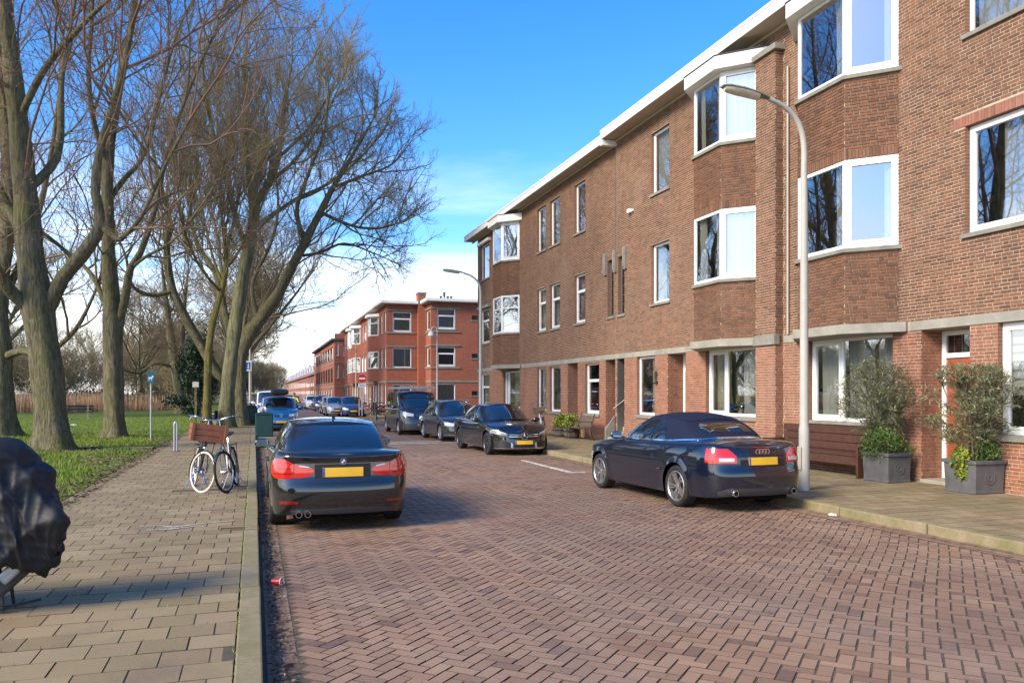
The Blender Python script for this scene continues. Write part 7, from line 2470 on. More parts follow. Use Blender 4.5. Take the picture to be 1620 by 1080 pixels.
for (a, b) in ((64.2, 65.2), (65.6, 66.6), (67.0, 68.0), (70.9, 71.7), (76, 77), (78, 79), (80, 81), (82, 83)):
    ws.append((a, b, .3, 2.45, 'one', 'curtain_cream'))
wallp(h, G, RY, 90, PZ, 8.5, ws)
for pn_, a, b in ((F1, RX, 11.86), (F2, 12.4, 24), (F3, 58.1, 60.5), (G, RY, 90)):
    stripe(h, pn_, a, b, 2.60, 2.74)
    for z in (6.30, 8.02, 3.62, 5.28):
        if pn_ is not G: stripe(h, pn_, a if pn_ is not F2 else 12.4, min(b, a + 2.2), z, z + .10, .06)
for (ya, yb) in ((64.6, 67.2), (76.2, 78.8), (79.4, 82.0)):     # splayed bays
    d_ = .6
    A_, B_, C_, D_ = (RX, ya), (RX - d_, ya + d_), (RX - d_, yb - d_), (RX, yb)
    mb = MB(); poly = [A_, B_, C_, D_]
    for z0, z1 in ((2.74, 3.75), (5.15, 6.4)): mb.prism(poly[::-1], z0, z1)
    mb.build('bay', 'brick_orange', h, world=True)
    for z0, z1 in ((3.76, 5.14), (6.41, 7.9)):
        for (p, q, nn) in ((A_, B_, (-1, -1)), (B_, C_, (-1, 0)), (C_, D_, (-1, 1))):
            L_ = math.hypot(q[0] - p[0], q[1] - p[1])
            window(h, Panel(p, (q[0] - p[0], q[1] - p[1]), nn), 0, L_, z0, z1, 'cross', .01, False, .07, ((.1, .9, 'curtain_white'),))
    mb = MB(); mb.prism([(RX, ya - .25), (B_[0] - .2, B_[1] - .08), (C_[0] - .2, C_[1] + .08), (RX, yb + .25)][::-1], 7.92, 8.15); mb.build('bay_cornice', 'fascia_white', h, world=True)
mb = MB(); mb.prism([(RX - .45, 90), (RX - .45, RY - .45), (12.0, RY - .45), (12.0, 57.65), (24, 57.65), (24, 90)][::-1], 8.5, 8.56); mb.build('soffit', 'soffit', h, world=True)
mb = MB(); mb.prism([(RX - .5, 90), (RX - .5, RY - .5), (11.95, RY - .5), (11.95, 57.6), (24, 57.6), (24, 90)][::-1], 8.562, 8.76)
rf = mb.build('roof', 'fascia_white', h, world=True)
mb = MB(); mb.box(11.84, 12.42, 60.0, 60.9, PZ, 9.3); mb.build('chimney', 'brick_orange', rf, world=True)
mb = MB(); mb.box(11.79, 12.47, 59.95, 60.95, 9.302, 9.45); mb.build('chimney_cap', 'sill_stone', rf, world=True)
for x in (13.9, 17.6):
    mb = MB(); mb.box(x, x + 1.3, 62, 62.7, 8.7, 9.15); o = mb.build('chimney_stack', 'roof_felt', rf, world=True)
    for k in range(4):
        mb = MB(); mb.lathe([(.10, 0), (.09, .25), (.12, .27), (.12, .34), (.0, .34)], 10, (x + .2 + .28 * k, 62.35, 9.15 + (.0 if k != 1 else .3)))
        if k == 1: mb.lathe([(.05, -.3), (.05, 0)], 8, (x + .2 + .28 * k, 62.35, 9.45))
        mb.build('chimney_pot', 'roof_felt', o, world=True)
mb = MB(); mb.box(RX + .1, 24, RY + 2.4, RY + 2.5, PZ, 8.5); mb.box(RX + 2.5, RX + 2.6, RY + 2.5, 90, PZ, 8.5)
for z in (2.75, 5.6): mb.box(RX + .1, 24, RY + .1, RY + 2.4, z, z + .08); mb.box(RX + .1, RX + 2.5, RY + 2.5, 90, z, z + .08); mb.box(12.5, 24, 58.2, 60.5, z, z + .08)
mb.build('interior', 'interior', h, world=True)
# second block
h = thing('apartment_block', 'flat roofed red brick flats with brown window bands beyond the corner block', 'building', (9.5, 92, PZ))
G = Panel((8.6, 0), (0, 1), (-1, 0))
ws = []
for k in range(8):
    y = 94 + k * 3.6
    for z0, z1, c_ in ((5.6, 7.1, 'window_dark'), (3.0, 4.7, 'window_dark'), (.4, 2.2, 'white_paint')):
        ws.append((y, y + 2.6, z0, z1, 'one', 'curtain_white' if c_ == 'white_paint' else None, c_))
wallp(h, G, 92, 124, PZ, 7.7, ws)
F = Panel((0, 92), (1, 0), (0, -1))
wallp(h, F, 8.6, 11, PZ, 8.5, [(9.55, 10.4, 6.0, 7.4, 'transom', 'curtain_white'), (9.55, 10.4, 3.5, 5.0, 'transom', 'curtain_white'), (9.55, 10.4, .6, 2.3, 'one', 'curtain_white'), (8.75, 9.05, 6.0, 7.4), (8.75, 9.05, 3.5, 5.0)])
for pn_, a, b in ((G, 92, 124), (F, 8.6, 11)):
    for z in (2.5, 5.2): stripe(h, pn_, a, b, z, z + .12)
mb = MB(); mb.box(8.25, 20, 91.9, 124.4, 7.72, 7.95); mb.build('roof', 'roof_felt', h, world=True)
mb = MB(); mb.box(9.3, 12, 92.02, 97, 7.96, 8.7); mb.build('parapet', 'brick_orange', h, world=True)
mb = MB(); mb.box(11.2, 11.3, 92.1, 124, PZ, 7.7); mb.build('interior', 'interior', h, world=True)
# terrace of small houses with pitched roofs
for k in range(9):
    y0 = 126 + k * 15.0; y1 = y0 + 14.98
    h = thing('row_house', ('red brick row house with white framed gable windows next to the flat roofed flats' if k == 0 else 'low red brick row house with pitched roof far down the street'), 'house', (9.4, y0, PZ), 0, 'far row houses')
    G = Panel((9.2, 0), (0, 1), (-1, 0))
    ws = []
    for j in range(4):
        y = y0 + 1.2 + j * 3.5
        ws += [(y, y + 1.4, 2.9, 4.2), (y, y + 1.4, .4, 2.2)]
    wallp(h, G, y0, y1, PZ, 4.8, ws, 'brick_dusty')
    mb = MB(); mb.add([(8.9, y0, 4.75), (8.9, y1, 4.75), (12.6, y1, 7.6), (12.6, y0, 7.6), (16.3, y0, 4.75), (16.3, y1, 4.75)], [(0, 3, 2, 1), (3, 4, 5, 2), (0, 4, 3)])
    rf = mb.build('roof', 'roof_tile' if k % 3 else 'roof_tile_grey', h, world=True)
    for j in range(2):
        y = y0 + 3 + j * 7
        mb = MB(); mb.box(10.0, 11.6, y, y + 2.2, 5.4, 6.9); d_ = mb.build('dormer', 'white_paint', rf, world=True)
        mb = MB(); mb.box(9.985, 9.998, y + .2, y + 2.0, 5.7, 6.7); mb.build('dormer_window', 'window_dark', d_, world=True)
    if k == 0:
        F = Panel((0, y0), (1, 0), (0, -1))
        wallp(h, F, 9.2, 16, PZ, 4.74, [(9.5, 10.3, 2.9, 4.5, 'transom'), (9.5, 10.3, .6, 2.2, 'transom')], 'brick_dusty', 'gable_wall')
    mb = MB(); mb.box(12.2, 13.0, y0 + 7, y0 + 7.8, 6.9, 8.3); mb.build('chimney', 'brick_dusty', rf, world=True)
# ================================================================ street furniture and small things
def lamp(label, loc):
    e = thing('street_lamp', label, 'street lamp', loc, 0, 'tall grey street lamps along the right pavement')
    mb = MB()
    mb.lathe([(.09, 0), (.09, .9), (.088, 1.05), (.076, 1.12), (.068, 3.2), (.058, 5.2), (.052, 5.6)], 16)
    mb.build('pole', 'lamp_grey', e, smooth=40)
    mb = MB()
    arc = [(0, 0, 5.58), (0, 0, 5.85), (-.03, 0, 6.08), (-.11, 0, 6.28), (-.25, 0, 6.44), (-.45, 0, 6.56), (-.72, 0, 6.64)]
    P, Rd = spline(arc, [.054, .052, .05, .047, .044, .041, .038], .08)
    mb.tube(P, Rd, 12); mb.build('arm', 'lamp_grey', e, smooth=40)
    V = []; Fs = []
    secs = [(-.70, .035, .03, .03, 6.64), (-.80, .07, .045, .045, 6.655), (-.95, .11, .05, .06, 6.675), (-1.25, .135, .055, .075, 6.71), (-1.5, .12, .045, .07, 6.735), (-1.62, .07, .02, .04, 6.745)]
    for (x, w_, up_, dn, zc) in secs:
        for j in range(12):
            a = 6.2832 * j / 12
            V.append((x, w_ * math.copysign(abs(math.cos(a)) ** .7, math.cos(a)), zc + (up_ if math.sin(a) > 0 else .012) * math.sin(a)))
    for i in range(len(secs) - 1):
        for j in range(12): Fs.append((i * 12 + j, i * 12 + (j + 1) % 12, i * 12 + 12 + (j + 1) % 12, i * 12 + 12 + j))
    Fs += [tuple(range(12)), tuple(range(71, 59, -1))]
    mb = MB(); mb.add(V, Fs); hd = mb.build('lamp_head', 'lamp_top', e, smooth=50)
    V = []; Fs = []
    ls = [(-.93, .09, 6.665), (-1.1, .118, 6.685), (-1.3, .122, 6.705), (-1.48, .10, 6.725), (-1.58, .06, 6.738)]
    for (x, w_, zc) in ls:
        for j in range(7):
            a = math.pi + math.pi * j / 6
            V.append((x, w_ * math.cos(a), zc + .075 * math.sin(a)))
    for i in range(len(ls) - 1):
        for j in range(6): Fs.append((i * 7 + j, i * 7 + 7 + j, i * 7 + 8 + j, i * 7 + j + 1))
    Fs += [tuple(range(7)), tuple(range(28, 35))[::-1]]
    mb = MB(); mb.add(V, Fs); mb.build('lens', 'lamp_lens', hd, smooth=50)
    mb = MB(); mb.box(-.105, -.095, -.05, .05, .35, .75); mb.build('hatch', 'lamp_grey', e, bevel=.004)
    return e
lamp('tall grey street lamp with curved arm beside the dark blue cabriolet', (9.0, 11.6, PZ))
lamp('tall grey street lamp with curved arm in front of the corner house', (9.0, 32.3, PZ))
defm('lamp_shade_white', plain((0.55, 0.52, 0.48), .5))
for i, (x, y, lb, zz) in enumerate(((12.0, 54.2, 'old style bell lamp on slim post before the corner flats', 5.9), (8.6, 72, 'old style bell lamp further along the red flats', 5.9), (-.35, 66, 'old style bell lamp among the trees on the left pavement', 5.2), (-.3, 92, 'old style bell lamp far along the left pavement', 5.2))):
    e = thing('bell_lamp', lb, 'street lamp', (x, y, PZ), 0, 'old style bell lamps')
    mb = MB(); mb.lathe([(.10, 0), (.10, .9), (.06, 1.0), (.045, zz - .2)], 12); mb.build('pole', 'lamp_grey', e, smooth=40)
    mb = MB(); P, Rd = spline([(0, 0, zz - .2), (0, 0, zz + .1), (-.12, 0, zz + .32), (-.32, 0, zz + .30), (-.42, 0, zz + .05)], [.035] * 5, .1); mb.tube(P, Rd, 8); mb.build('crook', 'lamp_grey', e, smooth=40)
    mb = MB(); mb.lathe([(.03, .05), (.10, .0), (.20, -.14), (.24, -.30), (.22, -.30), (.12, -.30), (.10, -.44), (.0, -.48)], 16, (-.42, 0, zz)); mb.build('bell', 'lamp_shade_white', e, smooth=40)
# sign pole with blue panel
defm('sign_blue', plain((0.015, 0.09, 0.35), .4, .05)); defm('sign_white', plain((.75, .75, .75), .4, .03)); defm('sign_red', plain((.45, .02, .025), .4, .05)); defm('sign_teal', plain((.02, .12, .17), .4, .1))
e = thing('sign_pole', 'pole with blue and white pedestrian sign and dark base beside the great trees', 'sign', (-.23, 50.5, PZ))
mb = MB(); mb.lathe([(.05, 0), (.05, 4.6)], 10); mb.build('pole', 'lamp_grey', e, smooth=40)
mb = MB(); mb.lathe([(.13, 0), (.13, 1.0), (.10, 1.08)], 12); mb.build('sleeve', 'plastic_grey', e, smooth=40)
mb = MB(); mb.box(-.30, .08, -.08, -.06, 3.0, 3.6); s_ = mb.build('panel', 'sign_white', e)
mb = MB(); mb.box(-.22, .02, -.086, -.081, 3.08, 3.52); b_ = mb.build('panel_field', 'sign_blue', s_)
mb = MB(); mb.lathe([(0, 0), (.03, 0), (0, .004)], 10, (-.1, -.09, 3.42), 'y'); mb.box(-.125, -.075, -.09, -.087, 3.26, 3.38); mb.box(-.14, -.11, -.09, -.087, 3.12, 3.26); mb.box(-.09, -.06, -.09, -.087, 3.12, 3.26); mb.build('walker_symbol', 'sign_white', s_)
# dog sign in the park
e = thing('dog_sign', 'thin grey post with small teal dog walking sign on the lawn', 'sign', (-3.39, 30.2, PZ))
mb = MB(); mb.lathe([(.032, 0), (.032, 2.42)], 10); mb.build('pole', 'galv', e, smooth=40)
mb = MB(); mb.box(-.12, .12, -.05, -.035, 2.02, 2.42); s_ = mb.build('panel', 'sign_teal', e, bevel=.004)
mb = MB(); mb.box(-.07, .05, -.056, -.051, 2.16, 2.22); mb.box(.03, .08, -.056, -.051, 2.2, 2.27); mb.box(-.065, -.045, -.056, -.051, 2.09, 2.16); mb.box(.02, .04, -.056, -.051, 2.09, 2.16); mb.build('dog_symbol', 'sign_white', s_)
# steel hoop
e = thing('steel_hoop', 'slim stainless steel hoop bollard at the pavement edge', 'bollard', (-2.13, 24.75, PZ))
mb = MB(); P, Rd = spline([(-.035, 0, 0), (-.035, 0, .6), (-.033, 0, .79), (0, 0, .84), (.033, 0, .79), (.035, 0, .6), (.035, 0, 0)], [.03] * 7, .04); mb.tube(P, Rd, 10); mb.build('hoop', 'galv', e, smooth=50)
mb = MB(); mb.lathe([(.0, .0), (.13, .0), (.12, .015), (0, .015)], 14); mb.build('base', 'joint_sand', e)
# timber post on the lawn
e = thing('timber_post', 'short timber post with small white cap board near the ivy', 'post', (-3.1, 48.0, PZ))
mb = MB(); mb.box(-.06, .06, -.06, .06, 0, 2.0); mb.build('post', 'bark', e, bevel=.01)
mb = MB(); mb.box(-.16, .16, -.08, .08, 2.0, 2.3); mb.build('board', 'lamp_shade_white', e, bevel=.01)
# bins
defm('bin_green', plain((0.012, 0.055, 0.05), .45, .15, 4, .45)); defm('bag_white', plain((.62, .6, .6), .6, .1, 12, bump=.4))
for i, (x, y, lb) in enumerate(((.38, 33.4, 'dark green waste bin with white bag on its lid behind the black saloon'), (-.15, 44.5, 'dark green waste bin by the pole with the blue sign'))):
    e = thing('waste_bin', lb, 'bin', (x, y, PZ if i else .0), 0, 'dark green waste bins')
    mb = MB(); mb.add([(-.33, -.3, .06), (.33, -.3, .06), (.33, .3, .06), (-.33, .3, .06), (-.34, -.32, .95), (.34, -.32, .95), (.34, .32, .95), (-.34, .32, .95)], [(0, 3, 2, 1), (0, 1, 5, 4), (1, 2, 6, 5), (2, 3, 7, 6), (3, 0, 4, 7), (4, 5, 6, 7)])
    mb.build('body', 'bin_green', e, bevel=.04, seg=3)
    V = []; Fs = []
    for k in range(9):
        a = math.pi * k / 8
        for yy in (-.34, .34): V.append((-.35 * math.cos(a), yy, .95 + .09 * math.sin(a)))
        if k: Fs.append((2 * k - 2, 2 * k, 2 * k + 1, 2 * k - 1))
    Fs += [tuple(range(0, 18, 2))[::-1], tuple(range(1, 18, 2))]
    mb = MB(); mb.add(V, Fs); mb.build('lid', 'bin_green', e, smooth=40)
    mb = MB(); mb.box(-.42, .48, -.42, .36, -.0, .06); mb.build('plinth', 'stone_band', e, bevel=.01)
def crumple(name, label, cat, loc, r, mat, seed, flat=.7):
    q = random.Random(seed)
    V = []; Fs = []
    nu, nv = 14, 8
    for i in range(nv + 1):
        ph = math.pi * i / nv
        for j in range(nu):
            k = r * (1 + .28 * math.sin(3 * j + seed) * math.sin(ph) + q.uniform(-.13, .13))
            V.append((loc[0] + k * math.sin(ph) * math.cos(6.2832 * j / nu), loc[1] + k * math.sin(ph) * math.sin(6.2832 * j / nu), loc[2] + r * flat + k * flat * math.cos(ph)))
    for i in range(nv):
        for j in range(nu): Fs.append((i * nu + j, (i + 1) * nu + j, (i + 1) * nu + (j + 1) % nu, i * nu + (j + 1) % nu))
    mb = MB(); mb.add(V, Fs)
    return tag(mb.build(name, mat, smooth=35), label, cat)
crumple('rubbish_bag', 'white rubbish bag lying on the lid of the green bin', 'bag', (.34, 33.3, 1.02), .16, 'bag_white', 3)
crumple('paper_scrap', 'crumpled white paper lying in the road by the right kerb', 'litter', (8.0, 9.66, .0), .055, 'sign_white', 5, .35)
crumple('paper_scrap', 'white paper lying on the grass near the park bench', 'litter', (-8.9, 46.5, .1), .14, 'sign_white', 6, .3)
# red cup
e = thing('paper_cup', 'crushed red paper cup lying in the gutter', 'cup', (.16, 7.78, .035), R(-25))
mb = MB(); mb.lathe([(.0, 0), (.026, 0), (.036, .085), (.033, .083), (.024, .004), (0, .004)], 18, (0, 0, 0), 'x'); mb.build('body', 'sign_red', e, smooth=40)
mb = MB(); mb.lathe([(.0355, .083), (.0385, .084), (.0385, .089), (.033, .089)], 18, (0, 0, 0), 'x', closed=True); mb.build('rim', 'sign_white', e, smooth=40)
mb = MB(); mb.lathe([(.0245, .005), (.0325, .080)], 18, (0, 0, 0), 'x'); mb.v = [v for v in mb.v]; mb.f = [f for f in mb.f if len(f) == 4]; mb.m = [0] * len(mb.f); mb.build('lining', 'sign_white', e, smooth=40)
# drain grate
e = thing('drain_grate', 'rusty slotted drain grate set in the pavement beside the kerb', 'drain', (-.16, 10.40, PZ))
mb = MB(); mb.box(-.22, .21, -.10, .10, -.06, -.02); mb.build('pit', 'underbody', e)
defm('rust_iron', plain((.10, .07, .05), .7, .3, 15, .4, .4))
mb = MB(); mb.box(-.23, .215, -.115, -.095, -.05, .004); mb.box(-.23, .215, .095, .115, -.05, .004); mb.box(-.23, -.215, -.095, .095, -.05, .004); mb.box(.20, .215, -.095, .095, -.05, .004); mb.build('frame', 'rust_iron', e)
for k in range(20):
    mb = MB(); x = -.205 + .0205 * k; mb.box(x, x + .009, -.094, .094, -.03, .002); mb.build('slat', 'rust_iron', e)
# road signs and bollards at the junction
e = thing('no_entry_sign', 'round red no entry sign on a post before the red flats', 'sign', (7.55, 64.0 - 4.5, PZ))
mb = MB(); mb.lathe([(.035, 0), (.035, 3.1)], 8); mb.build('pole', 'galv', e, smooth=40)
mb = MB(); mb.lathe([(0, 0), (.30, 0), (.30, .02), (0, .02)], 28, (0, -.06, 2.75), 'y'); d_ = mb.build('disc', 'sign_red', e, smooth=35)
mb = MB(); mb.box(-.22, .22, -.068, -.062, 2.69, 2.81); mb.build('bar', 'sign_white', d_)
mb = MB(); mb.box(-.28, .28, -.06, -.045, 2.10, 2.38); s_ = mb.build('plate', 'sign_white', e)
mb = MB(); mb.box(-.22, .22, -.066, -.061, 2.28, 2.33); mb.box(-.2, .2, -.066, -.061, 2.16, 2.21); mb.build('plate_text', 'lead', s_)
for i, (x, y) in enumerate(((7.75, 53.9), (8.4, 59.8), (8.35, 58.2), (9.3, 57.2))):
    e = thing('bollard', ('black cast bollard standing alone at the side street corner', 'black bollard beside the parked bicycles', 'black bollard between the no entry sign and the parked bicycles', 'black bollard near the flats corner')[i], 'bollard', (x, y, 0.0 if i == 0 else PZ), 0, 'black street bollards')
    mb = MB(); mb.lathe([(.10, 0), (.10, .15), (.07, .2), (.065, .85), (.085, .9), (.08, .96), (.0, 1.02)], 14); mb.build('post', 'black_metal', e, smooth=40)
    mb = MB(); mb.lathe([(.13, 0), (.12, .06), (.1, .08)], 14); mb.build('foot', 'black_metal', e, smooth=40)
e = thing('hoop_stand', 'white steel hoop stand on the pavement before the red flats', 'bollard', (7.9, 60.6, PZ))
mb = MB(); P, Rd = spline([(-.42, 0, 0), (-.42, 0, 1.1), (-.38, 0, 1.2), (.38, 0, 1.2), (.42, 0, 1.1), (.42, 0, 0)], [.03] * 6, .1); mb.tube(P, Rd, 8); mb.build('hoop', 'lamp_grey', e, smooth=40)
mb = MB(); mb.tube([(-.42, 0, .6), (.42, 0, .6)], .02, 8); mb.build('crossbar', 'lamp_grey', e)

# ---------------- bicycles
defm('bike_grey', plain((.33, .34, .35), .35, .05, 8, .5, .4)); defm('bike_dark', plain((.03, .035, .045), .35, .1, 8)); defm('tyre_cream', plain((.62, .56, .46), .7, .1, 12, dirt=(.4, .35, .28))); defm('crate_wood', plain((.24, .08, .035), .55, .2, 7, .4, dirt=(.2, .08, .04)))
defm('bike_white', plain((.62, .62, .6), .4)); defm('wicker', plain((.20, .13, .075), .8, .3, 25)); defm('steel', plain((.6, .6, .6), .2, .05, 8, .5, 1.0))
def bicycle(label, loc, rz, lean, frame, tyre, crate=None, steer=0.0, grp='parked bicycles', lamp_=True):
    e = thing('bicycle', label, 'bicycle', loc, 0, grp)
    e.rotation_euler = (0, lean, rz)
    r = .345
    fw = Vector((0, .56, r)); rw = Vector((0, -.52, r))
    def wheel(c, mt, st):
        mb = MB(); mb.lathe([(.012, -.05), (.028, -.045), (.028, .045), (.012, .05)], 10, (0, 0, 0), 'x'); wl = mb.build('wheel', 'steel', e, smooth=40)
        mb = MB(); mb.tube([(0, r * .955 * math.cos(a), r * .955 * math.sin(a)) for a in lin(0, 6.2832 * 39 / 40, 40)], .021, 8, closed=True); mb.build('tyre', mt, wl, smooth=60)
        mb = MB(); mb.lathe([(r * .93, -.012), (r * .90, -.010), (r * .885, 0), (r * .90, .010), (r * .93, .012)], 40, (0, 0, 0), 'x', closed=True); mb.build('rim', 'steel', wl, smooth=40)
        mb = MB()
        for k in range(24):
            a = 6.2832 * k / 24; b = a + (.35 if k % 2 else -.35)
            mb.tube([(.03 * (1 if k % 4 < 2 else -1), .025 * math.cos(b), .025 * math.sin(b)), (0, r * .89 * math.cos(a), r * .89 * math.sin(a))], .0016, 3, cap=False)
        o = mb.build('spokes', 'steel', wl); o['kind'] = 'stuff'
        wl.location = c; wl.rotation_euler = (0, 0, st)
        # mudguard
        V = []; Fs = []
        for k, a in enumerate(lin(R(35), R(200), 20)):
            for x in (-.028, 0, .028):
                rr_ = r + (.022 if x == 0 else .014)
                V.append((x, rr_ * math.cos(a), rr_ * math.sin(a)))
            if k: Fs += [(3 * k - 3, 3 * k - 2, 3 * k + 1, 3 * k), (3 * k - 2, 3 * k - 1, 3 * k + 2, 3 * k + 1)]
        mb = MB(); mb.add(V, Fs); mb.build('mudguard', 'bike_dark', wl, smooth=60)
        return wl
    wheel(fw, tyre, steer); wheel(rw, tyre, 0)
    bb = Vector((0, -.06, .29)); st = Vector((0, -.26, .80)); h1 = Vector((0, .37, .72)); h2 = Vector((0, .34, .92))
    mb = MB()
    mb.tube([bb, st], .016, 8); mb.tube([h1, h2], .02, 8)
    P, Rd = spline([h1 + Vector((0, -.01, .02)), Vector((0, .2, .46)), bb], [.02] * 3, .08); mb.tube(P, Rd, 8)
    P, Rd = spline([h2 - Vector((0, -.01, .04)), Vector((0, .12, .62)), Vector((0, -.14, .50))], [.015] * 3, .08); mb.tube(P, Rd, 8)
    for sx in (-1, 1):
        mb.tube([bb + Vector((sx * .02, 0, 0)), rw + Vector((sx * .055, 0, 0))], .010, 6); mb.tube([st + Vector((sx * .012, 0, -.05)), rw + Vector((sx * .055, 0, 0))], .008, 6)
    mb.build('frame', frame, e, smooth=50)
    mb = MB()
    for sx in (-1, 1):
        P, Rd = spline([h1 + Vector((sx * .02, 0, 0)), h1 + Vector((sx * .05, .03, -.05)), Vector((sx * .055, .5, .45)), fw + Vector((sx * .05, 0, 0))], [.014, .014, .011, .009], .08); mb.tube(P, Rd, 6)
    mb.build('fork', frame, e, smooth=50)
    mb = MB(); mb.tube([h2, h2 + Vector((0, -.03, .29))], .013, 8)
    c0 = h2 + Vector((0, .02, .30))
    P, Rd = spline([c0 + Vector((-.31, -.30, .0)), c0 + Vector((-.30, -.14, .03)), c0 + Vector((-.20, .03, .03)), c0, c0 + Vector((.20, .03, .03)), c0 + Vector((.30, -.14, .03)), c0 + Vector((.31, -.30, 0))], [.011] * 7, .05); mb.tube(P, Rd, 8)
    hb = mb.build('handlebar', 'steel', e, smooth=50)
    for sx in (-1, 1):
        mb = MB(); mb.tube([c0 + Vector((sx * .31, -.17, .015)), c0 + Vector((sx * .31, -.31, .0))], .017, 8); mb.build('grip', 'bike_dark', hb, smooth=50)
        mb = MB(); mb.tube([c0 + Vector((sx * .28, -.08, .02)), c0 + Vector((sx * .30, -.1, -.03)), c0 + Vector((sx * .33, -.26, -.04))], .006, 5); mb.build('brake_lever', 'steel', hb)
    mb = MB(); mb.tube([st, st + Vector((0, -.04, .1))], .013, 8); mb.build('seat_post', 'steel', e)
    V = []; Fs = []
    for i, (y, w_, z) in enumerate(((.12, .02, .0), (.06, .035, .015), (-.02, .06, .012), (-.1, .10, .02), (-.16, .105, .035), (-.2, .06, .03))):
        for j in range(8):
            a = 6.2832 * j / 8; V.append((w_ * math.cos(a), st.y - .04 + y, st.z + .12 + z + .03 * math.sin(a)))
    for i in range(5):
        for j in range(8): Fs.append((i * 8 + j, i * 8 + (j + 1) % 8, i * 8 + 8 + (j + 1) % 8, i * 8 + 8 + j))
    Fs += [tuple(range(7, -1, -1)), tuple(range(40, 48))]
    mb = MB(); mb.add(V, Fs); mb.build('saddle', 'bike_dark', e, smooth=60)
    mb = MB(); mb.box(-.07, .07, -.86, -.36, .735, .75); mb.tube([(.05, -.82, .735), (.06, -.54, r)], .006, 5); mb.tube([(-.05, -.82, .735), (-.06, -.54, r)], .006, 5); mb.build('rear_rack', 'bike_dark', e)
    mb = MB(); mb.box(-.075, -.045, -.58, .08, .22, .38); mb.build('chain_case', 'bike_dark', e, bevel=.03)
    mb = MB(); mb.tube([bb + Vector((-.09, 0, 0)), bb + Vector((-.09, .12, -.1))], .009, 6); mb.box(-.17, -.09, .02, .10, .18, .20); mb.tube([bb + Vector((.07, 0, 0)), bb + Vector((.07, -.12, .1))], .009, 6); mb.box(.07, .15, -.22, -.14, .38, .40); mb.tube([bb + Vector((-.09, 0, 0)), bb + Vector((.07, 0, 0))], .012, 6); mb.build('crank', 'steel', e)
    mb = MB(); mb.tube([bb + Vector((-.05, -.12, -.02)), (-.22, -.16, .01)], .010, 6); mb.tube([bb + Vector((.05, -.12, -.02)), (.18, -.16, .01)], .010, 6); mb.build('kick_stand', 'steel', e)
    if lamp_:
        mb = MB(); mb.lathe([(0, -.05), (.025, -.04), (.04, 0), (.042, .03), (.036, .036), (0, .036)], 14, (0, .50, .74), 'y'); mb.build('head_lamp', 'steel', e, smooth=40)
    if crate:
        fr_ = MB(); fr_.tube([(-.12, .36, .84), (-.12, .62, .84), (.12, .62, .84), (.12, .36, .84)], .009, 6); fr_.tube([(-.11, .60, .84), (-.06, .56, r)], .007, 5); fr_.tube([(.11, .60, .84), (.06, .56, r)], .007, 5); fr_.build('front_rack', 'bike_dark', e)
    return e
def crate(label, e, mat, name='crate', sz=(.29, .19, .30), at_=(0, .49, .86), planks=3):
    """open box carried on a bicycle: things resting on things stay top-level"""
    Mx = Matrix.LocRotScale(e.location, e.rotation_euler, None)
    t = thing(name, label, 'crate', Mx @ Vector(at_), 0)
    t.rotation_euler = e.rotation_euler
    a, b, hh = sz
    k = hh / planks
    for j in range(planks):
        for (x0, x1, y0, y1) in ((-a, a, -b, -b + .018), (-a, a, b - .018, b), (-a, -a + .018, -b + .019, b - .019), (a - .018, a, -b + .019, b - .019)):
            mb = MB(); mb.box(x0, x1, y0, y1, j * k + .004, (j + 1) * k - .006); mb.build('plank', mat, t, bevel=.004, seg=1)
    for sx in (-1, 1):
        for sy in (-1, 1):
            mb = MB(); mb.box(sx * (a - .03) - .025, sx * (a - .03) + .025, sy * (b + .008) - .009, sy * (b + .008) + .009, 0, hh); mb.build('batten', mat, t, bevel=.003, seg=1)
    mb = MB(); mb.box(-a + .02, a - .02, -b + .02, b - .02, .0, .015); mb.build('bottom', mat, t)
    return t
b1 = bicycle('grey bicycle with cream tyres carrying a wooden crate, leaning on the other bicycle', (-.95, 14.93, PZ), R(189), R(-8), 'bike_dark', 'tyre_cream', True, R(28))
crate('reddish brown wooden crate on the front rack of the cream tyred bicycle', b1, 'crate_wood', at_=(0, .48, .855))
bicycle('silver bicycle with black tyres leaning against the cream tyred bicycle', (-.36, 14.82, PZ), R(173), R(8), 'bike_grey', 'tyre', False, R(-17))
b3 = bicycle('white bicycle with basket parked by the flower tubs against the corner house', (10.95, 30.1, PZ), R(-12), R(-6), 'bike_white', 'tyre', True)
crate('brown wicker basket on the white bicycle by the corner house', b3, 'wicker', 'basket', sz=(.26, .2, .26))
for i, (x, y) in enumerate(((8.7, 61.5), (8.9, 62.6), (9.0, 60.6))):
    bicycle('dark bicycle parked against the red flats near the no entry sign', (x, y, PZ), R(80 + 20 * i), R(4), 'bike_dark', 'tyre', False, 0, 'bicycles before the red flats', False)

# ---------------- covered motorcycle
defm('cover', plain((.014, .014, .015), .55, .3, 9, .35, bump=.2))
e = thing('motorcycle', 'motorcycle under a crumpled black cover standing on the left pavement', 'motorcycle', (-2.2, 7.05, PZ))
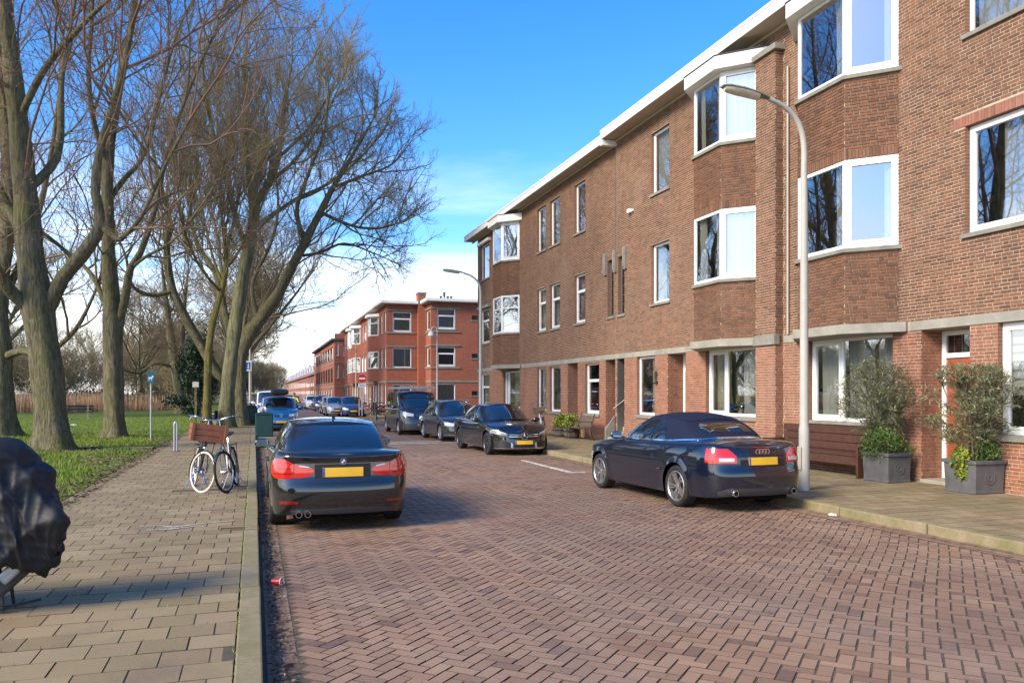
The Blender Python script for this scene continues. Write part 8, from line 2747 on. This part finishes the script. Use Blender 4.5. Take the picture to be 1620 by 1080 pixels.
# the cover is draped by relaxing a sheet over the machine's shape (local coordinates, ground at 0)
balls = [((-1.0, 0, .62), .30), ((-.75, 0, .72), .26), ((-.45, 0, .80), .22), ((-.2, 0, .82), .22), ((.02, 0, .98), .21), ((.22, 0, 1.10), .19), ((.38, 0, 1.17), .15), ((.46, 0, 1.15), .11), ((.46, .22, 1.10), .07), ((.46, -.22, 1.10), .07), ((.44, .36, 1.07), .06), ((.44, -.36, 1.05), .06),
         ((.50, 0, .95), .16), ((.55, 0, .75), .19), ((.62, -.10, .72), .13), ((.70, -.16, .69), .085), ((.76, -.18, .66), .05), ((.40, 0, .62), .24), ((.1, 0, .58), .28), ((-.3, 0, .55), .28), ((.62, .12, .68), .11)]
NU, NV = 96, 84
su, sv = 2.95 / (NU - 1), 1.92 / (NV - 1)
gu, gv = np.meshgrid(np.linspace(-1.6, 1.16, NU), np.linspace(-.83, .83, NV), indexing='ij')
X_ = np.stack([gu, gv, np.full_like(gu, 1.42)], -1) + NR.normal(0, .012, (NU, NV, 3))
Xp = X_.copy()
bc = np.array([b_[0] for b_ in balls]); br_ = np.array([b_[1] for b_ in balls]) + .012
def relax(A, ax, rest, st, k=1.0):
    sl1 = [slice(None)] * 3; sl2 = [slice(None)] * 3
    n_ = A.shape[ax]
    for ph in range(2 * st):
        i = np.array([q_ for q_ in range(ph if ph < st else ph, n_ - st) if (q_ // st) % 2 == (0 if ph < st else 1) and q_ % st == ph % st])
        if len(i) == 0: continue
        sl1[ax] = i; sl2[ax] = i + st
        d_ = A[tuple(sl2)] - A[tuple(sl1)]
        l_ = np.linalg.norm(d_, axis=-1, keepdims=True)
        c_ = d_ * (.5 * k * (l_ - rest) / np.maximum(l_, 1e-6))
        if k < 1: c_ = np.where(l_ < rest, c_, 0)
        A[tuple(sl1)] += c_; A[tuple(sl2)] -= c_
for it in range(190):
    vel = (X_ - Xp) * .975
    Xp = X_.copy()
    X_ = X_ + vel + np.array([0, 0, -.0011])
    for _ in range(7):
        relax(X_, 0, su, 1); relax(X_, 1, sv, 1)
    relax(X_, 0, su * 3, 3, .05); relax(X_, 1, sv * 3, 3, .05)
    fl_ = X_.reshape(-1, 3)
    for c_, r_ in zip(bc, br_):
        d_ = fl_ - c_
        l_ = np.linalg.norm(d_, axis=1)
        m_ = l_ < r_
        if m_.any():
            fl_[m_] = c_ + d_[m_] * (r_ / np.maximum(l_[m_], 1e-6))[:, None]
            Xp.reshape(-1, 3)[m_] += (fl_[m_] - Xp.reshape(-1, 3)[m_]) * .7
    fl_[:, 2] = np.maximum(fl_[:, 2], .03)
    # elastic hem pulled in under the machine
    if it > 90:
        for sl_ in ((slice(0, 2), slice(None)), (slice(-2, None), slice(None)), (slice(None), slice(0, 2)), (slice(None), slice(-2, None))):
            tz = .46 + .24 * np.clip((X_[sl_][..., 0] - .1) / .6, 0, 1)
            X_[sl_] += (np.stack([0 * tz - .1, 0 * tz, tz], -1) - X_[sl_]) * np.array([.002, .012, .08])
# finer sheet, then the folds and pleats of the slack cloth
def up2(A):
    B_ = np.empty((A.shape[0] * 2 - 1,) + A.shape[1:]); B_[::2] = A; B_[1::2] = (A[1:] + A[:-1]) / 2
    return B_
for _ in range(1):
    X_ = up2(up2(X_).swapaxes(0, 1)).swapaxes(0, 1)
    gu = up2(up2(gu).swapaxes(0, 1)).swapaxes(0, 1); gv = up2(up2(gv).swapaxes(0, 1)).swapaxes(0, 1)
NU, NV = gu.shape
for _ in range(6):
    X_[1:-1, 1:-1] = (X_[1:-1, 1:-1] * 2 + X_[:-2, 1:-1] + X_[2:, 1:-1] + X_[1:-1, :-2] + X_[1:-1, 2:]) / 6
a_, b_ = gu * 1.0, gv * 1.0
wp = .9 * np.sin(3.1 * a_ + 2.2 * b_) + .6 * np.sin(5.3 * b_ - 2.7 * a_ + 1)
def ridge(p): return (1 - np.abs(np.sin(p))) ** 1.5
hh_ = .046 * ridge(5.2 * a_ + 6.1 * b_ + .8 * wp) + .034 * ridge(9.5 * a_ - 7.5 * b_ + 1.0 * wp + .8) + .022 * ridge(19 * b_ + 4 * a_ + 1.2 * wp) + .016 * ridge(29 * a_ + 13 * b_ + 1.4 * wp) + .007 * ridge(47 * b_ - 31 * a_ + 2 * wp)
tu_ = np.gradient(X_, axis=0); tv_ = np.gradient(X_, axis=1)
nn_ = np.cross(tu_, tv_); nn_ /= np.maximum(np.linalg.norm(nn_, axis=-1, keepdims=True), 1e-9)
X_ = X_ + nn_ * (.8 * hh_[..., None])
ix = np.arange(NU * NV).reshape(NU, NV)
Fq = np.stack([ix[:-1, :-1], ix[1:, :-1], ix[1:, 1:], ix[:-1, 1:]], -1).reshape(-1, 4)
o = mesh_np('cover', X_.reshape(-1, 3), Fq, 'cover', e, smooth=True)
mb = MB(); mb.obox((.56, -.06, .42), (.17, 0, .17), (0, .10, 0), (-.03, 0, .035)); mb.build('belly_pan', 'galv', e, bevel=.02)
mb = MB(); mb.obox((.50, .02, .33), (.19, 0, .18), (0, .13, 0), (-.05, 0, .05)); mb.obox((.66, -.1, .50), (.05, 0, .03), (0, .03, 0), (0, 0, .03)); mb.build('engine', 'plastic_grey', e, bevel=.025)
mb = MB(); mb.tube([(.37, -.08, .30), (.385, -.09, .12), (.39, -.10, .01)], .013, 8); mb.tube([(.39, -.10, .04), (.50, -.05, .05), (.62, .02, .06)], .010, 8); mb.tube([(.38, .12, .28), (.40, .16, .01)], .013, 8); mb.tube([(.2, -.1, .06), (.39, -.10, .04)], .02, 8); mb.build('centre_stand', 'black_metal', e, smooth=40)
mb = MB(); mb.tube([(.62, -.13, .45), (.68, -.2, .44), (.70, -.2, .41)], .009, 6); mb.build('foot_peg', 'black_metal', e)
for x in (-.95, .05):
    mb = MB(); mb.lathe([(.17, -.06), (.29, -.055), (.31, 0), (.29, .055), (.17, .06)], 28, (x, 0, .31), 'y', closed=True); wl = mb.build('wheel', 'tyre', e, smooth=50)
    mb = MB(); mb.lathe([(.17, -.04), (.17, .04), (.15, .04), (.15, -.04)], 28, (x, 0, .31), 'y', closed=True)
    for k in range(5): mb.tube([(x, 0, .31), (x + .16 * math.cos(k * 1.2566), 0, .31 + .16 * math.sin(k * 1.2566))], .014, 6)
    mb.build('rim', 'alloy_dark', wl, smooth=40)

# ---------------- benches
defm('bench_wood', plain((.075, .032, .020), .5, .25, 9, .45)); defm('bench_grey', plain((.11, .085, .065), .8, .2, 9, .3)); defm('bench_black', plain((.02, .02, .022), .6))
e = thing('wall_bench', 'long dark brown plank bench with solid ends against the wall under the bay window', 'bench', (11.45, 14.3, PZ))
L0, L1 = -1.45, 1.62
for k in range(4):
    mb = MB(); mb.box(.33, .365, L0, L1, .30 + .17 * k, .30 + .17 * k + .158); mb.build('back_plank', 'bench_wood', e, bevel=.005, seg=1)
for k in range(3):
    mb = MB(); mb.box(-.22 + .175 * k, -.22 + .175 * k + .165, L0 + .05, L1 - .05, .42, .45); mb.build('seat_plank', 'bench_wood', e, bevel=.005, seg=1)
mb = MB(); mb.box(-.20, -.165, L0 + .05, L1 - .05, .24, .415); mb.build('front_board', 'bench_wood', e, bevel=.005)
for y in (L0, L1):
    mb = MB(); mb.box(-.26, .37, y - .03, y + .03, 0.0, .64); mb.build('end_panel', 'bench_wood', e, bevel=.006)
e = thing('garden_bench', 'weathered slatted garden bench with black scrolled iron ends before the corner house', 'bench', (11.2, 26.6, PZ), R(90))
for k in range(5):
    mb = MB(); mb.box(-.60, .60, -.05 + .085 * k, .015 + .085 * k, .43, .455); mb.build('seat_slat', 'bench_grey', e, bevel=.004, seg=1)
for k in range(4):
    mb = MB(); mb.obox((0, -.09 - .03 * k, .53 + .10 * k), (.60, 0, 0), (0, .008, .0), (0, -.012, .040)); mb.build('back_slat', 'bench_grey', e, bevel=.004, seg=1)
for sx in (-1, 1):
    mb = MB()
    P, Rd = spline([(sx * .58, .38, 0), (sx * .58, .33, .25), (sx * .58, .36, .43), (sx * .58, -.06, .43), (sx * .58, -.10, .55), (sx * .58, -.22, .95)], [.018] * 6, .05); mb.tube(P, Rd, 6)
    P, Rd = spline([(sx * .58, -.05, .43), (sx * .58, -.10, .2), (sx * .58, -.20, 0)], [.018] * 3, .05); mb.tube(P, Rd, 6)
    P, Rd = spline([(sx * .58, .34, .44), (sx * .58, .40, .60), (sx * .58, .30, .67), (sx * .58, -.13, .66)], [.016] * 4, .05); mb.tube(P, Rd, 6)
    mb.build('iron_end', 'black_metal', e, smooth=60)
e = thing('park_bench', 'dark slatted park bench with pale concrete feet before the reeds', 'bench', (-10.7, 57.0, .1), R(8))
for (y, z) in ((-.25, .45), (-.12, .45), (.01, .45)):
    mb = MB(); mb.box(-.9, .9, y, y + .10, z, z + .04); mb.build('seat_slat', 'bench_black', e)
for z in (.62, .80):
    mb = MB(); mb.box(-.9, .9, .16, .20, z, z + .12); mb.build('back_slat', 'bench_black', e)
for x in (-.6, .6):
    mb = MB(); mb.box(x - .06, x + .06, -.25, .16, 0, .445); mb.box(x - .04, x + .04, .12, .158, .4, .9); mb.build('foot', 'stone_band', e)

# ---------------- planters and shrubs
defm('planter_lead', plain((.105, .105, .105), .65, .2, 6, .4, .2, bump=.3, dirt=(.2, .19, .17), dirtamt=.5)); defm('soil', plain((.03, .022, .015), .95))
defm('olive_leaf', leafmat([(0, (.10, .12, .05)), (.5, (.16, .185, .085)), (.85, (.25, .27, .15)), (1, (.32, .25, .14))]))
defm('fern_leaf', leafmat([(0, (.04, .075, .015)), (.6, (.07, .125, .022)), (1, (.11, .17, .03))]))
defm('bright_leaf', leafmat([(0, (.11, .16, .015)), (.6, (.19, .24, .025)), (1, (.33, .30, .04))]))
def shrub(label, loc, h, spread, n, mat, leaf, lean=(0, 0), asp=.18, name='olive_shrub', cat='shrub', stems=5):
    e = thing(name, label, cat, loc)
    T = Tree(int(loc[1] * 100), ((lean[0], lean[1], h * .58), (spread, spread, h * .45)), 0, lens=(h * .42, h * .24, h * .14, h * .07), kids=(5, 5, 4, 0), rr=(.012, .007, .004, .003), up=.03, spread=(25, 65))
    for k in range(stems):
        a = k * 6.2832 / stems
        T.limb([(.05 * math.cos(a), .05 * math.sin(a), 0), (.14 * spread * math.cos(a) + lean[0] * .3, .14 * spread * math.sin(a) + lean[1] * .3, h * .3), (.4 * spread * math.cos(a) + lean[0], .4 * spread * math.sin(a) + lean[1], h * .7)], [.018, .014, .006], kids=7, start=.3)
    parts = [tubes_np(b, 3) for k, b in T.br.items()]
    for P, Rd, _ in T.limbs:
        m_ = MB(); m_.tube(P, Rd, 6, cap=False); parts.append((np.array(m_.v), np.array(m_.f)))
    V, Fq = join_np(parts); mesh_np('trunk', V, Fq, 'bark_grey', e, smooth=True)
    src = []
    for key, b in T.br.items():
        for pts, rd in b:
            if key[0] <= 5:
                for k in range(1, len(pts)): src.append((pts[k - 1], pts[k]))
    src = np.array(src)
    i = NR.randint(0, len(src), n)
    t = NR.rand(n, 1)
    P = src[i, 0] * (1 - t) + src[i, 1] * t
    d = src[i, 1] - src[i, 0]; d /= np.maximum(np.linalg.norm(d, axis=1, keepdims=True), 1e-6)
    V, Fq = leaves_np(P + NR.normal(0, .015, (n, 3)), leaf, asp, d * 1.4, .8)
    mesh_np('crown', V, Fq, mat, e)
    return e
def planter(label, loc, sx, sy, h):
    e = thing('planter', label, 'planter', loc, 0, 'square grey planters')
    mb = MB(); mb.add([(-sx * .94, -sy * .94, 0), (sx * .94, -sy * .94, 0), (sx * .94, sy * .94, 0), (-sx * .94, sy * .94, 0), (-sx, -sy, h), (sx, -sy, h), (sx, sy, h), (-sx, sy, h)], [(0, 3, 2, 1), (0, 1, 5, 4), (1, 2, 6, 5), (2, 3, 7, 6), (3, 0, 4, 7), (4, 5, 6, 7)]); mb.build('body', 'planter_lead', e, bevel=.012)
    mb = MB()
    for (a, b, c_, d) in ((-sx - .025, sx + .025, -sy - .025, -sy + .02), (-sx - .025, sx + .025, sy - .02, sy + .025), (-sx - .025, -sx + .02, -sy + .021, sy - .021), (sx - .02, sx + .025, -sy + .021, sy - .021)): mb.box(a, b, c_, d, h - .03, h + .035)
    mb.build('rim', 'planter_lead', e, bevel=.012)
    mb = MB(); mb.box(-sx * .97, sx * .97, -sy * .97, sy * .97, 0.003, .05); mb.build('foot', 'planter_lead', e, bevel=.01)
    mb = MB(); ring(mb, (0, -sy * .975, h * .52), .10, .012); ring(mb, (0, -sy * .975, h * .52), .05, .014); mb.build('rosette', 'planter_lead', e, smooth=40)
    mb = MB(); mb.box(-sx + .021, sx - .021, -sy + .021, sy - .021, h + .002, h + .015); mb.build('soil', 'soil', e)
    return e
planter('square grey planter with olive shrub and ferns beside the long brown bench', (11.38, 12.28, PZ), .27, .33, .52)
shrub('olive shrub in the planter beside the long brown bench', (11.38, 12.30, PZ + .53), 1.75, .72, 3800, 'olive_leaf', (.026, .05), (-.12, .15))
planter('square grey planter with olive shrub and yellow green flowers beside the red door', (11.54, 10.49, PZ), .32, .32, .52)
shrub('olive shrub in the planter beside the red front door', (11.54, 10.50, PZ + .53), 1.62, .88, 5000, 'olive_leaf', (.028, .052), (-.1, .0))
def ground_cover(name, label, c, q, n, mat, leaf, asp=.5, cat='plant', k=14):
    e = thing(name, label, cat, (c[0], c[1], c[2] - q[2]))
    P = blob_pts(n, c, q, k, .45)
    V, Fq = leaves_np(P, leaf, asp); mesh_np('foliage', V, Fq, mat, e, world=True)
    mb = MB()
    for _ in range(6):
        a = rnd.random() * 6.28; mb.tube([(c[0], c[1], c[2] - q[2]), (c[0] + q[0] * .6 * math.cos(a), c[1] + q[1] * .6 * math.sin(a), c[2])], .006, 4)
    mb.build('stem', 'bark_grey', e, world=True)
    return e
ground_cover('fern', 'green fern spilling over the planter beside the long brown bench', (11.30, 12.22, .85), (.42, .48, .36), 3000, 'fern_leaf', (.015, .035), .35)
ground_cover('fern', 'green fern at the foot of the olive shrub by the red door', (11.52, 10.38, .80), (.40, .36, .25), 1800, 'fern_leaf', (.015, .035), .35)
ground_cover('flowering_plant', 'bright yellow green flowering plant hanging over the planter edge by the red door', (11.27, 10.50, .64), (.16, .26, .26), 1100, 'bright_leaf', (.018, .034), .85)
for i, (x, y, lb) in enumerate(((11.1, 28.5, 'wooden half barrel tub with yellow flowers beside the white bicycle'), (11.15, 27.5, 'wooden half barrel tub with yellow flowers beside the garden bench'))):
    e = thing('flower_tub', lb, 'planter', (x, y, PZ), 0, 'half barrel flower tubs')
    stv = MB(); stv.obox((.29, 0, .19), (.010, 0, .0), (0, .047, 0), (.02, 0, .19)); s0 = None
    for k in range(18):
        if s0 is None: s0 = o = stv.build('stave', 'bench_grey', e, bevel=.004, seg=1)
        else:
            o = s0.copy(); COL.objects.link(o)
        o.rotation_euler = (0, 0, 6.2832 * k / 18)
    for z in (.08, .28):
        mb = MB(); mb.lathe([(.30 + z * .1, z - .015), (.312 + z * .1, z - .015), (.314 + z * .1, z + .015), (.302 + z * .1, z + .015)], 24, closed=True); mb.build('hoop', 'black_metal', e, smooth=40)
    mb = MB(); mb.lathe([(0, .33), (.28, .33), (.28, .34), (0, .345)], 18); mb.build('soil', 'soil', e)
    ground_cover('flowering_plant', ('yellow flowering plant in the tub beside the white bicycle', 'yellow flowering plant in the tub beside the garden bench')[i], (x, y, PZ + .58), (.36, .36, .3), 1300, 'bright_leaf', (.02, .045), .7)
for i, (y, hh) in enumerate(((17.55, .55), (18.3, .5))):
    ground_cover('house_plant', ('green pot plant on the sill behind the wide pane', 'smaller green pot plant behind the wide pane near its white post')[i], (XF + .32, y, 1.62), (.16, .24, .26), 260, 'fern_leaf', (.03, .06), .7, k=8)
    e = thing('flower_pot', ('pale flower pot on the window sill under the leafy plant', 'pale flower pot on the sill beside the white window post')[i], 'pot', (XF + .32, y, 1.2))
    mb = MB(); mb.lathe([(0, 0), (.07, 0), (.09, .18), (.095, .2), (.08, .2), (.0, .19)], 14); mb.build('body', 'curtain_cream', e, smooth=40)
    mb = MB(); mb.lathe([(.09, .17), (.1, .172), (.1, .2), (.09, .2)], 14, closed=True); mb.build('rim', 'curtain_cream', e, smooth=40)

# ---------------- people: cyclist in a yellow jacket far down the street
defm('jacket_yellow', plain((.65, .52, .03), .8)); defm('trousers', plain((.02, .025, .04), .9)); defm('skin', plain((.45, .28, .2), .6)); defm('helmet', plain((.05, .05, .06), .4))
bk = bicycle('dark bicycle ridden by the person in the yellow jacket', (2.75, 60.0, 0.0), R(180), 0, 'bike_dark', 'tyre', False, 0, 'ridden bicycles', False)
e = thing('person', 'person in yellow jacket and dark trousers riding a bicycle down the street', 'person', (2.75, 60.2, 0))
def skinbody(name, nodes, edges, mats, parent, split=None):
    me = bpy.data.meshes.new(name)
    me.from_pydata([n_[0] for n_ in nodes], edges, [])
    o = bpy.data.objects.new(name, me); COL.objects.link(o); o.parent = parent
    md = o.modifiers.new('skin', 'SKIN')
    for i, n_ in enumerate(nodes):
        me.skin_vertices[0].data[i].radius = (n_[1], n_[1]) if not isinstance(n_[1], tuple) else n_[1]
    me.skin_vertices[0].data[0].use_root = True
    md.use_smooth_shade = True
    s_ = o.modifiers.new('sub', 'SUBSURF'); s_.levels = 2; s_.render_levels = 2
    me.materials.append(M(mats))
    return o
nd = [((0, .02, .98), .15), ((0, -.06, 1.2), .15), ((0, -.14, 1.42), (.2, .13)), ((0, -.16, 1.54), .06), ((0, -.2, 1.68), .10), ((0, -.2, 1.76), .09),
      ((.2, -.16, 1.44), .065), ((.28, -.32, 1.25), .05), ((.29, -.5, 1.12), .04), ((-.2, -.16, 1.44), .065), ((-.28, -.32, 1.25), .05), ((-.29, -.5, 1.12), .04),
      ((.1, -.02, .93), .10), ((.11, -.35, .72), .07), ((.11, -.2, .38), .05), ((.11, -.3, .30), .045), ((-.1, -.02, .93), .10), ((-.11, -.2, .55), .07), ((-.11, .08, .24), .05), ((-.11, -.06, .16), .045)]
ed = [(0, 1), (1, 2), (2, 3), (3, 4), (4, 5), (2, 6), (6, 7), (7, 8), (2, 9), (9, 10), (10, 11), (0, 12), (12, 13), (13, 14), (14, 15), (0, 16), (16, 17), (17, 18), (18, 19)]
body = skinbody('body', nd, ed, 'jacket_yellow', e)
mb = MB()
for k in range(1): mb.lathe([(.0, .10), (.07, .085), (.105, .03), (.11, -.02), (.10, -.03)], 14, (0, -.2, 1.74))
mb.build('helmet', 'helmet', e, smooth=50)
tr = skinbody('trousers', [((0, .02, .96), .165), ((.1, -.02, .92), .115), ((.11, -.35, .72), .085), ((.11, -.2, .40), .06), ((-.1, -.02, .92), .115), ((-.11, -.2, .55), .085), ((-.11, .08, .26), .06)], [(0, 1), (1, 2), (2, 3), (0, 4), (4, 5), (5, 6)], 'trousers', body)
mb = MB(); mb.lathe([(0, -.10), (.05, -.09), (.078, -.02), (.076, .03), (0, .03)], 12, (0, -.235, 1.70)); mb.build('face', 'skin', body, smooth=60)
# parked scooter behind the young tree
e = thing('moped', 'black and white moped parked behind the young tree', 'moped', (-1.9, 41.4, PZ), R(150))
mb = MB(); mb.obox((0, .45, .62), (.16, 0, 0), (0, .05, .02), (0, -.08, .36)); mb.build('leg_shield', 'bike_white', e, bevel=.03)
mb = MB(); mb.obox((0, -.4, .55), (.14, 0, 0), (0, .42, 0), (0, 0, .17)); mb.build('rear_body', 'bike_dark', e, bevel=.06)
mb = MB(); mb.obox((0, -.38, .78), (.12, 0, 0), (0, .38, 0), (0, 0, .05)); mb.build('saddle', 'trim_black', e, bevel=.03)
mb = MB(); mb.tube([(-.32, .36, 1.06), (0, .42, 1.0), (.32, .36, 1.06)], .02, 8); mb.tube([(0, .42, 1.0), (0, .62, .3)], .03, 8); mb.build('handlebar', 'trim_black', e)
mb = MB(); mb.lathe([(0, 0), (.10, 0), (.12, .06), (.07, .14), (0, .15)], 14, (0, .40, 1.02)); mb.build('instrument_pod', 'trim_black', e, smooth=50)
for y in (.62, -.62):
    mb = MB(); mb.lathe([(.13, -.05), (.22, -.05), (.24, 0), (.22, .05), (.13, .05)], 24, (0, y, .24), 'x', closed=True); wl = mb.build('wheel', 'tyre', e, smooth=50)
    mb = MB(); mb.lathe([(0, -.03), (.13, -.03), (.13, .03), (0, .03)], 16, (0, y, .24), 'x'); mb.build('rim', 'alloy', wl, smooth=40)
